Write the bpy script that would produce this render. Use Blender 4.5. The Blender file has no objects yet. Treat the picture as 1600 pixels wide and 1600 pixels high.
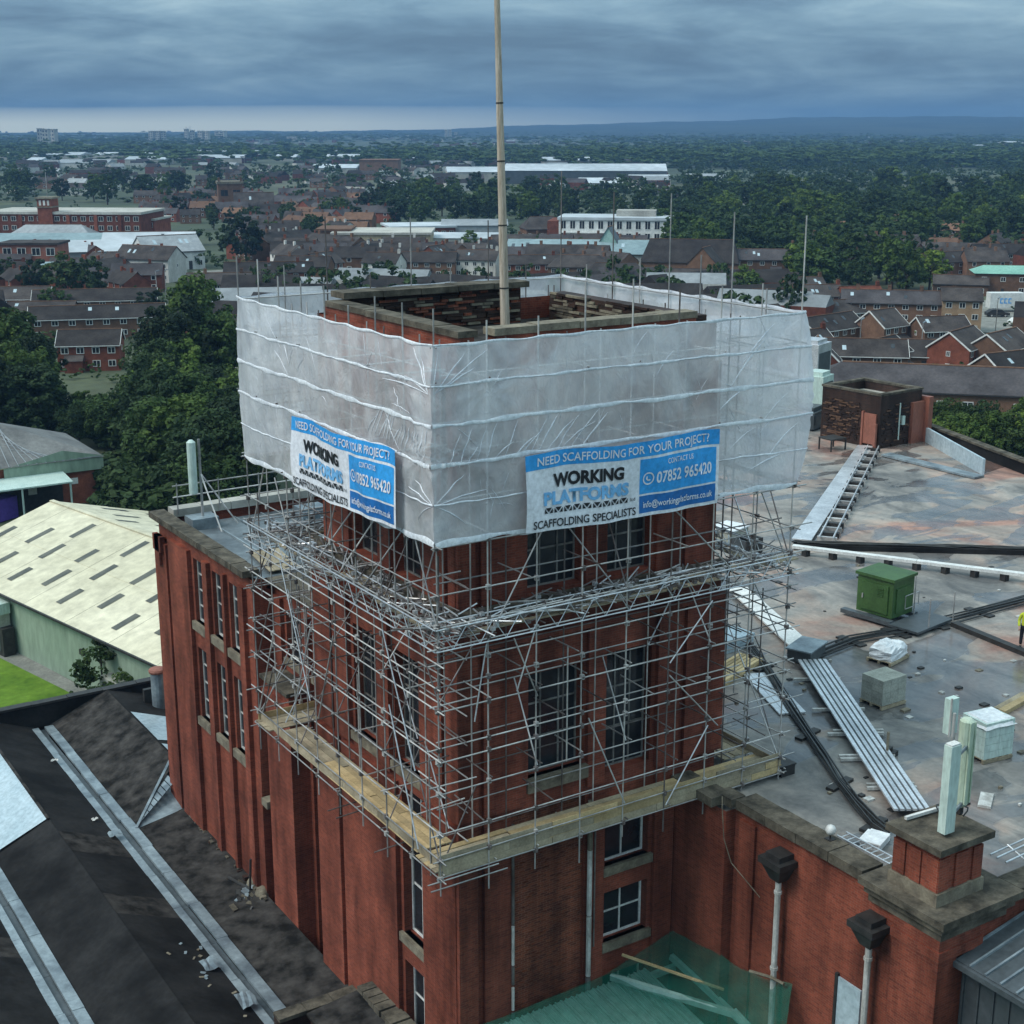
import bpy, math, random
import numpy as np
from mathutils import Vector, Matrix
random.seed(7); RNG = np.random.default_rng(11)
SC = bpy.context.scene
COL = SC.collection

# ------------------------------------------------------------------ camera
FPX, PITCH, AZ, CAMZ = 2250.0, math.radians(15.05), math.radians(57.3), 35.0
CAM = (-18.066, -31.874, CAMZ)
cp, sp = math.cos(PITCH), math.sin(PITCH)
FW = (math.cos(AZ), math.sin(AZ)); RT = (math.sin(AZ), -math.cos(AZ))
cd = bpy.data.cameras.new('camera'); cam = bpy.data.objects.new('camera', cd); COL.objects.link(cam)
cd.sensor_fit = 'HORIZONTAL'; cd.sensor_width = 36.0; cd.lens = 36.0 * FPX / 1600.0
cd.clip_start = 0.5; cd.clip_end = 40000
cam.location = CAM
cam.rotation_euler = (math.pi / 2 - PITCH, 0, AZ - math.pi / 2)
SC.camera = cam

# ------------------------------------------------------------------ render view, world, sun
SC.view_settings.view_transform = 'Standard'; SC.view_settings.look = 'None'
SC.view_settings.gamma = 1.0; SC.view_settings.exposure = 0.6
SC.view_settings.use_curve_mapping = False
SC.cycles.max_bounces = 5; SC.cycles.transparent_max_bounces = 12
SC.cycles.diffuse_bounces = 3; SC.cycles.glossy_bounces = 2; SC.cycles.transmission_bounces = 4
SC.cycles.volume_bounces = 0
SUN_EL = math.radians(48); SUN_AZ = math.radians(168)      # azimuth of the sun, CCW from +X
sl = bpy.data.lights.new('sun', 'SUN'); sun = bpy.data.objects.new('sun', sl); COL.objects.link(sun)
sl.energy = 1.6; sl.angle = math.radians(28); sl.color = (1.0, 0.95, 0.88)
sd = Vector((math.cos(SUN_EL) * math.cos(SUN_AZ), math.cos(SUN_EL) * math.sin(SUN_AZ), math.sin(SUN_EL)))
sun.rotation_euler = sd.to_track_quat('Z', 'Y').to_euler(); sun.location = (-30, 0, 90)

W = bpy.data.worlds.new('World'); SC.world = W; W.use_nodes = True
wn = W.node_tree; wn.nodes.clear()
def wnode(t, **k):
    n = wn.nodes.new(t)
    for a, b in k.items(): setattr(n, a, b)
    return n
def wl(a, b): wn.links.new(a, b)
out = wnode('ShaderNodeOutputWorld'); bg = wnode('ShaderNodeBackground'); bg.inputs[1].default_value = 0.1
wl(bg.outputs[0], out.inputs[0])
sky = wnode('ShaderNodeTexSky', sky_type='NISHITA'); sky.sun_disc = False
sky.sun_elevation = SUN_EL; sky.sun_rotation = math.pi / 2 - SUN_AZ
tc = wnode('ShaderNodeTexCoord'); sx = wnode('ShaderNodeSeparateXYZ'); wl(tc.outputs['Generated'], sx.inputs[0])
def wmath(op, a, b=None, clamp=False):
    n = wnode('ShaderNodeMath', operation=op); n.use_clamp = clamp
    for i, v in enumerate((a, b)):
        if v is None: continue
        if isinstance(v, (int, float)): n.inputs[i].default_value = v
        else: wl(v, n.inputs[i])
    return n.outputs[0]
zz = wmath('MAXIMUM', sx.outputs[2], 0.0)
den = wmath('ADD', zz, 0.15)
cx_ = wmath('DIVIDE', sx.outputs[0], den); cy_ = wmath('DIVIDE', sx.outputs[1], den)
cb = wnode('ShaderNodeCombineXYZ'); wl(cx_, cb.inputs[0]); wl(cy_, cb.inputs[1])
def wnoise(scale, detail, rough, dist):
    n = wnode('ShaderNodeTexNoise'); n.inputs['Scale'].default_value = scale
    n.inputs['Detail'].default_value = detail; n.inputs['Roughness'].default_value = rough
    n.inputs['Distortion'].default_value = dist; wl(cb.outputs[0], n.inputs['Vector']); return n.outputs['Fac']
n1 = wnoise(0.85, 6, 0.58, 0.6); n2 = wnoise(2.6, 6, 0.62, 0.5)
nn = wmath('ADD', wmath('MULTIPLY', n1, 0.65), wmath('MULTIPLY', n2, 0.35))
def wramp(fac, stops):
    r = wnode('ShaderNodeValToRGB'); e = r.color_ramp.elements
    while len(e) < len(stops): e.new(0.5)
    for el, (p, c) in zip(e, stops): el.position = p; el.color = (*c, 1)
    wl(fac, r.inputs[0]); return r.outputs[0]
# colours of the cloud base near the horizon; overhead the overcast layer is brighter, as any overcast sky is
cloud = wramp(nn, [(0.36, (0.52, 0.92, 1.34)), (0.44, (0.72, 1.26, 1.76)), (0.51, (0.98, 1.64, 2.15)), (0.57, (1.25, 1.98, 2.48)), (0.66, (1.8, 2.6, 3.0))])
grad = wmath('ADD', 1.0, wmath('MULTIPLY', wmath('POWER', zz, 0.8), 4.6))
def wmix(kind, fac, a, b):
    m = wnode('ShaderNodeMix', data_type='RGBA', blend_type=kind)
    if isinstance(fac, (int, float)): m.inputs[0].default_value = fac
    else: wl(fac, m.inputs[0])
    for i, v in ((6, a), (7, b)):
        if isinstance(v, tuple): m.inputs[i].default_value = (*v, 1)
        else: wl(v, m.inputs[i])
    return m.outputs[2]
gcol = wnode('ShaderNodeCombineXYZ')      # thicker cloud overhead is a more neutral grey
for i, k_ in enumerate((0.42, 0.10, -0.14)): wl(wmath('MULTIPLY', grad, wmath('ADD', 1.0, wmath('MULTIPLY', zz, k_))), gcol.inputs[i])
cloud = wmix('MULTIPLY', 1.0, cloud, gcol.outputs[0])
# the clear strip under the cloud layer at the horizon, all the way round
stripn = wnode('ShaderNodeTexNoise'); stripn.inputs['Scale'].default_value = 3.0; stripn.inputs['Detail'].default_value = 3
wl(tc.outputs['Generated'], stripn.inputs['Vector'])
top = wmath('ADD', 0.006, wmath('MULTIPLY', stripn.outputs['Fac'], 0.010))
stripf = wmath('SUBTRACT', 1.0, wmath('DIVIDE', wmath('MAXIMUM', wmath('SUBTRACT', zz, 0.001), 0.0), top), True)
stripf = wmath('MULTIPLY', wmath('POWER', stripf, 0.6), 0.8, True)
# the clear strip lies to the north-west of the town and closes towards the north-east
side = wmath('ADD', wmath('MULTIPLY', sx.outputs[0], -RT[0]), wmath('MULTIPLY', sx.outputs[1], -RT[1]))
stripf = wmath('MULTIPLY', stripf, wmath('ADD', wmath('MULTIPLY', side, 3.2), 0.62, True), True)
cloud = wmix('MIX', stripf, cloud, (12.0, 12.2, 9.0))
final = wmix('MIX', 0.94, sky.outputs[0], cloud)
wl(final, bg.inputs[0])

# ------------------------------------------------------------------ pixel -> place helpers (used to measure the place)
def ray(px, py):
    dx = px - 800.0; dy = 800.0 - py
    f = FPX * cp + dy * sp; u = -FPX * sp + dy * cp
    return (f * FW[0] + dx * RT[0], f * FW[1] + dx * RT[1], u)
def at(px, py, z=0.0):
    d = ray(px, py); t = (z - CAMZ) / d[2]
    return Vector((CAM[0] + d[0] * t, CAM[1] + d[1] * t, z))
def atx(px, py, x):
    d = ray(px, py); t = (x - CAM[0]) / d[0]
    return Vector((x, CAM[1] + d[1] * t, CAMZ + d[2] * t))
def aty(px, py, y):
    d = ray(px, py); t = (y - CAM[1]) / d[1]
    return Vector((CAM[0] + d[0] * t, y, CAMZ + d[2] * t))
def dist(p): return math.hypot(p[0] - CAM[0], p[1] - CAM[1])
def project(p):
    X = p[0] - CAM[0]; Y = p[1] - CAM[1]; Z = p[2] - CAMZ
    f = X * FW[0] + Y * FW[1]; r = X * RT[0] + Y * RT[1]
    zc = f * cp - Z * sp
    if zc < 1: return (1e9, 1e9)
    return (800 + FPX * r / zc, 800 - FPX * (f * sp + Z * cp) / zc)

# ------------------------------------------------------------------ materials
def lin(c): return tuple(c)
class NT:
    def __init__(s, name):
        s.m = bpy.data.materials.new(name); s.m.use_nodes = True; s.t = s.m.node_tree; s.t.nodes.clear()
        s.o = s.n('ShaderNodeOutputMaterial')
    def n(s, t, **k):
        x = s.t.nodes.new(t)
        for a, b in k.items(): setattr(x, a, b)
        return x
    def l(s, a, b): s.t.links.new(a, b)
    def pos(s, scale=(1, 1, 1)):
        g = s.n('ShaderNodeNewGeometry'); mp = s.n('ShaderNodeMapping'); mp.inputs['Scale'].default_value = scale
        s.l(g.outputs['Position'], mp.inputs[0]); return mp.outputs[0]
    def noise(s, vec, scale, detail=4, rough=0.55, dist=0.0):
        x = s.n('ShaderNodeTexNoise'); x.inputs['Scale'].default_value = scale; x.inputs['Detail'].default_value = detail
        x.inputs['Roughness'].default_value = rough; x.inputs['Distortion'].default_value = dist
        s.l(vec, x.inputs['Vector']); return x.outputs['Fac']
    def ramp(s, fac, stops):
        r = s.n('ShaderNodeValToRGB'); e = r.color_ramp.elements
        while len(e) < len(stops): e.new(0.5)
        for el, (p, c) in zip(e, stops):
            el.position = p; el.color = (*c, 1) if len(c) == 3 else c
        s.l(fac, r.inputs[0]); return r.outputs[0]
    def mix(s, kind, fac, a, b):
        m = s.n('ShaderNodeMix', data_type='RGBA', blend_type=kind)
        if isinstance(fac, (int, float)): m.inputs[0].default_value = fac
        else: s.l(fac, m.inputs[0])
        for i, v in ((6, a), (7, b)):
            if isinstance(v, tuple): m.inputs[i].default_value = (*v, 1)
            else: s.l(v, m.inputs[i])
        return m.outputs[2]
    def bsdf(s, col, rough=0.7, metal=0.0, bump=None, bs=0.3, bd=0.02, spec=None):
        b = s.n('ShaderNodeBsdfPrincipled')
        if isinstance(col, tuple): b.inputs['Base Color'].default_value = (*col, 1)
        else: s.l(col, b.inputs['Base Color'])
        if isinstance(rough, (int, float)): b.inputs['Roughness'].default_value = rough
        else: s.l(rough, b.inputs['Roughness'])
        b.inputs['Metallic'].default_value = metal
        if spec is not None: b.inputs['Specular IOR Level'].default_value = spec
        if bump is not None:
            bm = s.n('ShaderNodeBump'); bm.inputs['Strength'].default_value = bs; bm.inputs['Distance'].default_value = bd
            s.l(bump, bm.inputs['Height']); s.l(bm.outputs[0], b.inputs['Normal'])
        s.l(b.outputs[0], s.o.inputs[0]); return b
def mat(name, c1, c2, scale=2.0, rough=0.75, metal=0.0, stretch=(1, 1, 1), bump=0.0, bd=0.01, lo=0.35, hi=0.65, obj_var=0.0, fine=None):
    t = NT(name); v = t.pos(stretch); f = t.noise(v, scale, 5, 0.6)
    c = t.ramp(f, [(lo, c1), (hi, c2)])
    f2 = t.noise(v, fine or scale * 9, 3, 0.6)
    c = t.mix('MULTIPLY', 0.55, c, t.ramp(f2, [(0.3, (0.62, 0.62, 0.62)), (0.7, (1.25, 1.25, 1.25))]))
    if obj_var:
        oi = t.n('ShaderNodeObjectInfo')
        c = t.mix('MULTIPLY', 1.0, c, t.ramp(oi.outputs['Random'], [(0, (1 - obj_var,) * 3), (1, (1 + obj_var, 1 + obj_var * 0.9, 1 + obj_var * 0.8))]))
    t.bsdf(c, rough, metal, f2 if bump else None, bump, bd, spec=(0.12 if rough > 0.82 else 0.3 if rough > 0.68 else None))
    return t.m
M = {}
def brick_mat(name, c1, c2, mortar, dirt=0.5, rough=0.65, rusty=0.0):
    t = NT(name); g = t.n('ShaderNodeNewGeometry'); s = t.n('ShaderNodeSeparateXYZ'); t.l(g.outputs['Position'], s.inputs[0])
    a = t.n('ShaderNodeMath', operation='ADD'); t.l(s.outputs[0], a.inputs[0]); t.l(s.outputs[1], a.inputs[1])
    cbx = t.n('ShaderNodeCombineXYZ'); t.l(a.outputs[0], cbx.inputs[0]); t.l(s.outputs[2], cbx.inputs[1])
    br = t.n('ShaderNodeTexBrick'); t.l(cbx.outputs[0], br.inputs['Vector'])
    br.inputs['Color1'].default_value = (*c1, 1); br.inputs['Color2'].default_value = (*c2, 1); br.inputs['Mortar'].default_value = (*mortar, 1)
    br.inputs['Scale'].default_value = 1.0; br.inputs['Mortar Size'].default_value = 0.006; br.inputs['Bias'].default_value = -0.1
    br.inputs['Brick Width'].default_value = 0.235; br.inputs['Row Height'].default_value = 0.078
    v = t.pos((1, 1, 0.16)); f = t.noise(v, 0.9, 6, 0.62)
    c = t.mix('MULTIPLY', dirt, br.outputs['Color'], t.ramp(f, [(0.33, (0.30, 0.27, 0.25)), (0.5, (0.85, 0.82, 0.8)), (0.66, (1.25, 1.2, 1.15))]))
    v2 = t.pos(); f2 = t.noise(v2, 0.55, 5, 0.6)
    c = t.mix('MULTIPLY', dirt, c, t.ramp(f2, [(0.35, (0.62, 0.6, 0.6)), (0.65, (1.2, 1.15, 1.1))]))
    f3 = t.noise(v2, 26, 2, 0.5)
    c = t.mix('MULTIPLY', 0.5, c, t.ramp(f3, [(0.3, (0.7, 0.7, 0.7)), (0.7, (1.2, 1.2, 1.2))]))
    t.bsdf(c, rough, 0, br.outputs['Fac'], 0.35, -0.006, spec=0.22); return t.m
M['brick'] = brick_mat('mill_red_brick', (0.265, 0.070, 0.043), (0.168, 0.044, 0.029), (0.215, 0.112, 0.085), 0.8)
M['brick_dark'] = brick_mat('sooty_shaded_brick', (0.052, 0.027, 0.021), (0.030, 0.020, 0.017), (0.058, 0.046, 0.040), 0.7)
M['brick_rough'] = brick_mat('weathered_brick', (0.26, 0.075, 0.040), (0.12, 0.036, 0.026), (0.27, 0.16, 0.12), 0.75)
M['hbrick'] = mat('house_red_brick', (0.13, 0.045, 0.03), (0.22, 0.075, 0.048), 0.8, 0.85, obj_var=0.3, fine=9)
M['hbuff'] = mat('house_buff_brick', (0.30, 0.20, 0.125), (0.38, 0.26, 0.165), 0.8, 0.85, obj_var=0.12, fine=9)
M['hbrown'] = mat('house_brown_brick', (0.13, 0.075, 0.05), (0.19, 0.11, 0.075), 0.8, 0.85, obj_var=0.25, fine=9)
M['render'] = mat('pale_render', (0.46, 0.45, 0.42), (0.6, 0.59, 0.56), 0.4, 0.8, obj_var=0.12, stretch=(1, 1, .3))
M['stone'] = mat('sooty_stone', (0.042, 0.038, 0.031), (0.14, 0.122, 0.095), 1.6, 0.85, bump=0.5, bd=0.02, fine=12)
M['sill'] = mat('stone_sill', (0.12, 0.10, 0.075), (0.24, 0.21, 0.155), 2.2, 0.8, bump=0.3, fine=14)
M['white'] = mat('white_paint', (0.55, 0.56, 0.55), (0.74, 0.74, 0.72), 1.5, 0.5)
M['dirty_white'] = mat('flaking_white_paint', (0.30, 0.29, 0.27), (0.6, 0.6, 0.58), 3.0, 0.6, stretch=(1, 1, .4))
M['glass'] = mat('dark_window_glass', (0.012, 0.014, 0.017), (0.03, 0.034, 0.04), 0.6, 0.12)
M['steel'] = mat('galvanised_tube', (0.28, 0.28, 0.285), (0.58, 0.57, 0.56), 0.7, 0.42, metal=0.4, obj_var=0.35)
M['steel_dark'] = mat('rusty_tube', (0.10, 0.085, 0.08), (0.22, 0.20, 0.20), 1.4, 0.5, metal=0.4, obj_var=0.3)
M['alu'] = mat('aluminium', (0.52, 0.54, 0.57), (0.72, 0.74, 0.77), 1.0, 0.38, metal=0.6, obj_var=0.15)
M['board'] = mat('scaffold_board', (0.38, 0.28, 0.145), (0.55, 0.42, 0.235), 1.1, 0.8, stretch=(1, 1, 1), obj_var=0.28, fine=14)
M['board_grey'] = mat('weathered_board', (0.24, 0.20, 0.14), (0.40, 0.345, 0.25), 1.3, 0.85, obj_var=0.22, fine=14)
M['wood'] = mat('weathered_pole_timber', (0.30, 0.245, 0.19), (0.52, 0.45, 0.37), 3.0, 0.75, stretch=(4, 4, .35), bump=0.4, fine=20)
M['felt'] = mat('black_roofing_felt', (0.009, 0.009, 0.0095), (0.026, 0.0255, 0.026), 0.45, 0.92, bump=0.35, bd=0.02, fine=4)
M['felt_moss'] = mat('mossy_felt', (0.010, 0.0098, 0.0095), (0.060, 0.055, 0.052), 1.3, 0.95, bump=0.6, bd=0.04, fine=3.5)
M['lead'] = mat('lead_flashing', (0.12, 0.15, 0.175), (0.28, 0.335, 0.365), 0.9, 0.42, metal=0.2, fine=5, bump=0.3)
M['panel_blue'] = mat('wired_glass_panel', (0.33, 0.42, 0.47), (0.43, 0.52, 0.57), 0.5, 0.25)
M['cable'] = mat('black_cable', (0.012, 0.012, 0.012), (0.03, 0.03, 0.03), 2.0, 0.5)
M['grey_dark'] = mat('dirty_rooflight', (0.055, 0.055, 0.042), (0.11, 0.105, 0.08), 0.8, 0.45)
M['grey_dark2'] = mat('dark_cement_roof', (0.11, 0.11, 0.11), (0.19, 0.19, 0.185), 0.3, 0.7, fine=3)
M['window_grey'] = mat('dirty_window_frame', (0.10, 0.095, 0.088), (0.26, 0.25, 0.235), 2.0, 0.6)
M['wing_roof'] = mat('grey_blue_membrane', (0.075, 0.092, 0.105), (0.16, 0.19, 0.21), 0.5, 0.5, fine=4)
M['hill_cover'] = mat('dark_hill_woods', (0.014, 0.022, 0.014), (0.045, 0.055, 0.03), 0.004, 0.95, fine=0.02)
M['film_fold'] = mat('film_fold', (0.60, 0.63, 0.69), (0.80, 0.82, 0.86), 1.5, 0.3)
M['green_box'] = mat('green_painted_steel', (0.035, 0.085, 0.022), (0.055, 0.125, 0.035), 1.0, 0.5)
M['grp'] = mat('pale_green_grp', (0.42, 0.54, 0.50), (0.52, 0.63, 0.58), 1.0, 0.4, stretch=(1, 1, .3))
M['grp_lichen'] = mat('lichened_grp', (0.36, 0.45, 0.33), (0.50, 0.58, 0.47), 1.6, 0.55, stretch=(1, 1, .25))
M['block'] = mat('concrete_block', (0.27, 0.28, 0.245), (0.40, 0.41, 0.36), 1.5, 0.85, obj_var=0.1)
M['wrap'] = mat('white_plastic_wrap', (0.66, 0.68, 0.70), (0.80, 0.81, 0.82), 2.0, 0.3, bump=0.6, bd=0.03, fine=6)
M['slate'] = mat('slate_roof', (0.034, 0.030, 0.030), (0.068, 0.060, 0.058), 0.35, 0.9, obj_var=0.38, fine=3.5)
M['slate_purple'] = mat('purple_slate', (0.046, 0.042, 0.045), (0.090, 0.082, 0.086), 0.2, 0.85, obj_var=0.1, fine=2.5)
M['tile_red'] = mat('red_tile', (0.20, 0.07, 0.045), (0.30, 0.11, 0.075), 0.4, 0.75, fine=3)
M['clad_cream'] = mat('cream_cement_sheet', (0.50, 0.46, 0.33), (0.66, 0.61, 0.46), 0.10, 0.7, fine=1.2)
M['clad_green'] = mat('pale_green_cladding', (0.21, 0.285, 0.215), (0.29, 0.37, 0.285), 0.3, 0.6, stretch=(1, 1, .3), fine=2)
M['clad_grey'] = mat('dark_grey_cladding', (0.045, 0.055, 0.062), (0.075, 0.088, 0.098), 0.5, 0.45, fine=4)
M['clad_teal'] = mat('teal_cladding', (0.22, 0.36, 0.33), (0.32, 0.48, 0.44), 0.4, 0.5, fine=3)
M['white_roof'] = mat('white_metal_roof', (0.36, 0.40, 0.43), (0.52, 0.56, 0.60), 0.02, 0.7, fine=0.2)
M['grey_roof'] = mat('grey_sheet_roof', (0.20, 0.22, 0.235), (0.31, 0.33, 0.35), 0.08, 0.55, fine=0.8, obj_var=0.15)
M['blue_roof'] = mat('blue_green_roof', (0.15, 0.22, 0.24), (0.23, 0.31, 0.33), 0.08, 0.5, fine=0.8)
M['concrete'] = mat('pale_concrete', (0.33, 0.32, 0.29), (0.45, 0.44, 0.40), 0.2, 0.8, obj_var=0.12, fine=2)
M['tan'] = mat('tan_panel', (0.34, 0.27, 0.17), (0.43, 0.35, 0.235), 0.15, 0.75, fine=1.5)
M['rust_door'] = mat('red_oxide_door', (0.21, 0.075, 0.05), (0.29, 0.105, 0.07), 1.5, 0.6, stretch=(1, 1, .3))
M['asphalt'] = mat('asphalt', (0.04, 0.042, 0.044), (0.075, 0.076, 0.078), 0.15, 0.85, fine=4)
M['concrete_path'] = mat('concrete_path', (0.17, 0.17, 0.155), (0.26, 0.26, 0.235), 0.5, 0.85, fine=5)
M['black'] = mat('black_iron', (0.014, 0.013, 0.013), (0.035, 0.033, 0.032), 3.0, 0.6)
M['blue_print'] = mat('blue_print', (0.028, 0.30, 0.72), (0.040, 0.36, 0.80), 0.8, 0.42)
M['navy_print'] = mat('dark_blue_print', (0.012, 0.13, 0.40), (0.018, 0.16, 0.47), 0.8, 0.42)
M['pale_blue_print'] = mat('pale_blue_print', (0.16, 0.42, 0.74), (0.20, 0.48, 0.80), 0.8, 0.42)
M['white_print'] = mat('white_print', (0.70, 0.72, 0.78), (0.80, 0.81, 0.86), 0.8, 0.45)
M['black_print'] = mat('black_print', (0.008, 0.008, 0.012), (0.014, 0.014, 0.02), 0.8, 0.45)
M['seam'] = mat('white_seam_tape', (0.66, 0.70, 0.76), (0.86, 0.88, 0.92), 1.5, 0.35, bump=0.5, bd=0.02, fine=9)
M['hivis'] = mat('hi_vis_yellow', (0.45, 0.52, 0.03), (0.55, 0.60, 0.05), 3, 0.7)
M['dark_cloth'] = mat('dark_trousers', (0.015, 0.017, 0.022), (0.03, 0.032, 0.04), 3, 0.9)
M['skin'] = mat('skin', (0.42, 0.25, 0.18), (0.48, 0.30, 0.22), 4, 0.6)
M['purple'] = mat('purple_paint', (0.06, 0.03, 0.22), (0.09, 0.05, 0.30), 2, 0.5)
M['bark'] = mat('bark', (0.035, 0.026, 0.019), (0.075, 0.058, 0.042), 2.0, 0.9, stretch=(1, 1, .3))
M['concrete_dark'] = mat('dark_tower_concrete', (0.20, 0.21, 0.22), (0.30, 0.31, 0.32), 0.1, 0.8)
M['yellowgreen'] = mat('mown_grass', (0.062, 0.125, 0.013), (0.135, 0.225, 0.028), 0.32, 0.9, fine=2, bump=0.5, bd=0.03)

def leaf_mat(name, c1, c2, var=0.48):
    t = NT(name); v = t.pos(); f = t.noise(v, 0.55, 3, 0.6); f2 = t.noise(v, 3.2, 2, 0.6)
    c = t.ramp(f, [(0.32, c1), (0.68, c2)])
    c = t.mix('MULTIPLY', 0.8, c, t.ramp(f2, [(0.3, (0.55, 0.58, 0.55)), (0.72, (1.4, 1.4, 1.3))]))
    oi = t.n('ShaderNodeObjectInfo')
    c = t.mix('MULTIPLY', 1.0, c, t.ramp(oi.outputs['Random'], [(0, (1 - var, 1 - var, 1 - var * .8)), (0.5, (1, 1, 1)), (1, (1 + var * 1.2, 1 + var * .8, 1))]))
    b = t.n('ShaderNodeBsdfPrincipled'); t.l(c, b.inputs['Base Color']); b.inputs['Roughness'].default_value = 0.75
    b.inputs['Specular IOR Level'].default_value = 0.15
    tr = t.n('ShaderNodeBsdfTranslucent'); t.l(c, tr.inputs['Color'])
    mx = t.n('ShaderNodeMixShader'); mx.inputs[0].default_value = 0.25
    t.l(b.outputs[0], mx.inputs[1]); t.l(tr.outputs[0], mx.inputs[2]); t.l(mx.outputs[0], t.o.inputs[0]); return t.m
M['leaf'] = leaf_mat('leaf_green', (0.034, 0.066, 0.020), (0.076, 0.122, 0.036))
M['leaf_light'] = leaf_mat('leaf_fresh_green', (0.058, 0.102, 0.022), (0.115, 0.170, 0.040))
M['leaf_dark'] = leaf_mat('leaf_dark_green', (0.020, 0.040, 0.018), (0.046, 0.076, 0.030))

# roof membrane: grey bitumen with pinkish worn areas, wet darker patches that are smoother
t = NT('worn_roof_membrane'); v = t.pos(); vs = t.pos((1.0, 0.5, 1))
f = t.noise(v, 0.13, 5, 0.6, 0.8); c = t.ramp(f, [(0.36, (0.13, 0.127, 0.124)), (0.46, (0.235, 0.22, 0.205)), (0.55, (0.275, 0.22, 0.19)), (0.64, (0.26, 0.15, 0.12))])
f1 = t.noise(vs, 0.45, 6, 0.65, 1.2); c = t.mix('MULTIPLY', 0.8, c, t.ramp(f1, [(0.34, (0.42, 0.44, 0.47)), (0.5, (0.95, 0.97, 0.97)), (0.66, (1.5, 1.46, 1.4))]))
f2 = t.noise(v, 5.0, 4, 0.6); c = t.mix('MULTIPLY', 0.6, c, t.ramp(f2, [(0.3, (0.75, 0.75, 0.75)), (0.7, (1.2, 1.2, 1.2))]))
f3 = t.noise(t.pos((0.6, 1.3, 1)), 0.23, 4, 0.5, 1.0)
wet = t.ramp(f3, [(0.505, (0, 0, 0)), (0.53, (1, 1, 1))])
c = t.mix('MULTIPLY', wet, c, (0.60, 0.62, 0.66))
rg = t.ramp(wet, [(0, (0.75,) * 3), (1, (0.16,) * 3)])
t.bsdf(c, rg, 0, f2, 0.25, 0.02); M['membrane'] = t.m

# ground far and near: mottled dark greens, some paler fields and grey-brown built patches
t = NT('ground_cover'); v = t.pos(); f = t.noise(v, 0.004, 6, 0.65, 0.5)
c = t.ramp(f, [(0.30, (0.030, 0.045, 0.020)), (0.48, (0.045, 0.062, 0.030)), (0.56, (0.075, 0.085, 0.042)), (0.70, (0.085, 0.080, 0.062))])
f2 = t.noise(v, 0.03, 5, 0.65); c = t.mix('MULTIPLY', 0.85, c, t.ramp(f2, [(0.32, (0.45, 0.48, 0.45)), (0.68, (1.5, 1.45, 1.4))]))
f3 = t.noise(v, 0.4, 4, 0.6); c = t.mix('MULTIPLY', 0.6, c, t.ramp(f3, [(0.3, (0.65, 0.65, 0.65)), (0.7, (1.3, 1.3, 1.3))]))
t.bsdf(c, 0.9, 0, f3, 0.4, 0.3); M['ground'] = t.m

# translucent scaffold sheeting: thin creased plastic film
t = NT('scaffold_sheeting_film'); v = t.pos((1, 1, 1)); f = t.noise(v, 1.1, 6, 0.6, 1.3)
f2 = t.noise(t.pos((1.6, 1.6, 1.0)), 1.6, 3, 0.5, 2.8)
c = t.ramp(f, [(0.30, (0.76, 0.79, 0.84)), (0.5, (0.88, 0.90, 0.93)), (0.7, (0.95, 0.955, 0.97))])
b = t.n('ShaderNodeBsdfPrincipled'); t.l(c, b.inputs['Base Color']); b.inputs['Roughness'].default_value = 0.2
bm = t.n('ShaderNodeBump'); bm.inputs['Strength'].default_value = 0.55; bm.inputs['Distance'].default_value = 0.07
t.l(f2, bm.inputs['Height']); t.l(bm.outputs[0], b.inputs['Normal'])
tl = t.n('ShaderNodeBsdfTranslucent'); t.l(c, tl.inputs['Color']); t.l(bm.outputs[0], tl.inputs['Normal'])
m1 = t.n('ShaderNodeMixShader'); m1.inputs[0].default_value = 0.36; t.l(b.outputs[0], m1.inputs[1]); t.l(tl.outputs[0], m1.inputs[2])
tp = t.n('ShaderNodeBsdfTransparent'); tp.inputs[0].default_value = (0.95, 0.96, 1.0, 1)
m2 = t.n('ShaderNodeMixShader'); t.l(t.ramp(t.noise(t.pos((1, 1, .8)), 0.42, 4, 0.6, 1.0), [(0.36, (0.20,) * 3), (0.64, (0.52,) * 3)]), m2.inputs[0]); t.l(m1.outputs[0], m2.inputs[1]); t.l(tp.outputs[0], m2.inputs[2])
t.l(m2.outputs[0], t.o.inputs[0]); M['film'] = t.m
# green debris netting
t = NT('green_debris_netting'); v = t.pos(); f = t.noise(v, 1.5, 4, 0.6)
c = t.ramp(f, [(0.3, (0.016, 0.14, 0.10)), (0.7, (0.035, 0.24, 0.18))])
b = t.n('ShaderNodeBsdfDiffuse'); t.l(c, b.inputs[0]); tl = t.n('ShaderNodeBsdfTranslucent'); t.l(c, tl.inputs[0])
m1 = t.n('ShaderNodeMixShader'); m1.inputs[0].default_value = 0.3; t.l(b.outputs[0], m1.inputs[1]); t.l(tl.outputs[0], m1.inputs[2])
tp = t.n('ShaderNodeBsdfTransparent'); m2 = t.n('ShaderNodeMixShader'); m2.inputs[0].default_value = 0.55
t.l(m1.outputs[0], m2.inputs[1]); t.l(tp.outputs[0], m2.inputs[2]); t.l(m2.outputs[0], t.o.inputs[0]); M['net'] = t.m

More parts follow.
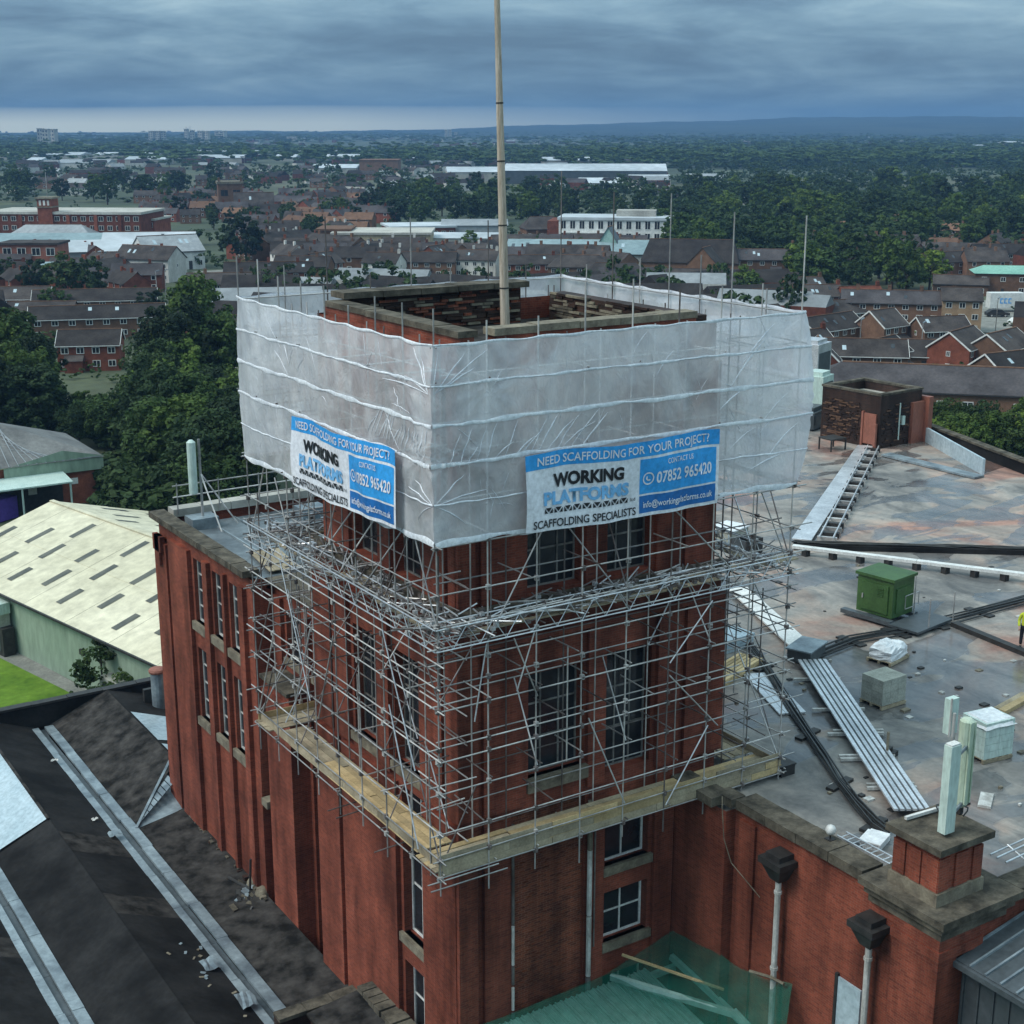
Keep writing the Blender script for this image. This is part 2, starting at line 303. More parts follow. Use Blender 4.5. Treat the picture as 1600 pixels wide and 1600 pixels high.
# ------------------------------------------------------------------ mesh helpers
class MB:
    def __init__(s): s.v = []; s.f = []; s.m = []
    def add(s, vs, fs, m=0):
        o = len(s.v); s.v += [tuple(p) for p in vs]
        for f in fs: s.f.append(tuple(i + o for i in f)); s.m.append(m)
        return s
    def box(s, x0, y0, z0, x1, y1, z1, m=0):
        if x1 < x0: x0, x1 = x1, x0
        if y1 < y0: y0, y1 = y1, y0
        return s.add([(x0, y0, z0), (x1, y0, z0), (x1, y1, z0), (x0, y1, z0), (x0, y0, z1), (x1, y0, z1), (x1, y1, z1), (x0, y1, z1)],
                     [(0, 3, 2, 1), (4, 5, 6, 7), (0, 1, 5, 4), (1, 2, 6, 5), (2, 3, 7, 6), (3, 0, 4, 7)], m)
    def obox(s, p, q, w, h, m=0, up=(0, 0, 1)):
        """bar from p to q, width w sideways, height h along up (p, q at the middle)"""
        p = Vector(p); q = Vector(q); d = (q - p).normalized(); u = Vector(up)
        a = d.cross(u)
        if a.length < 1e-4: a = d.cross(Vector((1, 0, 0)))
        a.normalize(); u = a.cross(d).normalized()
        vs = []
        for c in (p, q):
            for i, j in ((-1, -1), (1, -1), (1, 1), (-1, 1)): vs.append(c + a * (i * w / 2) + u * (j * h / 2))
        return s.add(vs, [(0, 1, 2, 3), (7, 6, 5, 4), (0, 4, 5, 1), (1, 5, 6, 2), (2, 6, 7, 3), (3, 7, 4, 0)], m)
    def tube(s, p, q, r, n=7, m=0, r2=None, cap=True):
        p = Vector(p); q = Vector(q); d = (q - p).normalized(); r2 = r if r2 is None else r2
        a = d.cross(Vector((0, 0, 1)));
        if a.length < 1e-3: a = d.cross(Vector((1, 0, 0)))
        a.normalize(); b = d.cross(a)
        vs = []
        for c, rr in ((p, r), (q, r2)):
            for i in range(n):
                t_ = 2 * math.pi * i / n; vs.append(c + a * (rr * math.cos(t_)) + b * (rr * math.sin(t_)))
        fs = [(i, i + n, (i + 1) % n + n, (i + 1) % n) for i in range(n)]
        if cap: fs += [tuple(range(n)), tuple(range(2 * n - 1, n - 1, -1))]
        return s.add(vs, fs, m)
    def path(s, pts, r, n=6, m=0):
        for a, b in zip(pts[:-1], pts[1:]): s.tube(a, b, r, n, m)
        return s
    def prism(s, poly, z0, z1, m=0):
        n = len(poly); vs = [(x, y, z0) for x, y in poly] + [(x, y, z1) for x, y in poly]
        return s.add(vs, [tuple(range(n - 1, -1, -1)), tuple(range(n, 2 * n))] + [(i, (i + 1) % n, (i + 1) % n + n, i + n) for i in range(n)], m)
    def lathe(s, c, prof, n=12, m=0):
        c = Vector(c); vs = []
        for r, z in prof:
            for i in range(n):
                t_ = 2 * math.pi * i / n; vs.append((c.x + r * math.cos(t_), c.y + r * math.sin(t_), c.z + z))
        fs = []
        for k in range(len(prof) - 1):
            for i in range(n): fs.append((k * n + i, k * n + (i + 1) % n, (k + 1) * n + (i + 1) % n, (k + 1) * n + i))
        fs += [tuple(range(n - 1, -1, -1)), tuple(range((len(prof) - 1) * n, len(prof) * n))]
        return s.add(vs, fs, m)
    def xf(s, mtx, start=0):
        for i in range(start, len(s.v)): s.v[i] = tuple(mtx @ Vector(s.v[i]))
        return s
    def mesh(s, name, mats, smooth=False, origin=(0, 0, 0)):
        me = bpy.data.meshes.new(name); o = origin
        me.from_pydata([(x - o[0], y - o[1], z - o[2]) for x, y, z in s.v], [], s.f)
        for mm in (mats if isinstance(mats, (list, tuple)) else [mats]): me.materials.append(M[mm] if isinstance(mm, str) else mm)
        if any(s.m): me.polygons.foreach_set('material_index', s.m)
        if smooth: me.polygons.foreach_set('use_smooth', [True] * len(me.polygons))
        me.update(); return me
    def build(s, name, mats, parent=None, smooth=False, **tags):
        """links the shape as ONE object; vertices are given in world coordinates"""
        o = world_origin(parent) if parent else (0, 0, 0)
        if not parent and tags.get('origin'): o = tags.pop('origin')
        tags.pop('origin', None)
        me = s.mesh(name, mats, smooth, o)
        ob = link(name, me, parent, None if parent else o)
        tag(ob, **tags); return ob
def world_origin(o):
    p = Vector((0, 0, 0))
    while o is not None: p += o.location; o = o.parent
    return tuple(p)
def link(name, data, parent=None, loc=None):
    ob = bpy.data.objects.new(name, data); COL.objects.link(ob)
    if parent is not None: ob.parent = parent
    if loc is not None: ob.location = loc
    return ob
def tag(o, label=None, category=None, group=None, kind=None):
    if label: o['label'] = label
    if category: o['category'] = category
    if group: o['group'] = group
    if kind: o['kind'] = kind
    return o
def thing(name, label, category, loc=(0, 0, 0), group=None, rz=0.0):
    o = link(name, None, None, loc); o.rotation_euler = (0, 0, rz); o.empty_display_size = 0.3
    return tag(o, label, category, group)
def kids(o): return KIDS(o)
def copy_tree(o, parent=None):
    c = o.copy(); COL.objects.link(c)
    if parent is not None: c.parent = parent
    for ch in list(o.children): copy_tree(ch, c)
    return c
UNIT = {}
def unit_tube(m, n=6):
    if (m, n) not in UNIT:
        b = MB(); b.tube((0, 0, 0), (0, 0, 1), 1.0, n); UNIT[(m, n)] = b.mesh('tube', m, True)
    return UNIT[(m, n)]
def bar(name, p, q, r, parent, m='steel', n=6):
    """a straight tube that shares one mesh with all others"""
    o = world_origin(parent); p = Vector(p); q = Vector(q); d = q - p
    ob = link(name, unit_tube(m, n), parent, p - Vector(o))
    ob.rotation_mode = 'QUATERNION'; ob.rotation_quaternion = d.to_track_quat('Z', 'Y'); ob.scale = (r, r, d.length)
    return ob
UB = {}
def plank(name, p, q, w, h, parent, m='board', up=(0, 0, 1)):
    if m not in UB:
        b = MB(); b.box(-.5, -.5, 0, .5, .5, 1); UB[m] = b.mesh('plank', m)
    o = world_origin(parent); p = Vector(p); q = Vector(q); d = q - p; zA = d.normalized()
    xA = zA.cross(Vector(up)).normalized(); yA = zA.cross(xA)
    ob = link(name, UB[m], parent)
    R = Matrix((xA, yA, zA)).transposed().to_4x4()
    ob.matrix_local = Matrix.Translation(p - Vector(o)) @ R @ Matrix.Diagonal((w, h, d.length, 1))
    return ob
# ------------------------------------------------------------------ the setting
g = MB(); R_ = 7000
g.add([(-R_, -R_, 0), (R_, -R_, 0), (R_, R_, 0), (-R_, R_, 0)], [(0, 1, 2, 3)])
g.build('ground', 'ground', kind='structure')
# low hills on the far side of the plain, higher towards the right
h = MB(); NA, ND = 140, 14
for i in range(NA + 1):
    a = math.radians(-34 + 68 * i / NA)          # clockwise from the view direction
    for j in range(ND + 1):
        d = 3600 + 3000 * j / ND
        x = CAM[0] + d * (FW[0] * math.cos(a) + RT[0] * math.sin(a)); y = CAM[1] + d * (FW[1] * math.cos(a) + RT[1] * math.sin(a))
        s_ = j / ND
        rise = 6 + 70 / (1 + math.exp(-(math.degrees(a) - 3) / 4.5))
        bumps = 2.5 * math.sin(a * 31 + 1) + 2 * math.sin(a * 67 + j) + 1.5 * math.sin(a * 230 + 2 * j)
        h.v.append((x, y, -3 + (rise + bumps) * (s_ ** 1.3)))
for i in range(NA):
    for j in range(ND):
        k = i * (ND + 1) + j; h.f.append((k, k + 1, k + ND + 2, k + ND + 1)); h.m.append(0)
h.build('hills', 'hill_cover', smooth=True, kind='structure')

# ------------------------------------------------------------------ facade helper
class Face:
    """axis 'Y': a wall looking towards -Y at y = p;  axis 'X': a wall looking towards -X at x = p"""
    def __init__(s, axis, p): s.a = axis; s.p = p
    def pt(s, u, z, d=0.0): return (u, s.p + d, z) if s.a == 'Y' else (s.p + d, u, z)
    def box(s, b, u0, u1, z0, z1, d0, d1, m=0):
        p = s.pt(u0, z0, d0); q = s.pt(u1, z1, d1); b.box(*p, *q, m)
def facade(b, fc, u0, u1, z0, z1, ops=(), depth=0.3, m=0):
    us = sorted({u0, u1, *[o[0] for o in ops], *[o[1] for o in ops]}); zs = sorted({z0, z1, *[o[2] for o in ops], *[o[3] for o in ops]})
    for a, c in zip(us[:-1], us[1:]):
        for e, f in zip(zs[:-1], zs[1:]):
            um, zm = (a + c) / 2, (e + f) / 2
            if any(o[0] < um < o[1] and o[2] < zm < o[3] for o in ops): continue
            b.add([fc.pt(a, e), fc.pt(c, e), fc.pt(c, f), fc.pt(a, f)], [(0, 1, 2, 3)], m)
    for o in ops:
        dd = o[4] if len(o) > 4 else depth
        for (ua, za, ub, zb) in ((o[0], o[2], o[0], o[3]), (o[1], o[2], o[1], o[3]), (o[0], o[3], o[1], o[3]), (o[0], o[2], o[1], o[2])):
            b.add([fc.pt(ua, za), fc.pt(ub, zb), fc.pt(ub, zb, dd), fc.pt(ua, za, dd)], [(0, 1, 2, 3)], m)
def window(parent, fc, u0, u1, z0, z1, d=0.24, cols=2, rows=3, fr=0.07, m='white', label=None, missing=()):
    b = MB()
    fc.box(b, u0, u0 + fr, z0, z1, d, d + .07); fc.box(b, u1 - fr, u1, z0, z1, d, d + .07)
    fc.box(b, u0 + fr, u1 - fr, z0, z0 + fr, d + .002, d + .068); fc.box(b, u0 + fr, u1 - fr, z1 - fr, z1, d + .002, d + .068)
    for i in range(1, cols):
        u = u0 + (u1 - u0) * i / cols; fc.box(b, u - .028, u + .028, z0 + fr, z1 - fr, d + .008, d + .06)
    for j in range(1, rows):
        z = z0 + (z1 - z0) * j / rows; fc.box(b, u0 + fr, u1 - fr, z - .026, z + .026, d + .012, d + .056)
    w = b.build('window', m, parent, label=label)
    p = MB(); p.add([fc.pt(u0 + .02, z0 + .02, d + .045), fc.pt(u1 - .02, z0 + .02, d + .045), fc.pt(u1 - .02, z1 - .02, d + .045), fc.pt(u0 + .02, z1 - .02, d + .045)], [(0, 1, 2, 3)])
    p.build('pane', 'glass', w); return w
def sill(parent, fc, u0, u1, z, hgt=0.24, proud=0.14, name='sill', m='sill'):
    b = MB(); fc.box(b, u0 - .12, u1 + .12, z - hgt, z, -proud, 0.2); return b.build(name, m, parent)
def stones(parent, pts, w, hgt, ln, name='coping_stone', m='stone', jit=0.015, z_is_top=True):
    """a run of separate coping stones along a polyline; pts are the middle line of the top"""
    for a, c in zip(pts[:-1], pts[1:]):
        a = Vector(a); c = Vector(c); L = (c - a).length; n = max(1, round(L / ln)); d = (c - a) / n
        for i in range(n):
            o = Vector((0, 0, -hgt / 2 + random.uniform(-jit, jit))); g_ = d.normalized() * 0.012
            b = MB(); b.obox(a + d * i + o + g_, a + d * (i + 1) + o - g_, w + random.uniform(-.02, .02), hgt)
            b.build(name, m, parent)

# ------------------------------------------------------------------ the mill tower
TX0, TX1, TY0, TY1 = 1.6, 11.4, 1.6, 11.2            # lower part
UX0, UX1, UY0, UY1 = 1.75, 10.95, 1.75, 10.6         # upper part
ZS, ZT = 21.4, 29.45
tower = thing('mill_tower', 'square red brick mill tower wrapped in scaffolding, open flat top with a flagpole', 'tower', (6.4, 6.4, 0))
fr_ = Face('Y', TY0); fl_ = Face('X', TX0); ur_ = Face('Y', UY0); ul_ = Face('X', UX0)
low_r = [(3.45, 6.15, 0.5, 14.75, .16), (6.95, 8.7, 12.0, 14.4), (6.95, 8.7, 9.25, 11.05), (6.95, 8.7, 5.0, 8.0), (4.0, 6.0, 15.85, 19.2), (6.9, 8.65, 15.3, 19.3)]
low_l = [(3.85, 5.25, 9.55, 14.8), (3.85, 5.25, 5.9, 8.55), (3.9, 5.6, 15.5, 19.3), (6.7, 8.4, 15.5, 19.3)]
b = MB(); facade(b, fr_, TX0, TX1, 0, ZS, low_r, .45); facade(b, fl_, TY0, TY1, 0, ZS, low_l, .45)
b.add([(TX1, TY0, 0), (TX1, TY1, 0), (TX1, TY1, ZS), (TX1, TY0, ZS)], [(0, 1, 2, 3)]); b.add([(TX0, TY1, 0), (TX1, TY1, 0), (TX1, TY1, ZS), (TX0, TY1, ZS)], [(0, 1, 2, 3)])
b.add([(TX0, TY0, ZS), (TX1, TY0, ZS), (TX1, TY1, ZS), (TX0, TY1, ZS)], [(0, 1, 2, 3)])
b.build('wall', 'brick', tower, label='lower storeys of the tower in smooth red brick')
up_r = [(4.05, 5.95, 21.75, 25.2), (6.95, 8.6, 21.75, 25.2)]; up_l = [(3.9, 5.6, 21.75, 25.2), (6.7, 8.4, 21.75, 25.2)]
b = MB(); facade(b, ur_, UX0, UX1, ZS, ZT - .3, up_r, .4); facade(b, ul_, UY0, UY1, ZS, ZT - .3, up_l, .4)
b.add([(UX1, UY0, ZS), (UX1, UY1, ZS), (UX1, UY1, ZT - .3), (UX1, UY0, ZT - .3)], [(0, 1, 2, 3)]); b.add([(UX0, UY1, ZS), (UX1, UY1, ZS), (UX1, UY1, ZT - .3), (UX0, UY1, ZT - .3)], [(0, 1, 2, 3)])
b.build('wall', 'brick', tower, label='upper storey of the tower behind the sheeting')
# rough brickwork set back in the panel below the boards
b = MB(); fr_.box(b, 3.45, 6.15, 0.5, 14.75, .16, .3); b.build('recessed_panel', 'brick_rough', tower)
bs = MB()
for i in range(420):
    u = random.uniform(3.5, 6.05); z = 3 + int(random.uniform(0, 150)) * .078
    fr_.box(bs, u, u + .2, z, z + .062, .16 - random.uniform(.008, .03), .17)
bs.build('proud_brick', 'brick_rough', tower, kind='stuff')
# pilasters and their grooves
def pil(fc, u0, u1, z0, z1, proud, nm='pilaster'):
    b = MB(); fc.box(b, u0, u1, z0, z1, -proud, 0.05); return b.build(nm, 'brick', tower)
for u0, u1 in ((1.44, 2.1), (2.35, 3.3), (6.3, 6.8), (8.85, 9.62)): pil(fr_, u0, u1, 0, 14.85, .16)
for u0, u1 in ((1.452, 2.15), (2.35, 3.85), (6.12, 6.78), (8.82, 9.7), (9.95, 11.55)): pil(fr_, u0, u1, 15.05, 20.3, .15)
for u0, u1 in ((1.61, 3.7), (5.45, 9.3), (9.6, 11.35)): pil(fl_, u0, u1, 0, 14.85, .16)
for u0, u1 in ((1.61, 2.2), (2.4, 3.75), (5.75, 6.55), (8.6, 9.7), (9.9, 11.3)): pil(fl_, u0, u1, 15.05, 20.3, .15)
for u0, u1 in ((1.62, 2.2), (2.4, 3.95), (6.08, 6.82), (8.75, 9.7), (9.9, 11.1)): pil(ur_, u0, u1, 21.62, 28.0, .13)
for u0, u1 in ((1.76, 2.2), (2.4, 3.8), (5.75, 6.55), (8.55, 10.4)): pil(ul_, u0, u1, 21.62, 28.0, .13)
for zz_, pr in ((20.35, .22), (21.4, .3)):
    b = MB(); b.box(TX0 - pr, TY0 - pr, zz_, TX1 + .1, TY0 + .1, zz_ + .2); b.box(TX0 - pr, TY0 + .1, zz_, TX0 + .1, TY1 + .1, zz_ + .2)
    b.build('string_course', 'stone' if zz_ > 21 else 'brick', tower)
for o in low_r[1:4]: window(tower, fr_, *o[:4], d=.3, cols=2, rows=2, label='white painted sash window below the boards')
for o in low_r[4:]: window(tower, fr_, *o[:4], d=.34, cols=3, rows=3, fr=.05, m='window_grey')
for o in low_l[:2]: window(tower, fl_, *o[:4], d=.3, cols=2, rows=2 if o[3] < 9 else 3, label='tall white painted window in the left face')
for o in low_l[2:]: window(tower, fl_, *o[:4], d=.34, cols=3, rows=3, fr=.05, m='window_grey')
for o in up_r: window(tower, ur_, *o[:4], d=.3, cols=3, rows=3, fr=.05, m='window_grey')
for o in up_l: window(tower, ul_, *o[:4], d=.3, cols=3, rows=3, fr=.05, m='window_grey')
for o in low_r[1:3]: sill(tower, fr_, o[0], o[1], o[2], .3)
sill(tower, fr_, 4.0, 6.0, 15.85, .42, .2); sill(tower, fl_, 3.85, 5.25, 9.55, .3); sill(tower, fl_, 3.85, 5.25, 5.9, .3); sill(tower, fl_, 3.9, 5.6, 15.5, .3); sill(tower, fl_, 6.7, 8.4, 15.5, .3)
# parapet: near left and near right runs, with a gap at the near corner; back walls rough inside
b = MB(); b.box(UX0 + .14, UY0 + .1, ZT - .35, UX0 + .6, UY1 - .2, ZT - .06); b.build('parapet_wall', 'brick', tower)
b = MB(); b.box(3.05, UY0 + .08, ZT - .35, UX1 - .75, UY0 + .55, ZT - .08); b.build('parapet_wall', 'brick', tower)
stones(tower, [(UX0 + .38, UY0 + .05, ZT + .12), (UX0 + .38, UY1 - .4, ZT + .12)], .62, .18, 1.35)
stones(tower, [(2.95, UY0 + .32, ZT + .12), (UX1 - .75, UY0 + .32, ZT + .12)], .62, .2, 1.5, m='sill')
b = MB(); b.box(2.6, UY1 - .55, 27.9, 9.2, UY1 - .1, 29.62); b.build('parapet_wall', 'brick_dark', tower, label='taller back parapet with rough soot-dark brickwork inside')
stones(tower, [(2.3, UY1 - .35, 29.82), (9.4, UY1 - .35, 29.82)], .95, .2, 1.4, m='stone')
b = MB(); b.box(UX1 - .55, 2.3, 27.9, UX1 + .06, UY1 - .56, 29.35); b.build('parapet_wall', 'brick_dark', tower, label='right parapet with rubble courses inside')
rb = MB()
for z in np.arange(28.35, 29.6, .105):
    u = 2.65
    while u < 9.0:
        l = random.uniform(.2, .75)
        if random.random() < .72: rb.box(u, UY1 - .55 - random.uniform(.02, .12), z, min(u + l, 9.15), UY1 - .54, z + .08, random.choice((0, 0, 1, 2)))
        u += l + .03
rb.build('rubble_course', ['brick_dark', 'sill', 'brick_rough'], tower, kind='stuff')
rb = MB()
for z in np.arange(28.35, 29.35, .105):
    u = 3.0
    while u < 9.8:
        l = random.uniform(.25, .9)
        if random.random() < .75: rb.box(UX1 - .55 - random.uniform(.02, .12), u, z, UX1 - .54, min(u + l, 9.95), z + .08, random.choice((0, 1, 1, 2)))
        u += l + .03
rb.build('rubble_course', ['brick_dark', 'sill', 'stone'], tower, kind='stuff')
b = MB(); b.box(UX0 + .05, UY0 + .05, 28.2, UX1 - .05, UY1 - .05, 28.4); b.build('roof', 'felt_moss', tower)
# downpipes on the near right face
b = MB()
p0 = Vector((3.42, TY0 - .2, 14.6))
for za, zb, mi in ((14.6, 11.2, 0), (11.15, 9.8, 1), (9.75, 9.1, 0), (9.0, 8.2, 1), (8.1, 5, 0)): b.tube((3.32, TY0 - .22, za), (3.32, TY0 - .22, zb), .05, 8, mi)
b.build('downpipe', ['steel_dark', 'dirty_white'], tower)
b = MB()
for za, zb, mi in ((14.6, 12.9, 2), (12.9, 10.6, 1), (10.55, 8.4, 1), (8.35, 5.4, 0)): b.tube((6.22, TY0 - .2, za), (6.22, TY0 - .2, zb), .085, 8, mi)
b.tube((6.42, TY0 - .2, 14.4), (6.42, TY0 - .2, 9.4), .03, 6, 0)
b.build('downpipe', ['steel_dark', 'dirty_white', 'sill'], tower, label='flaking white downpipe beside the recessed panel')

# ------------------------------------------------------------------ left wing and the link to the tower
wing = thing('mill_wing', 'long red brick mill wing with tall narrow windows, left of the scaffolded tower', 'building', (5, 20, 0))
fw_ = Face('X', 1.6); WY0, WY1, WZ = 16.9, 27.2, 18.45
wops = []
for (a, c) in ((21.95, 23.15), (19.85, 21.05), (18.15, 19.25)): wops += [(a, c, 15.0, 17.75), (a, c, 10.7, 13.85)]
wops += [(16.98, 17.35, 9.8, 13.6)]
b = MB(); facade(b, fw_, WY0, WY1, 0, WZ, wops[:-1], .4)
b.add([(1.6, WY0, 0), (14, WY0, 0), (14, WY0, WZ), (1.6, WY0, WZ)], [(0, 1, 2, 3)]); b.add([(1.6, WY1, 0), (14, WY1, 0), (14, WY1, WZ), (1.6, WY1, WZ)], [(0, 1, 2, 3)])
b.build('wall', 'brick', wing)
for o in wops[:-1]:
    window(wing, fw_, *o[:4], d=.16, cols=2, rows=4, fr=.08, m='dirty_white'); sill(wing, fw_, o[0], o[1], o[2], .35, .16)
for (a, c) in ((26.0, 27.45), (23.4, 25.7), (21.25, 21.75), (19.45, 19.7), (17.5, 18.0)):
    b = MB(); fw_.box(b, a, c, 0, 17.6 if a > 25 else 18.0, -.18, .05); b.build('pilaster', 'brick', wing)
for (a, c) in ((26.25, 27.2), (26.45, 27.0)):
    b = MB(); fw_.box(b, a, c, 17.2 if a < 26.3 else 16.6, 17.9, -.32, -.1); b.build('corbel', 'brick', wing)
stones(wing, [(1.62, 17.0, 18.8), (1.62, 27.5, 18.8)], .7, .26, 1.2)
stones(wing, [(2.2, 27.3, 18.85), (14.2, 27.3, 18.85)], .7, .34, 1.4, m='concrete')
b = MB(); b.box(2.2, WY0, 18.0, 14, 26.9, 18.12); b.build('roof', 'wing_roof', wing)
rp = MB()
for k in range(9):
    x0 = 2.4 + k * 1.25; rp.box(x0, 17.2, 18.12, x0 + .06, 26.8, 18.2)
rp.build('roof_seam', 'lead', wing)
b = MB(); b.box(13.5, 18, 18.1, 14, 27, 19.2); b.build('upstand', 'wing_roof', wing)
# link between the wing and the tower, set back, flat stone edge on top
fk = Face('X', 2.5); b = MB(); kops = [(14.6, 15.9, 15.5, 17.4), (12.2, 13.5, 15.5, 17.4)]
facade(b, fk, 11.2, 16.9, 14.8, 18.3, kops, .35); b.build('wall', 'brick', wing, label='set back brick link between wing and tower')
b = MB(); b.add([(5.2, 11.2, 0), (5.2, 16.9, 0), (5.2, 16.9, 14.8), (5.2, 11.2, 14.8)], [(0, 1, 2, 3)]); b.add([(2.5, 11.2, 14.8), (5.2, 11.2, 14.8), (5.2, 16.9, 14.8), (2.5, 16.9, 14.8)], [(0, 1, 2, 3)]); b.build('recess_wall', 'brick_dark', wing)  # near-black brick colour puts the shade of the deep recess into the wall
for o in kops: window(wing, fk, *o[:4], d=.2, cols=2, rows=3, fr=.05, m='dirty_white'); sill(wing, fk, o[0], o[1], o[2], .25, .12)
for (a, c) in ((13.65, 14.4), (16.1, 16.8)):
    b = MB(); fk.box(b, a, c, 0, 17.8, -.16, .05); b.build('pilaster', 'brick', wing)
b = MB(); b.box(2.2, 11.25, 18.3, 12, 16.88, 18.45); b.build('link_roof', 'stone', wing)
# lower pier that stands forward under the boards
b = MB(); b.box(1.6, 13.9, 0, 5.1, 16.1, 14.79); b.box(1.5, 13.8, 14.2, 2.49, 16.2, 14.45); b.build('pier', 'brick', wing)
b = MB(); b.box(1.45, 13.75, 14.8, 2.49, 16.25, 14.95); b.build('pier_cap', 'stone', wing)
b = MB(); fw_.box(b, 16.2, 16.75, 9.3, 9.6, -.1, .5); b.build('sill', 'sill', wing)
window(wing, Face('X', 1.9), 16.2, 16.75, 9.6, 14.2, d=0, cols=1, rows=3, fr=.07, m='white')
# flashing and rubble along the foot of the wing wall
b = MB()
for i in range(34):
    y = random.uniform(16.2, 27); s_ = random.uniform(.05, .18)
    b.box(1.6 - s_ - random.uniform(0, .25), y, 5.2, 1.6 - random.uniform(.05, .15), y + s_ * 1.5, 5.2 + s_ * random.uniform(.5, 1.2), random.choice((0, 0, 1, 2)))
b.build('foot_rubble', ['stone', 'sill', 'brick_dark'], wing, kind='stuff')

# ------------------------------------------------------------------ main block with the big flat roof on the right
block = thing('mill_block', 'large red brick mill block with wide worn flat roof, right of the tower', 'building', (30, 10, 0))
RZ = 14.2
fp = [(9.7, 1.6), (9.7, -1.0), (10.1, -1.0), (10.1, -9.2), (66, -9.2), (55.3, 22.5), (59.6, 37.0), (59.6, 44), (11.45, 44), (11.45, 1.6)]
b = MB(); n = len(fp)
for i in range(n):
    a, c = fp[i], fp[(i + 1) % n]
    if i == 9: continue
    b.add([(*a, 0), (*c, 0), (*c, RZ + .1), (*a, RZ + .1)], [(0, 1, 2, 3)])
b.build('wall', 'brick', block)
b = MB(); b.add([(x, y, RZ) for x, y in fp], [tuple(range(n))]); b.build('roof', 'membrane', block)
stones(block, [(9.72, 1.3, 14.72), (9.72, -.75, 14.72)], .8, .3, 1.0); stones(block, [(9.75, -.78, 14.725), (10.35, -.78, 14.725)], .75, .3, 1.0)
stones(block, [(10.35, -1.15, 14.72), (10.35, -6.5, 14.72)], .85, .32, 1.25)
for (x0, y0, x1, y1, z0, z1) in ((9.82, -9.5, 12.75, -6.7, 14.25, 14.5), (9.66, -9.66, 12.9, -6.6, 14.5, 14.72), (9.96, -9.36, 12.6, -6.75, 13.95, 14.25)):
    b = MB(); b.box(x0, y0, z0, x1, y1, z1); b.build('cornice', 'stone', block)
stones(block, [(12.95, -9.1, 14.7), (62, -9.1, 14.7)], .8, .3, 1.5)
# plinth at the corner
b = MB(); b.box(10.12, -8.98, 14.72, 12.0, -7.25, 15.1); b.build('plinth_base', 'sill', block)
b = MB(); b.box(10.22, -8.88, 15.1, 11.9, -7.35, 16.3)
for (x0, x1) in ((10.19, 10.6), (10.85, 11.35), (11.55, 11.93)): b.box(x0, -8.93, 15.12, x1, -8.87, 16.1)
for (y0, y1) in ((-8.91, -8.5), (-8.3, -7.95), (-7.75, -7.33)): b.box(10.17, y0, 15.12, 10.23, y1, 16.1)
b.build('plinth', 'brick', block)
b = MB(); b.box(10.0, -9.1, 16.3, 12.15, -7.15, 16.5); b.build('plinth_cap', 'stone', block)
# brick pier under the cornice
b = MB(); b.box(9.97, -9.33, 0, 11.6, -7.7, 13.95); b.box(9.93, -9.37, 13.3, 11.7, -7.65, 13.6); b.build('pilaster', 'brick', block)
b = MB(); b.box(10.0, -2.0, 0, 10.2, -1.3, 14.1); b.build('pilaster', 'brick', block)
# a tall pale panel in the wall, low down
fb = Face('X', 10.1); q = atx(1312, 1525, 10.1); q2 = atx(1346, 1560, 10.1)
b = MB(); fb.box(b, q2.y, q.y, 4.5, q.z, -.06, .05); b.build('boarded_opening', 'panel_blue', block)
b = MB(); fb.box(b, q.y, q.y + .1, 4.5, q.z + .1, -.1, .05); b.build('opening_frame', 'black', block)
# downpipes with hopper heads
for (yy, zt, gp) in ((-3.35, 13.75, 0), (-7.05, 13.45, 1)):
    d_ = MB(); d_.tube((9.8, yy, zt - .7), (9.8, yy, 0.1), .095, 10)
    for k in range(4): d_.tube((9.8, yy, zt - 1.1 - k * 2.6), (9.8, yy, zt - 1.2 - k * 2.6), .125, 10)
    dp = d_.build('downpipe', 'dirty_white', block, smooth=False)
    hh = MB(); hh.add([(9.62, yy - .2, zt - .72), (9.98, yy - .2, zt - .72), (9.98, yy + .2, zt - .72), (9.62, yy + .2, zt - .72), (9.42, yy - .42, zt - .2), (10.08, yy - .42, zt - .2), (10.08, yy + .42, zt - .2), (9.42, yy + .42, zt - .2)],
       [(3, 2, 1, 0), (0, 1, 5, 4), (1, 2, 6, 5), (2, 3, 7, 6), (3, 0, 4, 7)])
    hh.box(9.36, yy - .48, zt - .2, 10.08, yy + .48, zt); hh.box(9.5, yy - .3, zt, 10.08, yy + .3, zt + .18)
    hh.build('hopper_head', 'black', dp)
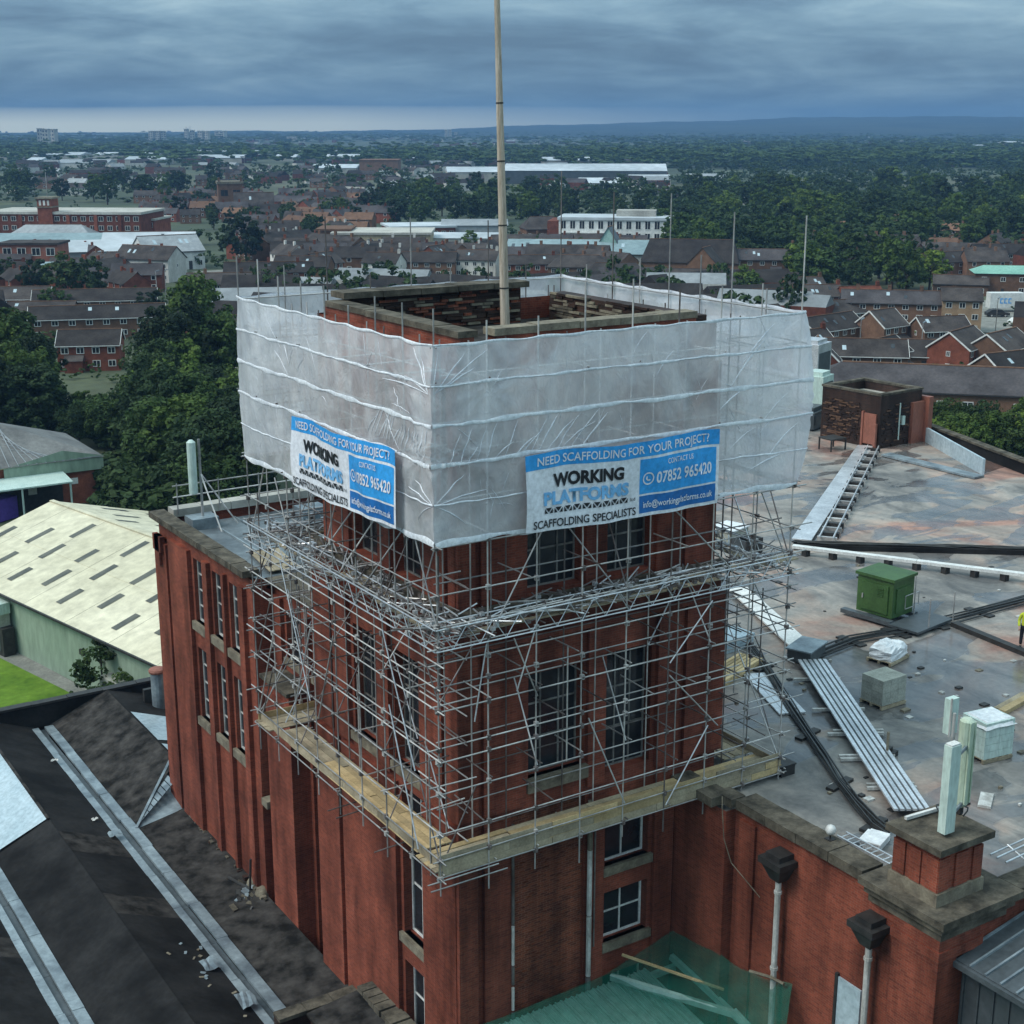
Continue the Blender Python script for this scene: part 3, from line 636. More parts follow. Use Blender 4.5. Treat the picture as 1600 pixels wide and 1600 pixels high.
# ------------------------------------------------------------------ scaffolding
scaf = thing('scaffolding', 'galvanised tube scaffolding wrapped round the brick tower on a timber boarded platform', 'scaffolding', (0, 0, 14.9))
TR = 0.0235
N_ = 8; LS = 12.8; stp = LS / N_; IN = 1.25
def ring(off):
    """corner points of a ring, off metres inside the outer face"""
    return [(off, off), (LS - off, off), (LS - off, LS - off), (off, LS - off)]
sides = [((0, 0), (1, 0), (0, 1)), ((0, 0), (0, 1), (1, 0)), ((LS, 0), (0, 1), (-1, 0)), ((0, LS), (1, 0), (0, -1))]   # origin, along, inward
def sp_(side, s, i): o, a, w = sides[side]; return (o[0] + a[0] * s + w[0] * i, o[1] + a[1] * s + w[1] * i)
ZTOP = 29.6
seen = set()
for sd_ in range(4):
    for k in range(N_ + 1):
        for inn in (0.0, IN):
            s = k * stp
            if inn and (k == 0 or k == N_): continue
            if inn: s += 0.35 * (1 if k % 2 else -1) * .6
            x, y = sp_(sd_, s, inn); key = (round(x, 2), round(y, 2))
            if key in seen: continue
            seen.add(key)
            zb = 14.25 if (sd_ >= 2) else 14.0 - (random.uniform(.0, .5))
            zt = ZTOP + (random.choice((.5, .9, 1.3)) if not inn else -.2)
            if not inn and k % 2 == 0 and sd_ in (2, 3): zt += random.uniform(1.5, 2.6)
            if key == (12.8, 0.0): zt = 32.4
            jx, jy = random.uniform(-.03, .03), random.uniform(-.03, .03)
            if inn == 0:
                bar('standard', (x, y, zb), (x + jx, y + jy, zt), TR, scaf, 'steel' if random.random() < .8 else 'steel_dark')
            else:
                bar('standard', (x, y, zb), (x + jx, y + jy, zt), TR, scaf, 'steel' if random.random() < .6 else 'steel_dark')
# ledgers
LED = [14.45, 15.0, 15.8, 17.05, 18.0, 18.4, 19.5, 20.2, 20.85, 21.35, 21.95, 22.8, 24.2]
UP = [25.4, 26.4, 27.5, 28.5, 29.5]
for sd_ in range(4):
    for z in LED:
        ov0, ov1 = random.uniform(.15, .45), random.uniform(.2, .7)
        if sd_ == 0: ov0, ov1 = random.uniform(.1, .4), random.uniform(.2, .9)
        a = sp_(sd_, -ov0, -.05); c = sp_(sd_, LS + ov1, -.05)
        dz = random.uniform(-.05, .05) + (0.03 if sd_ % 2 else 0)
        bar('ledger', (*a, z + dz), (*c, z + dz + random.uniform(-.06, .06)), TR, scaf)
    for z in (14.45, 15.0, 15.9, 17.0, 18.0, 18.9, 19.45, 20.6, 21.3, 22.75, 24.2):
        a = sp_(sd_, IN - .6, IN + .05); c = sp_(sd_, LS - IN + .5, IN + .05)
        bar('ledger', (*a, z - .06), (*c, z - .06), TR, scaf, 'steel' if random.random() < .6 else 'steel_dark')
    for z in UP:
        a = sp_(sd_, -.05, .06); c = sp_(sd_, LS + .05, .06)
        bar('ledger', (*a, z), (*c, z), TR, scaf)
        if z in (26.4, 28.5):
            a = sp_(sd_, IN - .3, IN + .05); c = sp_(sd_, LS - IN + .3, IN + .05); bar('ledger', (*a, z), (*c, z), TR, scaf)
# transoms
for sd_ in range(4):
    for z in (14.5, 17.1, 19.55, 21.4, 24.25, 26.45, 28.55):
        for k in range(N_ + 1):
            s = k * stp + random.uniform(-.12, .12) + .12
            a = sp_(sd_, s, -random.uniform(.06, .2)); c = sp_(sd_, s, IN + random.uniform(.05, .15))
            bar('transom', (*a, z + .06), (*c, z + .06 + random.uniform(-.03, .03)), TR, scaf, 'steel' if random.random() < .75 else 'steel_dark')
# face braces and cross braces
def brace(sd_, s0, z0, s1, z1, i0=-.1, i1=-.1):
    if sd_ < 2 and random.random() < .36: return
    bar('brace', (*sp_(sd_, s0, i0), z0), (*sp_(sd_, s1, i1), z1), TR, scaf, 'alu' if random.random() < .5 else 'steel')
for (s0, z0, s1, z1) in ((.1, 21.5, 1.7, 24.2), (1.5, 21.2, 3.4, 24.3), (.2, 19.4, 1.6, 21.3), (1.5, 21.2, 1.1, 19.0), (2.4, 21.2, 3.2, 19.3), (1.6, 17.0, .8, 14.9), (2.2, 18.4, 3.1, 15.2),
    (5.0, 18.2, 6.4, 15.1), (9.6, 21.0, 8.0, 19.3), (8.0, 18.9, 10.0, 16.8), (9.0, 17.6, 9.9, 15.4), (9.6, 16.9, 8.0, 14.6), (8.0, 24.1, 10.4, 21.8), (11.2, 21.4, 12.4, 19.3), (10.6, 21.8, 9.4, 23.8), (3.1, 21.3, 2.5, 19.6)):
    brace(0, s0, z0, s1, z1)
for (s0, z0, s1, z1) in ((.4, 21.4, 1.7, 24.3), (2.8, 20.6, 4.3, 24.0), (1.2, 17.3, 3.0, 21.0), (1.1, 14.9, 2.7, 18.8), (.5, 17.5, 1.9, 14.8), (6.3, 19.8, 7.6, 16.6), (9.6, 16.0, 8.0, 19.5), (8.2, 17.0, 10.2, 21.3),
    (11.5, 21.8, 10.1, 24.2), (9.0, 21.6, 10.3, 24.0), (11.0, 18.4, 12.5, 15.2), (9.4, 15.2, 11.5, 18.9), (12.4, 21.5, 11.3, 19.0)):
    brace(1, s0, z0, s1, z1)
for sd_ in (2, 3):
    for k in range(8):
        s0 = k * stp
        brace(sd_, s0, (14.9, 17.2)[k % 2], s0 + stp, (17.2, 19.4)[k % 2], .0, .0)
        if k % 2: brace(sd_, s0 + stp, 19.5, s0, 21.3, .02, .02); brace(sd_, s0, 21.5, s0 + stp, 24.1, .02, .02)
for sd_ in range(4):
    for k in range(0, 9, 2):
        s = k * stp + .07
        for (z0, z1) in ((14.6, 17.0), (17.1, 19.4), (19.6, 21.3), (21.6, 24.1)):
            if random.random() < .6: bar('brace', (*sp_(sd_, s, .0), z0), (*sp_(sd_, s, IN), z1), TR, scaf, 'steel_dark' if random.random() < .4 else 'steel')
for sd_ in range(4):
    for k in range(8):
        s0 = k * stp; z0 = random.choice((14.9, 17.1, 19.4)); z1 = z0 + random.uniform(2.0, 2.6)
        if random.random() < .3: brace(sd_, s0 + random.uniform(0, .5), z0, s0 + stp * random.uniform(.7, 1.3), z1, IN + .02, IN + .02)
        if random.random() < .3: brace(sd_, s0 + stp, 21.5, s0 + random.uniform(0, .4), 24.1, IN * random.choice((0, 1)), IN)
        for z in (16.0, 18.5, 20.4, 22.9):
            if random.random() < .55:
                s = s0 + random.uniform(.2, 1.4); a = sp_(sd_, s, -random.uniform(.05, .3)); c = sp_(sd_, s + random.uniform(-.1, .1), IN + .25)
                bar('transom', (*a, z), (*c, z + random.uniform(-.05, .05)), TR, scaf, random.choice(('steel', 'steel_dark')))
        if random.random() < .7:
            s = s0 + random.uniform(.4, 1.2); i_ = random.choice((0.0, IN)); z = random.choice((14.3, 17.0, 19.5, 21.3)); a = sp_(sd_, s, i_ + random.uniform(-.05, .05))
            bar('standard', (*a, z), (*a, z + random.uniform(2.4, 4.2)), TR, scaf, random.choice(('steel', 'steel_dark')))
# lattice beams that carry the lift below the sheeting
for sd_ in range(4):
    for (inn, z0, hgt) in ((-.12, 21.28, .62), (IN * .55, 21.3, .5)):
        b = MB(); n = 30
        A = lambda s, z: (*sp_(sd_, s, inn), z)
        b.tube(A(-.1, z0), A(LS + .3, z0), .024, 6); b.tube(A(-.1, z0 + hgt), A(LS + .3, z0 + hgt), .024, 6)
        for i in range(n):
            s0 = LS * i / n; s1 = LS * (i + 1) / n
            if i % 2: b.tube(A(s0, z0), A(s1, z0 + hgt), .014, 5)
            else: b.tube(A(s0, z0 + hgt), A(s1, z0), .014, 5)
        b.build('lattice_beam', 'alu', scaf)
# platform boards: five boards wide all round, toe boards and a deep fascia of boards outside
for sd_ in range(4):
    for j in range(5):
        i0 = .12 + j * .235; s = -.15 if sd_ in (0, 3) else IN + .1; e = LS + .15 if sd_ in (0, 3) else LS - IN - .1
        if sd_ == 2: s, e = IN + .1, LS - IN - .1
        while s < e - .2:
            l = min(random.choice((2.4, 3.0, 3.9)), e - s)
            zj = random.uniform(-.015, .02)
            m_ = 'board' if (sd_ == 0 and random.random() < .5) or (sd_ == 1 and s < 5.5) else 'board_grey'
            plank('scaffold_board', (*sp_(sd_, s, i0), 14.66 + zj), (*sp_(sd_, s + l - .02, i0), 14.66 + zj + random.uniform(-.02, .02)), .222, .038, scaf, m_)
            s += l
    # toe boards outside (upright)
    for zc, nrow in ((14.55, 0), (14.79, 1), (15.02, 2)):
        if sd_ in (2, 3) and nrow != 1: continue
        if sd_ == 1 and nrow == 2: continue
        if sd_ == 1 and nrow == 0: continue
        s = -.06
        while s < LS:
            l = min(random.choice((2.4, 3.0, 3.9)), LS + .1 - s)
            off = .03 if sd_ else .02
            m_ = 'board' if random.random() < (.65 if s > 5 and sd_ == 0 else .3) else 'board_grey'
            plank('toe_board', (*sp_(sd_, s, off), zc + random.uniform(-.01, .01)), (*sp_(sd_, s + l - .02, off + random.uniform(-.01, .01)), zc), .03, .225, scaf, m_)
            s += l
# boards part of the way round on the lift under the sheeting
for sd_ in (0, 1, 2, 3):
    for j in range(3):
        s = IN
        while s < LS - IN:
            l = random.choice((2.4, 3.0))
            if random.random() < .55: plank('scaffold_board', (*sp_(sd_, s, .4 + j * .3), 21.46), (*sp_(sd_, s + l - .05, .4 + j * .3 + random.uniform(-.03, .03)), 21.46), .222, .038, scaf, 'board_grey')
            s += l
# loose tubes and fittings stacked on that lift (too tangled to count)
hp = MB()
for sd_ in range(4):
    for i in range(170 if sd_ < 2 else 130):
        s = random.uniform(.3, LS - .3); i_ = random.uniform(.05, IN); l = random.uniform(.4, 1.8); a = random.gauss(0, .55) if random.random() < .5 else random.uniform(0, 3.14)
        z = 21.52 + abs(random.gauss(0, .16)); p = sp_(sd_, s, i_)
        s2 = s + math.cos(a) * l; i2 = min(max(i_ + math.sin(a) * l, -.25), IN + .2); q = sp_(sd_, s2, i2)
        hp.tube((*p, z), (*q, z + random.uniform(-.12, .2)), .024, 5, random.choice((0, 1, 1, 2)))
    for i in range(60):
        s = random.uniform(0, LS); p = sp_(sd_, s, random.uniform(-.1, IN))
        z = 21.5 + random.uniform(0, .3); hp.box(p[0] - .06, p[1] - .06, z, p[0] + .06, p[1] + .06, z + .1, random.choice((1, 2)))
hp.build('loose_tubes', ['steel', 'steel_dark', 'alu'], scaf, kind='stuff')
# couplers at the crossings
cpl = MB()
for sd_ in range(4):
    for k in range(N_ + 1):
        for z in LED:
            if random.random() < .8:
                x, y = sp_(sd_, k * stp, -.03); z_ = z + random.uniform(-.03, .03); r = .055
                cpl.box(x - r, y - r, z_ - r * 1.3, x + r, y + r, z_ + r * 1.3, random.choice((0, 1))); cpl.box(x - r * .5, y - r * 1.6, z_ - r * .5, x + r * .5, y + r * 1.6, z_ + r * .5, 1)
cpl.build('couplers', ['steel', 'steel_dark'], scaf, kind='stuff')
# short stub tubes under the boards at the near corner
for (sd_, s, l) in ((0, .0, 1.9), (0, .05, 2.2)):
    z = 14.15 if l > 2 else 14.38
    bar('ledger', (*sp_(sd_, -.45 + (.1 if l > 2 else 0), -.06), z), (*sp_(sd_, l, -.06), z), TR, scaf, 'steel')
for s in (5.7, 6.3, 3.1): bar('transom', (*sp_(1, s, -.5), 14.0), (*sp_(1, s, .6), 14.05), TR, scaf, 'steel_dark')

# ------------------------------------------------------------------ sheeting hung round the top
wrap = thing('scaffold_sheeting', 'whitish translucent plastic sheeting wrapped round the top of the scaffolding', 'sheeting', (0, 0, 24.2))
ZB = [24.22, 25.35, 26.42, 27.48, 28.52, 29.58]
def billow(sd_, s, z):
    """outward bulge of the film"""
    t_ = (z - ZB[0]) / (ZB[-1] - ZB[0]); env = math.sin(math.pi * min(max(t_, 0), 1)) ** .7
    e = math.sin(math.pi * min(max(s / LS, 0), 1)) ** .5
    f = .06 + .10 * env * (.6 + .4 * math.sin(s * 1.1 + sd_ * 2))
    f += .018 * math.sin(2 * math.pi * s / stp) * env
    f += .022 * math.sin(s * 1.7 + z * 1.3 + sd_) * math.sin(z * 2.3 + s * .7)
    f += .010 * math.sin(s * 4.3 - z * 3.1 + 2 * sd_) + .005 * math.sin(s * 9.1 + z * 6.3)
    # drag creases that fan out from the near corner tie
    for (cs, cz, am) in ((1.5, 28.3, .035), (.4, 26.6, .05), (4.2, 26.0, .025)):
        dx_, dz_ = s - cs, z - cz; r_ = math.hypot(dx_, dz_ * 1.2); an = math.atan2(dz_, dx_)
        f += am * math.exp(-r_ / 1.3) * math.sin(an * 11 + cs)
    if sd_ == 2: f += .34 * env * math.exp(-((s - .6) / 3.0) ** 2)
    if sd_ == 0: f += .05 * env * math.exp(-((LS - s) / 1.5) ** 2)
    return f
def film_pt(sd_, s, z):
    f = billow(sd_, s, z); x, y = sp_(sd_, s, -f)
    if sd_ in (0, 3):     # the ends of these two sides follow the bulge of the side they meet
        x -= (f * .0)
    return (x, y, z)
def edge_pt(sd_, s, z):
    """film point with both sides agreeing on the corner line"""
    p = film_pt(sd_, s, z); k = 1.0
    for end, other, so in (((0, 0), 1, 0), ((0, 1), 2, 0), ((1, 0), 0, 0), ((1, 1), 3, 0), ((2, 0), 0, LS), ((2, 1), 3, LS), ((3, 0), 1, LS), ((3, 1), 2, LS)):
        if end[0] != sd_: continue
        dd = s if end[1] == 0 else LS - s
        if dd < .9:
            w_ = (1 - dd / .9) ** 2; q = film_pt(other, so, z); c0 = sp_(sd_, 0 if end[1] == 0 else LS, 0)
            p = (p[0] + w_ * (q[0] - c0[0]), p[1] + w_ * (q[1] - c0[1]), z)
    return p
for sd_ in range(4):
    ns = 150 if sd_ < 2 else 90
    for r in range(5):
        z0, z1 = ZB[r], ZB[r + 1]; nz = 12
        b = MB()
        for i in range(ns + 1):
            for j in range(nz + 1):
                s = LS * i / ns; z = z0 + (z1 - z0) * j / nz
                if r == 0 and j == 0: z += .02 * math.sin(s * 4) + .04 * math.sin(s * 1.3 + sd_)
                if r == 4 and j == nz: z += .015 * math.sin(s * 3.9 + sd_) - .025 * abs(math.sin(math.pi * s / stp))
                b.v.append(edge_pt(sd_, s, z))
        for i in range(ns):
            for j in range(nz):
                k = i * (nz + 1) + j; b.f.append((k, k + nz + 1, k + nz + 2, k + 1)); b.m.append(0)
        b.build('sheet_strip', 'film', wrap, smooth=True)
    for r in range(6):
        z = ZB[r]; b = MB(); hw = {0: .075, 1: .022, 2: .05, 3: .055, 4: .032, 5: .035}[r]
        pts = []
        for i in range(ns * 2 + 1):
            s = LS * i / (ns * 2); zz_ = z + .016 * math.sin(s * 1.9 + r + sd_) + .007 * math.sin(s * 7.7 + 2 * r)
            if r == 0: zz_ = z + .02 * math.sin(s * 4) + .04 * math.sin(s * 1.3 + sd_) + .03
            if r == 5: zz_ = z + .015 * math.sin(s * 3.9 + sd_) - .025 * abs(math.sin(math.pi * s / stp)) - .02
            p = edge_pt(sd_, s, zz_); w2 = hw * (1 + .3 * math.sin(s * 2.3 + r) + .2 * math.sin(s * 5.3 + r * 3))
            nrm = Vector((-sides[sd_][2][0], -sides[sd_][2][1], 0)) * .022
            pts.append((Vector((p[0], p[1], zz_ - w2)) + nrm, Vector((p[0], p[1], zz_)) + nrm * 1.9, Vector((p[0], p[1], zz_ + w2)) + nrm))
        for a in pts: b.v += [tuple(q) for q in a]
        for i in range(len(pts) - 1):
            k = i * 3; b.f += [(k, k + 3, k + 4, k + 1), (k + 1, k + 4, k + 5, k + 2)]; b.m += [0, 0]
        b.build('seam', 'seam', wrap, smooth=True)
# fanned crease ridges in the film
cr = MB()
def crease(sd_, s0, z0, s1, z1, w_):
    n = 8; pr = []
    for i in range(n + 1):
        t_ = i / n; s = s0 + (s1 - s0) * t_; z = z0 + (z1 - z0) * t_ + .05 * math.sin(t_ * 3.1)
        p = Vector(edge_pt(sd_, s, z)); nr = Vector((-sides[sd_][2][0], -sides[sd_][2][1], 0)); ww = w_ * math.sin(math.pi * (t_ * .9 + .05))
        al = Vector((sides[sd_][1][0], sides[sd_][1][1], 0)); pe = (Vector((0, 0, 1)) * (s1 - s0) - al * (z1 - z0)); pe = pe.normalized() if pe.length else Vector((0, 0, 1))
        pr.append((p + nr * .006 - pe * ww, p + nr * (.012 + ww * .8), p + nr * .006 + pe * ww))
    o = len(cr.v)
    for a in pr: cr.v += [tuple(q) for q in a]
    for i in range(n):
        k = o + i * 3; cr.f += [(k, k + 3, k + 4, k + 1), (k + 1, k + 4, k + 5, k + 2)]; cr.m += [0, 0]
random.seed(21)
for i in range(16): crease(0, .35 + i * .28, 26.35 + random.uniform(-.1, .1), .5 + i * .33 + random.uniform(.0, .3), 26.7 + random.uniform(.1, .75), random.uniform(.012, .025))
for i in range(16): crease(1, .3 + i * .22, 26.55 + i * .01, .15 + i * .19, 27.1 + random.uniform(.0, .55), random.uniform(.012, .03))
for i in range(60):
    sd_ = random.choice((0, 0, 1)); s = random.uniform(1, 11.5); z = random.uniform(24.6, 29.0)
    crease(sd_, s, z, s + random.uniform(-.7, 1.1), z + random.uniform(.1, .9), random.uniform(.004, .016))
for (s1, z1) in ((.15, 29.4), (.9, 29.3), (1.6, 29.35), (1.2, 28.9)): crease(0, .05, 28.3, s1, z1, .022)
for (s1, z1) in ((.9, 29.4), (1.4, 28.6), (2.6, 28.35), (.5, 29.2)): crease(1, .1, 28.3, s1, z1, .022)
for (sd_, s1, z1) in ((0, 1.5, 25.6), (0, .8, 26.1), (1, 1.3, 25.6), (1, .8, 25.9), (0, .9, 24.7), (1, .8, 24.8)): crease(sd_, .02, 25.35, s1, z1, .02)
for (s0, z0, s1, z1) in ((10.4, 28.2, 11.6, 29.3), (10.0, 27.6, 11.3, 28.9), (9.6, 26.9, 10.4, 27.4), (11.5, 25.2, 12.5, 26.2), (10.8, 24.9, 12.2, 25.3)): crease(0, s0, z0, s1, z1, .03)
cr.build('crease', 'film_fold', wrap, smooth=True, kind='stuff')

# ------------------------------------------------------------------ the two banners
def banner(label, sd_, s0, s1, z0, z1, flip, sag):
    """s runs along the side; text reads from left to right as seen from outside"""
    L = s1 - s0; H = z1 - z0
    def pos(u, v, off):
        """u 0..L from the left as read, v 0..H from the bottom"""
        s = s1 - u if flip else s0 + u
        z = z0 + v + sag(u / L, v / H)
        f = .33 + .035 * math.sin(u * 2.6 + 1) + .022 * math.sin(u * 5.2 + v * 2) + .03 * math.sin(v * 2.0 + u)
        x, y = sp_(sd_, s, -(f + off)); return Vector((x, y, z))
    root = thing('banner', label, 'banner', tuple(pos(L / 2, 0, 0)), 'printed advertising banners on the sheeting')
    def patch(name, u0, u1, v0, v1, off, m, nu=24, nv=5):
        b = MB()
        for i in range(nu + 1):
            for j in range(nv + 1): b.v.append(tuple(pos(u0 + (u1 - u0) * i / nu, v0 + (v1 - v0) * j / nv, off)))
        for i in range(nu):
            for j in range(nv):
                k = i * (nv + 1) + j; b.f.append((k, k + nv + 1, k + nv + 2, k + 1)); b.m.append(0)
        return b.build(name, m, root, smooth=True)
    patch('vinyl', 0, L, 0, H, 0.0, 'white_print', 60, 10)
    patch('top_band', .0, L, H * .80, H, .006, 'blue_print', 60, 3)
    patch('blue_panel', L * .575, L * .985, H * .30, H * .765, .006, 'blue_print', 24, 4)
    patch('dark_panel', L * .575, L * .985, H * .045, H * .275, .006, 'navy_print', 24, 3)
    def text(body, u, v, hgt, width, m, bold=0.0, shear=0.0, name='lettering'):
        cu = bpy.data.curves.new('lettering', 'FONT'); cu.body = body; cu.size = 1.0; cu.offset = bold; cu.shear = shear; cu.resolution_u = 3
        tmp = bpy.data.objects.new('lettering', cu); COL.objects.link(tmp)
        dg = bpy.context.evaluated_depsgraph_get(); me = bpy.data.meshes.new_from_object(tmp.evaluated_get(dg))
        bpy.data.objects.remove(tmp); bpy.data.curves.remove(cu)
        co = np.empty(len(me.vertices) * 3); me.vertices.foreach_get('co', co); co = co.reshape(-1, 3)
        x0, x1 = co[:, 0].min(), co[:, 0].max(); y0, y1 = 0.0, 0.72
        o = world_origin(root); outc = np.empty_like(co)
        for i, c in enumerate(co):
            p = pos(u + (c[0] - x0) / (x1 - x0) * width, v + (c[1] - y0) / (y1 - y0) * hgt, .026); outc[i] = (p.x - o[0], p.y - o[1], p.z - o[2])
        me.vertices.foreach_set('co', outc.ravel()); me.materials.clear(); me.materials.append(M[m]); me.update()
        return link(name, me, root)
    text('NEED SCAFFOLDING FOR YOUR PROJECT?', L * .055, H * .845, H * .11, L * .89, 'white_print', .012)
    text('WORKING', L * .13, H * .555, H * .16, L * .355, 'black_print', .045)
    text('PLATFORMS', L * .085, H * .335, H * .16, L * .43, 'pale_blue_print', .045)
    text('ltd', L * .525, H * .235, H * .05, L * .025, 'black_print', .0)
    text('SCAFFOLDING SPECIALISTS', L * .03, H * .045, H * .105, L * .525, 'black_print', .015)
    text('CONTACT US', L * .71, H * .66, H * .07, L * .14, 'white_print', .01)
    text('07852 965420', L * .655, H * .43, H * .15, L * .305, 'white_print', .02)
    text('info@workingplatforms.co.uk', L * .595, H * .115, H * .085, L * .37, 'white_print', .01)
    # round telephone emblem
    b = MB(); cxu, cyv, rr = L * .617, H * .50, H * .085
    ringp = [(cxu + rr * math.cos(t_), cyv + rr * math.sin(t_)) for t_ in np.linspace(0, 2 * math.pi, 25)[:-1]]
    rin = [(cxu + rr * .78 * math.cos(t_), cyv + rr * .78 * math.sin(t_)) for t_ in np.linspace(0, 2 * math.pi, 25)[:-1]]
    b.v = [tuple(pos(u, v, .026)) for u, v in ringp + rin]
    for i in range(24): b.f.append((i, (i + 1) % 24, 24 + (i + 1) % 24, 24 + i)); b.m.append(0)
    arc = [(cxu + rr * (.5 * math.cos(t_) + .1), cyv + rr * (.5 * math.sin(t_) + .1)) for t_ in np.linspace(2.4, 5.4, 9)]; arc2 = [(cxu + rr * (.25 * math.cos(t_) + .1), cyv + rr * (.25 * math.sin(t_) + .1)) for t_ in np.linspace(2.4, 5.4, 9)]
    k = len(b.v); b.v += [tuple(pos(u, v, .026)) for u, v in arc + arc2]
    for i in range(8): b.f.append((k + i, k + i + 1, k + 9 + i + 1, k + 9 + i)); b.m.append(0)
    b.build('telephone_emblem', 'white_print', root)
    # printed lattice beam under the name
    b = MB(); bu0, bu1, bv0, bv1 = L * .085, L * .515, H * .225, H * .295
    def q4(p4, off): kk = len(b.v); b.v.extend([tuple(pos(u, v, off)) for u, v in p4]); b.f.append((kk, kk + 1, kk + 2, kk + 3)); b.m.append(0)
    nseg = 9
    for i in range(nseg):
        ua = bu0 + (bu1 - bu0) * i / nseg; ub = bu0 + (bu1 - bu0) * (i + 1) / nseg; um = (ua + ub) / 2; e = L * .004
        for (p0, p1, p2) in (((ua + e, bv0), (um - e, bv0), (ua + e, bv1 - .02)), ((ua + 2 * e, bv1), (ub - 2 * e, bv1), (um, bv0 + .03)), ((um + e, bv0), (ub - e, bv0), (ub - e, bv1 - .02))):
            kk = len(b.v); b.v.extend([tuple(pos(u, v, .026)) for u, v in (p0, p1, p2)]); b.f.append((kk, kk + 1, kk + 2)); b.m.append(0)
    b.build('lattice_emblem', 'black_print', root)
    return root
def rect(f, c):
    P = [f(*p) for p in c]; return P
A = [aty(820, 714, -.33), aty(1127, 671, -.33), aty(1119, 786, -.33), aty(822, 833, -.33)]
B = [atx(453, 649, -.33), atx(617, 706, -.33), atx(617, 826, -.33), atx(461, 757, -.33)]
def mk_sag(tl, tr, br, bl, z0, z1):
    H = z1 - z0
    return lambda u, v: ((1 - v) * ((bl - z0) * (1 - u) + (br - z0) * u) + v * ((tl - z1) * (1 - u) + (tr - z1) * u)) + .05 * math.sin(u * 9) * v - .07 * math.sin(math.pi * u) * (1 - v)
s0, s1 = (A[0].x + A[3].x) / 2, (A[1].x + A[2].x) / 2; z0 = (A[2].z + A[3].z) / 2; z1 = (A[0].z + A[1].z) / 2
print('bannerR', s0, s1, [round(p.z, 2) for p in A])
banner('wide blue and white scaffolding banner on the right face of the sheeting', 0, s0, s1, z0, z1, False, mk_sag(A[0].z, A[1].z, A[2].z, A[3].z, z0, z1))
s0, s1 = (B[1].y + B[2].y) / 2, (B[0].y + B[3].y) / 2; z0 = (B[2].z + B[3].z) / 2; z1 = (B[0].z + B[1].z) / 2
print('bannerL', s0, s1, [round(p.z, 2) for p in B])
banner('creased blue and white scaffolding banner on the left face of the sheeting', 1, s0, s1, z0, z1, True, mk_sag(B[0].z, B[1].z, B[2].z, B[3].z, z0, z1))

# ------------------------------------------------------------------ flagpole
fpole = thing('flagpole', 'tall weathered timber flagpole standing in the open top of the tower', 'flagpole', (6.2, 6.3, 28.3))
ptop = atx(776, -25, 6.05)
b = MB(); p0 = Vector((6.2, 6.3, 28.35)); n = 14; d = (ptop - p0)
b.tube(p0, p0 + d, .155, 14, 0, .085)
b.build('pole', 'wood', fpole)
b = MB(); b.box(5.75, 5.85, 28.41, 6.65, 6.75, 28.6); b.build('base_block', 'sill', fpole)
for t_ in (.16, .34, .52, .68):
    b = MB(); c = p0 + d * t_; b.tube(c, c + d * .004, .165 - .07 * t_, 12); b.build('iron_band', 'black', fpole)
# ------------------------------------------------------------------ things on the big flat roof (RZ = 14.2)
def V(x, y, z=RZ): return Vector((x, y, z))
# brick stair penthouse with parapet and red door
pn, pl, pr = at(1372, 702, RZ), at(1283, 683, RZ), at(1441, 690, RZ)
ax1 = (pl - pn).normalized(); ax2 = Vector((-ax1.y, ax1.x, 0)); ax2 = -ax2 if ax2.dot(pr - pn) < 0 else ax2
Lp, Wp = (pl - pn).length * 1.02, (pr - pn).dot(ax2)
pent = thing('roof_penthouse', 'square sooty brick stair house with red door at far edge of flat roof', 'stair house', tuple(pn))
def pbox(b, a0, a1, c0, c1, z0, z1, m=0):
    P = [pn + ax1 * a + ax2 * c for a, c in ((a0, c0), (a1, c0), (a1, c1), (a0, c1))]
    b.add([(p.x, p.y, z0) for p in P] + [(p.x, p.y, z1) for p in P], [(0, 3, 2, 1), (4, 5, 6, 7), (0, 1, 5, 4), (1, 2, 6, 5), (2, 3, 7, 6), (3, 0, 4, 7)], m)
b = MB(); pbox(b, 0, Lp, 0, Wp, RZ, 17.15); b.build('wall', 'brick_dark', pent)
for (a0, a1, c0, c1) in ((0, Lp, 0, .3), (0, Lp, Wp - .3, Wp), (0, .3, .301, Wp - .301), (Lp - .3, Lp, .301, Wp - .301)):
    b = MB(); pbox(b, a0, a1, c0, c1, 17.15, 17.75); b.build('parapet_wall', 'brick_dark', pent)
    b = MB(); pbox(b, a0 - .06 if a1 - a0 > .5 else a0 - .06, a1 + .06, c0 - .06, c1 + .06, 17.75 + (.002 if a1 - a0 > .5 else 0), 17.9); b.build('coping_stone', 'stone', pent)
b = MB(); pbox(b, .3, Lp - .3, .3, Wp - .3, 17.15, 17.2); b.build('roof', 'concrete', pent)
b = MB(); pbox(b, .25, 1.25, -.12, .05, RZ + .25, 16.5); b.build('door', 'rust_door', pent); b = MB(); pbox(b, .1, .28, -.28, -.1, RZ, 15.9); pbox(b, 1.25, 1.4, -.2, .02, RZ, 16.6); b.build('door_frame', 'rust_door', pent)
b = MB(); pbox(b, -.28, -.02, Wp * .72, Wp + .55, RZ, 17.0); pbox(b, -.6, .3, Wp + .05, Wp + .5, RZ, 17.3); b.build('flue_stack', 'rust_door', pent)
pb = MB()
for i in range(260):
    z = RZ + .15 + .105 * int(random.uniform(0, 26)); l = random.uniform(.2, .6)
    if random.random() < .62:
        a = random.uniform(1.5, Lp - l - .1); pbox(pb, a, a + l, -random.uniform(.03, .09), .02, z, z + .08, random.choice((0, 0, 1)))
    else:
        c = random.uniform(.1, Wp * .7); pbox(pb, -random.uniform(.03, .09), .02, c, c + l, z, z + .08, random.choice((0, 0, 1)))
pb.build('rubble_course', ['brick_dark', 'hbrown'], pent, kind='stuff')
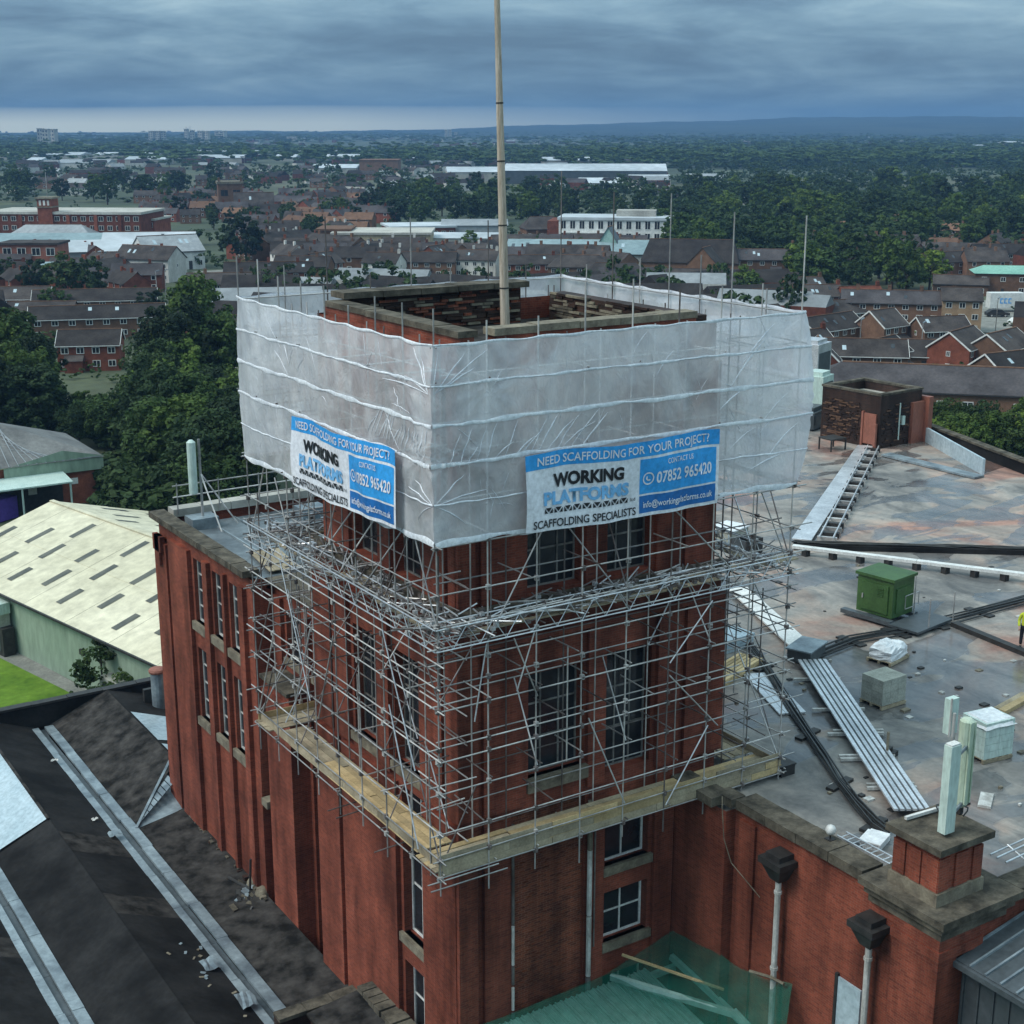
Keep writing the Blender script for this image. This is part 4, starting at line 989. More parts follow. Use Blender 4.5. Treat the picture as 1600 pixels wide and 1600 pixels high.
b = MB(); p = pn - ax1 * .08 + ax2 * (Wp * .45); b.tube((p.x, p.y, 14.6), (p.x, p.y, 17.1), .05, 6); p2 = p + ax2 * .35; b.box(p2.x - .12, p2.y - .12, 15.6, p2.x + .12, p2.y + .12, 16.2); b.build('wall_pipe', 'grp', pent)
# walkway boards up to the penthouse, cable ladder beside it
def strip(name, label, cat, pts, w, hgt, m, lift=.12, group=None, seg=None, parent=None, nm='board'):
    root = parent or thing(name, label, cat, tuple(pts[0]), group)
    for a, c in zip(pts[:-1], pts[1:]):
        a = Vector(a); c = Vector(c); L = (c - a).length; n = max(1, round(L / (seg or L)))
        for i in range(n):
            p = a + (c - a) * (i / n); q = a + (c - a) * ((i + 1) / n) - (c - a).normalized() * .02
            b = MB(); b.obox(p + Vector((0, 0, lift)), q + Vector((0, 0, lift)), w, hgt); b.build(nm, m, root)
    return root
a0, a1 = at(1252, 848, RZ), at(1352, 700, RZ)
wk = strip('roof_walkway', 'broad pale walkway boards leading across the roof to the stair house door', 'walkway', [a0, a1], 1.0, .06, 'alu', .16, seg=3.6)
b0, b1 = at(1290, 850, RZ), at(1364, 704, RZ)
tray = thing('cable_ladder', 'narrow metal cable ladder on dark blocks beside the pale walkway', 'cable tray', tuple(b0))
dv = (b1 - b0); nv = Vector((-dv.y, dv.x, 0)).normalized()
for o_ in (-.35, .35):
    b = MB(); b.obox(b0 + nv * o_ + V(0, 0, .32), b1 + nv * o_ + V(0, 0, .32), .06, .12); b.build('rail', 'alu', tray)
for i in range(24):
    p = b0 + dv * (i + .5) / 24
    b = MB(); b.obox(p - nv * .5 + V(0, 0, .13), p + nv * .5 + V(0, 0, .13), .35 if i % 2 else .2, .25); b.build('bearer_block' if i % 2 else 'rung', 'black' if i % 2 else 'steel', tray)
# long thin white tray and dark kerb across the roof
c0, c1 = at(1238, 866, RZ), at(1640, 916, RZ)
strip('white_cable_tray', 'long thin white cable tray on small feet across the roof behind the green cabinet', 'cable tray', [c0, c1], .34, .14, 'white', .42, seg=5.5, nm='tray_length')
tr_ = [o for o in bpy.data.objects if o.name == 'white_cable_tray'][0]
for i in range(9):
    p = c0 + (c1 - c0) * (i + .5) / 9; b = MB(); b.box(p.x - .15, p.y - .15, RZ, p.x + .15, p.y + .15, RZ + .34); b.build('foot', 'black', tr_)
k0, k1 = at(1240, 857, RZ), at(1680, 868, RZ)
kb = thing('roof_upstand', 'low black felt upstand with cables running straight across the roof', 'upstand', tuple(k0))
b = MB(); b.obox(k0 + V(0, 0, .13), k1 + V(0, 0, .13), .45, .26); b.build('upstand_body', 'felt', kb)
for j in range(4):
    pts = [k0 + (k1 - k0) * (i / 16) + Vector((random.uniform(-.1, .1), -.1 + j * .12 + random.uniform(-.12, .12), .3 + random.uniform(0, .06))) for i in range(17)]
    b = MB(); b.path(pts, .04, 5); b.build('cable', 'cable', kb)
# walkway C: white boards near the tower, grey junction box, then the ribbed strip D to the corner plinth
w0, w1 = at(1152, 925, RZ), at(1256, 1020, RZ)
strip('white_walkway', 'row of white boards on the roof just right of the scaffolding', 'walkway', [w0, w1], .95, .07, 'white', .18, seg=2.4)
j0 = at(1262, 1030, RZ)
jb = thing('junction_box', 'squat grey metal box where cables and tray strips meet on the roof', 'box', tuple(j0))
b = MB(); b.obox(j0 + Vector((-.7, -.2, .3)), j0 + Vector((.7, .4, .3)), 1.0, .5); b.build('case', 'clad_grey', jb); b = MB(); b.obox(j0 + Vector((-.78, -.23, .58)), j0 + Vector((.78, .43, .58)), 1.12, .06); b.build('lid', 'lead', jb)
d0, d1 = at(1268, 1042, RZ), at(1424, 1279, RZ)
rs = thing('ribbed_cable_tray', 'broad ribbed tray of parallel pale metal strips running down to the antennas', 'cable tray', tuple(d0))
dv = d1 - d0; nv = Vector((-dv.y, dv.x, 0)).normalized()
for o_ in (-.5, -.3, -.1, .1, .3, .5):
    b = MB(); b.obox(d0 + nv * o_ + V(0, 0, .3), d1 + nv * o_ + V(0, 0, .3), .13, .07); b.build('strip', 'alu', rs)
    if o_ < .5: b = MB(); b.obox(d0 + nv * (o_ + .1) + V(0, 0, .27), d1 + nv * (o_ + .1) + V(0, 0, .27), .066, .04); b.build('channel', 'clad_grey', rs)
for t_ in (.12, .35, .5, .52, .66, .68, .83, .85):
    p = d0 + dv * t_; e = random.uniform(.75, 1.2); b = MB(); b.obox(p - nv * e + V(0, 0, .1), p + nv * random.uniform(.7, 1.0) + V(0, 0, .1), .1, .1); b.build('bearer', 'dirty_white', rs)
# black cable bundle that snakes beside it
cab = thing('cable_bundle', 'thick bundle of black cables snaking down the wet roof to the corner', 'cables', tuple(at(1155, 990, RZ)))
way = [at(1150, 985, RZ), at(1195, 1045, RZ), at(1232, 1105, RZ), at(1262, 1150, RZ), at(1290, 1190, RZ), at(1312, 1228, RZ), at(1338, 1262, RZ), at(1365, 1292, RZ), at(1388, 1308, RZ)]
for j in range(9):
    pts = [p + Vector((math.cos(j) * .0 + (j - 4) * .055 + random.uniform(-.05, .05), (j - 4) * .03, .10 + (j % 3) * .05)) for p in way]
    b = MB(); b.path(pts, .034, 6); b.build('cable', 'cable', cab)
for p in way[1:-1:2]:
    b = MB(); b.obox(p + Vector((-.55, -.1, .05)), p + Vector((.6, .15, .05)), .3, .1); b.build('block', 'black', cab)
cab2 = thing('cable_run', 'flat run of black cables from the junction box past the green cabinet', 'cables', tuple(at(1270, 1028, RZ)))
way = [at(1262, 1030, RZ), at(1330, 1003, RZ), at(1400, 990, RZ), at(1460, 977, RZ), at(1530, 958, RZ), at(1610, 938, RZ)]
for j in range(7):
    pts = [p + Vector((0.03 * j, (j - 3) * .13 + random.uniform(-.08, .08), .08 + (j % 2) * .08)) for p in way]
    b = MB(); b.path(pts, .035, 6); b.build('cable', 'cable', cab2)
for i, p in enumerate(way[1:-1]): b = MB(); b.box(p.x - .2, p.y - .7, RZ, p.x + .2, p.y + .7, RZ + .07); b.build('block', 'black', cab2)
strip('timber_kerb', 'dark timber baulk lying across the pinkish roof by the person', 'timber', [at(1490, 978, RZ), at(1612, 1028, RZ)], .35, .2, 'black', .1, seg=3.2, nm='baulk')
# green cabinet on a dark base
gl, gn, gr = at(1337, 962, RZ), at(1392, 978, RZ), at(1413, 962, RZ)
gcab = thing('green_cabinet', 'tall dark green steel cabinet on a low frame in the middle of the roof', 'cabinet', tuple(gn))
e1 = (gl - gn); e2 = (gr - gn); e2 = (e2 - e1.normalized() * e2.dot(e1.normalized()))
def cabox(b, a0, a1, c0, c1, z0, z1, m=0):
    P = [gn + e1 * a + e2 * c for a, c in ((a0, c0), (a1, c0), (a1, c1), (a0, c1))]
    b.add([(p.x, p.y, z0) for p in P] + [(p.x, p.y, z1) for p in P], [(0, 3, 2, 1), (4, 5, 6, 7), (0, 1, 5, 4), (1, 2, 6, 5), (2, 3, 7, 6), (3, 0, 4, 7)], m)
b = MB(); cabox(b, 0, 1, 0, 1, RZ + .3, RZ + 1.95); b.build('case', 'green_box', gcab)
b = MB(); cabox(b, .12, .88, -.035, .01, RZ + .45, RZ + 1.7); b.build('door', 'green_box', gcab)
b = MB(); cabox(b, -.03, .01, .15, .85, RZ + .5, RZ + 1.6); b.build('side_panel', 'green_box', gcab)
for k in range(5):
    b = MB(); cabox(b, .25, .42, -.055, -.035, RZ + 1.2 + k * .08, RZ + 1.24 + k * .08); b.build('louvre', 'green_box', gcab)
b = MB(); cabox(b, .8, .83, -.07, -.03, RZ + .95, RZ + 1.15); b.build('handle', 'steel', gcab)
b = MB(); cabox(b, -.05, 1.05, -.06, 1.06, RZ + 1.95, RZ + 2.08); b.build('roof_cap', 'green_box', gcab)
b = MB(); cabox(b, -.1, 1.3, -.25, -.05, RZ + .12, RZ + .3); cabox(b, -.1, 1.3, .9, 1.1, RZ + .12, RZ + .3); cabox(b, -.9, -.1, -.3, 1.4, RZ + .14, RZ + .24); b.build('base_frame', 'clad_grey', gcab)
for (a_, c_) in ((-.1, .9), (-.95, 1.3), (-.85, .3)):
    p = gn + e1 * a_ + e2 * c_; b = MB(); b.tube((p.x, p.y, RZ + .2), (p.x, p.y, RZ + 1.5 + (.5 if a_ > -.5 else 0)), .03, 6); b.build('post', 'steel', gcab)
p = gn + e1 * -.07 + e2 * .5; q_ = gn + e1 * -.07 + e2 * 1.15; b = MB(); b.path([p + V(0, 0, .6 - RZ + RZ), p + Vector((0, 0, 1.2)), q_ + Vector((0, 0, 1.2)), q_ + Vector((0, 0, .6)), p + Vector((0, 0, .6))], .02, 5)
b.build('conduit', 'steel', gcab)
# pallets
def pallet(root, o, w, d, rz):
    c, s_ = math.cos(rz), math.sin(rz)
    def bx(x0, y0, z0, x1, y1, z1, nm, m):
        b = MB(); b.box(x0, y0, z0, x1, y1, z1); b.xf(Matrix.Translation(o) @ Matrix.Rotation(rz, 4, 'Z')); return b.build(nm, m, root)
    for i in range(5): bx(-w / 2 + i * w / 4.6, -d / 2, .12, -w / 2 + i * w / 4.6 + .1, d / 2, .14, 'pallet_slat', 'board_grey')
    for y in (-d / 2, -.05, d / 2 - .1): bx(-w / 2, y, 0, w / 2, y + .1, .12, 'pallet_runner', 'board_grey')
    return bx
o1 = at(1379, 1098, RZ) + Vector((0, 0, .02))
st1 = thing('block_pallet', 'square stack of grey concrete blocks on a pallet beside the ribbed tray', 'block stack', tuple(o1))
bx = pallet(st1, o1, 1.3, 1.1, .02)
for k in range(4):
    for i in range(3):
        for j in range(2): bx(-.62 + i * .415, -.52 + j * .525, .15 + k * .245, -.62 + i * .415 + .405, -.52 + j * .525 + .515, .15 + k * .245 + .237, 'block', 'block')
bx(.66, -.3, .1, .74, -.1, .75, 'strap_bar', 'rust_door')
o2 = at(1540, 1180, RZ) + Vector((0, 0, .02))
st2 = thing('wrapped_block_pallet', 'taller stack of pale blocks with white plastic cover on top, behind the antennas', 'block stack', tuple(o2))
bx = pallet(st2, o2, 1.3, 1.15, -.12)
for k in range(5):
    for i in range(2):
        for j in range(2): bx(-.64 + i * .645, -.55 + j * .56, .15 + k * .26, -.64 + i * .645 + .635, -.55 + j * .56 + .55, .15 + k * .26 + .25, 'block', 'grp')
b = MB()
nn_ = 8
for i in range(nn_ + 1):
    for j in range(nn_ + 1):
        x = -.7 + 1.4 * i / nn_; y = -.62 + 1.24 * j / nn_; ed = min(i, j, nn_ - i, nn_ - j)
        b.v.append((x, y, 1.47 - (.22 if ed == 0 else 0) + random.uniform(-.02, .03)))
for i in range(nn_):
    for j in range(nn_): k = i * (nn_ + 1) + j; b.f.append((k, k + nn_ + 1, k + nn_ + 2, k + 1)); b.m.append(0)
b.xf(Matrix.Translation(o2) @ Matrix.Rotation(-.12, 4, 'Z')); b.build('plastic_cover', 'wrap', st2)
o3 = at(1387, 1030, RZ) + Vector((0, 0, .02))
st3 = thing('wrapped_pallet', 'low pallet load bundled in bright white plastic on the roof', 'pallet load', tuple(o3))
pallet(st3, o3, 1.5, 1.1, .25)
b = MB(); nu, nv2 = 16, 8
for j in range(nv2 + 1):
    t_ = j / nv2; hgt = .14 + .62 * t_; sc = (1.0 if j < 6 else (.9 if j == 6 else (.72 if j == 7 else .3)))
    for i in range(nu):
        a = 2 * math.pi * i / nu; sq = 1 / max(abs(math.cos(a)), abs(math.sin(a))) ** .8
        b.v.append((.72 * sc * math.cos(a) * sq * random.uniform(.93, 1.05), .52 * sc * math.sin(a) * sq * random.uniform(.93, 1.05), hgt + (random.uniform(-.06, .06) if j > 3 else 0)))
for j in range(nv2):
    for i in range(nu): b.f.append((j * nu + i, j * nu + (i + 1) % nu, (j + 1) * nu + (i + 1) % nu, (j + 1) * nu + i)); b.m.append(0)
b.f.append(tuple(nv2 * nu + i for i in range(nu))); b.m.append(0)
b.xf(Matrix.Translation(o3) @ Matrix.Rotation(.25, 4, 'Z')); b.build('plastic_cover', 'wrap', st3)
# white tarpaulin load, dark crate, boards and sheets behind the scaffolding
def loose(name, label, cat, px, py, dims, m, rz=0, z=RZ, group=None, parts=None):
    o = at(px, py, z); r = thing(name, label, cat, tuple(o), group)
    for i, (nm, x0, y0, z0, x1, y1, z1, mm) in enumerate(parts or [(name + '_body', -dims[0] / 2, -dims[1] / 2, 0, dims[0] / 2, dims[1] / 2, dims[2], m)]):
        b = MB(); b.box(x0, y0, z0, x1, y1, z1); b.xf(Matrix.Translation(o) @ Matrix.Rotation(rz, 4, 'Z')); b.build(nm, mm, r)
    return r
loose('covered_pallet', 'pallet load under white sheet seen through scaffolding right of the tower', 'pallet load', 1138, 846, None, None, .3, parts=[('pallet_base', -.9, -.7, 0, .9, .7, .14, 'board_grey'), ('load', -.85, -.65, .14, .85, .65, .75, 'block'), ('white_sheet', -.92, -.72, .75, .92, .72, .82, 'wrap')])
loose('dark_crate', 'dark open crate standing behind the scaffolding on the roof', 'crate', 1166, 876, None, None, .1, parts=[('crate_side', -.6, -.5, 0, .6, -.44, 1.2, 'black'), ('crate_side', -.6, .44, 0, .6, .5, 1.2, 'black'), ('crate_end', -.6, -.44, 0, -.54, .44, 1.2, 'clad_grey'), ('crate_end', .54, -.44, 0, .6, .44, 1.2, 'clad_grey'), ('crate_floor', -.54, -.44, .02, .54, .44, .08, 'black')])
loose('insulation_stack', 'stack of pale blue wrapped sheets at the foot of the scaffolding', 'sheet stack', 1132, 1012, None, None, .1, parts=[('sheet', -1.1, -.6, .02 + .14 * k, 1.1 + random.uniform(-.1, .1), .6, .14 + .14 * k, 'panel_blue') for k in range(4)])
loose('timber_stack', 'stack of yellowish timber lengths at the foot of the scaffolding', 'timber stack', 1145, 1052, None, None, .35, parts=[('timber_length', -1.5, -.5 + .18 * j, .02 + .1 * k, 1.5, -.36 + .18 * j, .1 + .1 * k, 'board') for k in range(3) for j in range(6)])
loose('metal_sheets', 'pale ribbed metal sheets lying by the black cables near the scaffolding', 'metal sheets', 1208, 1085, None, None, 1.18, parts=[('sheet', -2.0, -.52 + .26 * j, .03, 2.0, -.28 + .26 * j, .09, 'alu') for j in range(4)])
loose('timber_beam', 'short pale timber beam lying at the right picture edge of the roof', 'timber', 1590, 1102, None, None, .2, parts=[('beam', -1.2, -.14, 0, 1.2, .14, .16, 'board'), ('beam', -1.0, .2, 0, 1.1, .42, .1, 'board_grey')])
loose('loose_board', 'short pale board lying behind the lichened antenna', 'board', 1540, 1252, (1.0, .4, .08), 'dirty_white', .6)
loose('plastic_bucket', 'small black tub lying by the scaffolding foot on the roof', 'tub', 1223, 1208, None, None, 0, parts=[('tub_side', -.3, -.25, 0, .3, .25, .35, 'black'), ('tub_rim', -.33, -.28, .35, .33, .28, .4, 'black')])
loose('broken_chair', 'tangled dark rubble heap beside the ribbed tray', 'rubble', 1385, 1186, None, None, .3, parts=[('rubble_piece', random.uniform(-.6, .3), random.uniform(-.4, .2), 0, random.uniform(.1, .7), random.uniform(.1, .5), random.uniform(.1, .4), 'black') for k in range(5)] + [('rubble_piece', -.05, -.05, 0, .02, .02, 1.0, 'sill')])
loose('small_table', 'little black metal table near the penthouse', 'table', 1300, 702, None, None, 0, parts=[('top', -.7, -.6, .75, .7, .6, .83, 'black')] + [('leg', x, y, 0, x + .08, y + .08, .75, 'black') for x in (-.7, .6) for y in (-.6, .5)])
# odd bits on the far left of the roof, right of the sheeting
lo = at(1268, 655, RZ)
for i, (px_, py_, w_, h_, m_, nm, lb) in enumerate(((1262, 668, 2.4, 1.3, 'clad_grey', 'plant_unit', 'low grey plant unit close behind the right edge of the sheeting'), (1276, 648, 2.0, 3.0, 'grp', 'vent_unit', 'tall pale vent unit beside the penthouse'), (1266, 622, 2.6, 4.4, 'alu', 'duct_tower', 'tall pale metal duct rising behind the right edge of the sheeting'), (1283, 640, 1.5, 2.2, 'white', 'air_unit', 'white air unit between the duct and the penthouse'))):
    loose(nm, lb, 'roof plant', px_, py_, None, None, .4, parts=[('case', -w_ / 2, -w_ / 2.6, .15, w_ / 2, w_ / 2.6, h_, m_), ('foot', -w_ / 2.2, -w_ / 3, 0, w_ / 2.2, w_ / 3, .15, 'black'), ('grille', -w_ / 2.4, -w_ / 2.6 - .04, h_ * .35, w_ / 2.4, -w_ / 2.6 + .01, h_ * .85, 'clad_grey'), ('cap', -w_ / 2.8, -w_ / 3.4, h_, w_ / 2.8, w_ / 3.4, h_ + .3, m_)])
# pale upstand strip along the far right edge
e0, e1_ = at(1446, 690, RZ), at(1536, 742, RZ)
up = thing('far_upstand', 'pale upstand board along the far edge of the roof right of the penthouse', 'upstand', tuple(e0))
b = MB(); b.obox(e0 + V(0, 0, .5) - V(0, 0, 0) + Vector((0, 0, RZ)) * 0, e1_ + V(0, 0, .5) + Vector((0, 0, RZ)) * 0, .15, 1.0); up_ob = b.build('upstand_board', 'panel_blue', up)
b = MB(); f0, f1 = at(1384, 712, RZ), at(1530, 748, RZ); b.obox(f0 + Vector((0, 0, .1)), f1 + Vector((0, 0, .1)), .9, .12); b.build('flashing', 'lead', up)
h0, h1 = at(1444, 682, RZ), at(1680, 775, RZ)
par = thing('far_parapet', 'long black coped parapet along the far right edge of the roof', 'parapet', tuple(h0))
b = MB(); b.obox(h0 + Vector((0.5, .3, .25)), h1 + Vector((.5, .3, .25)), .4, .9); b.build('parapet_wall', 'felt', par)
stones(par, [h0 + Vector((.5, .3, .85)), h1 + Vector((.5, .3, .85))], .6, .14, 2.0)
# antennas on the corner plinth
ant = thing('panel_antenna', 'tall pale green panel antenna standing on the brick corner plinth', 'antenna', (10.75, -8.5, 16.52))
b = MB(); b.box(10.6, -8.68, 16.62, 10.98, -8.42, 19.15); b.build('radome', 'grp', ant); b = MB(); b.box(10.62, -8.66, 19.15, 10.96, -8.44, 19.2); b.build('top_cap', 'white', ant)
b = MB(); b.tube((11.05, -8.3, 16.5), (11.05, -8.3, 19.9), .045, 8); b.build('pole', 'steel', ant)
for z in (16.9, 18.6): b = MB(); b.obox((10.9, -8.45, z), (12.2, -7.95, z), .06, .1); b.build('bracket', 'lead', ant)
ant3 = thing('small_antenna', 'small flat pale antenna fixed on the pole above the tall panel antenna', 'antenna', (11.0, -8.2, 19.3))
b = MB(); b.box(10.98, -8.2, 19.25, 11.32, -8.0, 20.25); b.build('radome', 'grp', ant3); b = MB(); b.tube((11.0, -8.22, 19.2), (11.0, -8.22, 20.3), .03, 6); b.build('mount', 'steel', ant3)
an2 = thing('lichened_antenna', 'rounded antenna streaked with lichen on the right of the corner plinth', 'antenna', (11.85, -7.75, 16.52))
b = MB(); b.lathe((12.1, -7.9, 16.75), [(.12, 0), (.2, .1), (.205, 2.55), (.12, 2.62)], 14); b.build('radome', 'grp_lichen', an2, smooth=False)
b = MB(); b.box(11.98, -8.13, 16.9, 12.03, -8.08, 19.3); b.box(12.2, -8.11, 16.9, 12.24, -8.06, 19.3); b.build('rib', 'grp_lichen', an2)
b = MB(); b.tube((11.88, -7.65, 16.52), (11.88, -7.65, 20.0), .045, 8); b.build('pole', 'steel', an2); b = MB(); b.box(12.03, -7.97, 16.52, 12.17, -7.83, 16.76); b.build('foot', 'black', an2)
b = MB(); b.obox((10.5, -7.4, 16.6), (11.9, -7.5, 16.6), .09, .09); b.build('bearer', 'white', an2)
pts = [Vector((12.1, -7.9, 16.6)) + Vector((.45 * math.sin(t_) - .2, -.4 * math.cos(t_) + .1, .02 + .1 * math.sin(2 * t_))) for t_ in np.linspace(0, 5, 12)]
b = MB(); b.path(pts, .022, 5); b.build('feeder_cable', 'cable', an2)
# round floodlight / dome on the parapet and the aluminium ladder lying beside it
q = at(1297, 1312, 14.72); dm = thing('dome_light', 'small white globe on a short stem on the parapet coping', 'globe', tuple(q))
b = MB(); b.lathe(q + Vector((0, 0, .32)), [(.03, -.16), (.12, -.11), (.165, 0), (.12, .11), (.03, .16)], 12); b.build('globe', 'white', dm, smooth=True); b = MB(); b.tube(q, q + Vector((0, 0, .2)), .03, 6); b.box(q.x - .12, q.y - .12, q.z, q.x + .12, q.y + .12, q.z + .04); b.build('stem', 'black', dm)
l0, l1 = at(1308, 1306, 14.5), at(1392, 1352, 14.5)
ld = thing('roof_ladder', 'light aluminium ladder lying along the parapet beside the plinth', 'ladder', tuple(l0))
dv = (l1 - l0); nv = Vector((-dv.y, dv.x, 0)).normalized()
for o_ in (0, .38): b = MB(); b.obox(l0 + nv * o_, l1 + nv * o_, .05, .07); b.build('rail', 'alu', ld)
for i in range(9): p = l0 + dv * (i + .5) / 9; b = MB(); b.tube(p, p + nv * .38, .018, 5); b.build('rung', 'alu', ld)
loose('white_tray_box', 'small white crumpled box lying where the cables end by the plinth', 'box', 1367, 1318, None, None, .4, z=RZ, parts=[('box_body', -.45, -.3, 0, .45, .3, .22, 'wrap'), ('lid_flap', -.5, -.34, .22, .3, .34, .26, 'wrap')])
g0 = at(1548, 1352, 14.7); rl = thing('guard_tubes', 'pale guard tubes lying along the coping right of the plinth', 'tubes', tuple(g0))
for o_ in (0, .35, .6): p = Vector((13.4, -8.6 + o_ * .9, 14.95)); bar('tube', p, p + Vector((9, .4, .05)), .03, rl, 'alu')
for x in (14.2, 17, 20): bar('tube', (x, -8.8, 14.75), (x, -8.0, 15.0), .03, rl, 'alu')
# loose wire hanging down the wall by the scaffolding
wq = [Vector((9.6, -.9, 14.8)), Vector((9.35, -1.2, 14.6)), Vector((9.38, -1.3, 13.6)), Vector((9.55, -1.5, 12.8)), Vector((9.98, -2.4, 11.9))]
ww = thing('hanging_wire', 'thin pale wire hanging down the brick wall at the scaffold corner', 'wire', tuple(wq[0])); b = MB(); b.path(wq, .016, 5); b.build('wire', 'sill', ww)
# scattered bits on the wet roof near the antennas
bt = MB()
for i in range(70):
    p = at(random.uniform(1130, 1600), random.uniform(880, 1340), RZ)
    if p.x < 10.8 or (p.x < 13.6 and p.y < -5.5) or p.y < -8.5: continue
    s_ = random.uniform(.04, .14); bt.box(p.x - s_, p.y - s_ * random.uniform(.3, 1.2), RZ, p.x + s_ * random.uniform(.5, 2), p.y + s_, RZ + random.uniform(.02, .08), random.choice((0, 1, 2)))
bt.build('roof_litter', ['black', 'sill', 'dirty_white'], None, kind='stuff', label='scattered bits of litter and felt on the flat roof', category='litter')
# ------------------------------------------------------------------ the person at the right picture edge
def skin_mesh(name, verts, edges, radii, root, m, parent, o, sub=2):
    me = bpy.data.meshes.new(name); me.from_pydata([tuple(Vector(v)) for v in verts], edges, []); ob = link(name, me, None, None)
    ob.modifiers.new('skin', 'SKIN'); 
    for i, r in enumerate(radii): me.skin_vertices[0].data[i].radius = (r, r) if isinstance(r, float) else r; me.skin_vertices[0].data[i].use_root = (i == root)
    s_ = ob.modifiers.new('sub', 'SUBSURF'); s_.levels = sub; s_.render_levels = sub
    dg = bpy.context.evaluated_depsgraph_get(); m2 = bpy.data.meshes.new_from_object(ob.evaluated_get(dg)); bpy.data.objects.remove(ob)
    m2.materials.clear(); m2.materials.append(M[m]); m2.polygons.foreach_set('use_smooth', [True] * len(m2.polygons)); m2.name = name
    return link(name, m2, parent)
pf = at(1599, 1012, RZ)
man = thing('person', 'person in yellow hi-vis jacket and dark trousers standing at the right edge of the roof', 'person', tuple(pf), rz=AZ + 1.2)
hv = [(0, 0, .95), (0, 0, 1.12), (0, .01, 1.32), (0, .0, 1.47), (0, .02, 1.56), (0, .03, 1.66), (0, .02, 1.75),
      (.1, 0, .9), (.12, .02, .5), (.13, -.02, .09), (.13, .13, .04), (-.1, 0, .9), (-.12, .03, .5), (-.13, 0, .09), (-.14, .15, .04),
      (.19, 0, 1.42), (.26, -.02, 1.15), (.24, .12, .93), (.23, .17, .86), (-.19, 0, 1.42), (-.27, -.03, 1.15), (-.26, .08, .92), (-.25, .12, .85)]
he = [(0, 1), (1, 2), (2, 3), (3, 4), (4, 5), (5, 6), (0, 7), (7, 8), (8, 9), (9, 10), (0, 11), (11, 12), (12, 13), (13, 14), (3, 15), (15, 16), (16, 17), (17, 18), (3, 19), (19, 20), (20, 21), (21, 22)]
hr = [(.15, .11), (.14, .10), (.16, .11), (.12, .08), .055, .088, .07, .09, .06, .045, .04, .09, .06, .045, .04, .06, .045, .035, .03, .06, .045, .035, .03]
for sgn, wi in ((1, 18), (-1, 22)):
    base = hv[wi]
    for k, (dx_, dy_, dz_) in enumerate(((-.035, .02, -.085), (-.012, .025, -.1), (.012, .022, -.095), (.032, .016, -.075), (-.045 * sgn, .045, -.04))):
        hv.append((base[0] + dx_ * .6, base[1] + dy_, base[2] + dz_ * .5)); hv.append((base[0] + dx_, base[1] + dy_ * .8, base[2] + dz_)); hr += [.010, .008]
        he += [(wi, len(hv) - 2), (len(hv) - 2, len(hv) - 1)]
skin_mesh('body', hv, he, hr, 0, 'skin', man, pf)
jv = hv[:4] + [(.1, 0, .88), (-.1, 0, .88)] + [hv[i] for i in (15, 16, 17, 19, 20, 21)]
je = [(0, 1), (1, 2), (2, 3), (0, 4), (0, 5), (3, 6), (6, 7), (7, 8), (3, 9), (9, 10), (10, 11)]
skin_mesh('hi_vis_jacket', jv, je, [(.175, .135), (.165, .125), (.185, .135), (.135, .1), .1, .1, .078, .062, .052, .078, .062, .052], 0, 'hivis', man, pf)
tv = [hv[0], hv[7], hv[8], (.13, -.02, .12), hv[11], hv[12], (-.13, 0, .12)]
skin_mesh('trousers', tv, [(0, 1), (1, 2), (2, 3), (0, 4), (4, 5), (5, 6)], [(.16, .125), .105, .078, .065, .105, .078, .065], 0, 'dark_cloth', man, pf)
b = MB(); b.lathe((0, .03, 1.68), [(.115, 0), (.118, .06), (.095, .12), (.04, .155)], 14); b.box(-.09, .08, 1.675, .09, .2, 1.69)
hm = b.mesh('hard_hat', 'white', True); link('hard_hat', hm, man)
b = MB(); b.box(-.022, .11, 1.63, .022, .145, 1.665); b.box(-.035, .1, 1.595, .035, .122, 1.605); b.box(-.05, .1, 1.675, -.02, .118, 1.688); b.box(.02, .1, 1.675, .05, .118, 1.688)
link('face', b.mesh('face', 'skin', True), man)
for s_ in (-1, 1):
    b = MB(); b.box(.13 * s_ - .05, -.08, 0, .13 * s_ + .05, .19, .11); link('boot', b.mesh('boot', 'black'), man)

# ------------------------------------------------------------------ grey clad lean-to at the lower right corner
cl = thing('clad_building', 'dark grey ribbed metal building against the mill wall at the lower right corner', 'building', (11, -14, 0))
b = MB(); XA = 11.0
b.add([(XA, -9.25, 0), (XA, -24, 0), (XA, -24, 13.2), (XA, -9.25, 13.2)], [(0, 1, 2, 3)]); b.add([(XA, -24, 0), (24, -24, 0), (24, -24, 15.4), (XA, -24, 13.2)], [(0, 1, 2, 3)]); b.build('wall', 'clad_grey', cl)
b = MB()
for i in range(30): y = -9.4 - i * .5; b.box(XA - .05, y - .06, 0, XA + .01, y + .0, 13.1)
b.build('cladding_rib', 'clad_grey', cl, kind='stuff')
for i in range(15):
    y = -9.3 - i * 1.0; b = MB(); b.obox((XA - .3, y - .5, 13.15), (24, y - .5, 15.45), .98, .08, up=(0, 0, 1)); b.build('roof_sheet', 'clad_grey', cl)
for i in range(46):
    pass
rb_ = MB()
for i in range(30): y = -9.3 - i * .5; rb_.obox((XA - .3, y, 13.22), (24, y, 15.52), .06, .06)
rb_.build('roof_rib', 'lead', cl, kind='stuff')
b = MB(); b.box(XA - .42, -24, 13.0, XA - .28, -9.3, 13.16); b.build('gutter', 'clad_grey', cl)

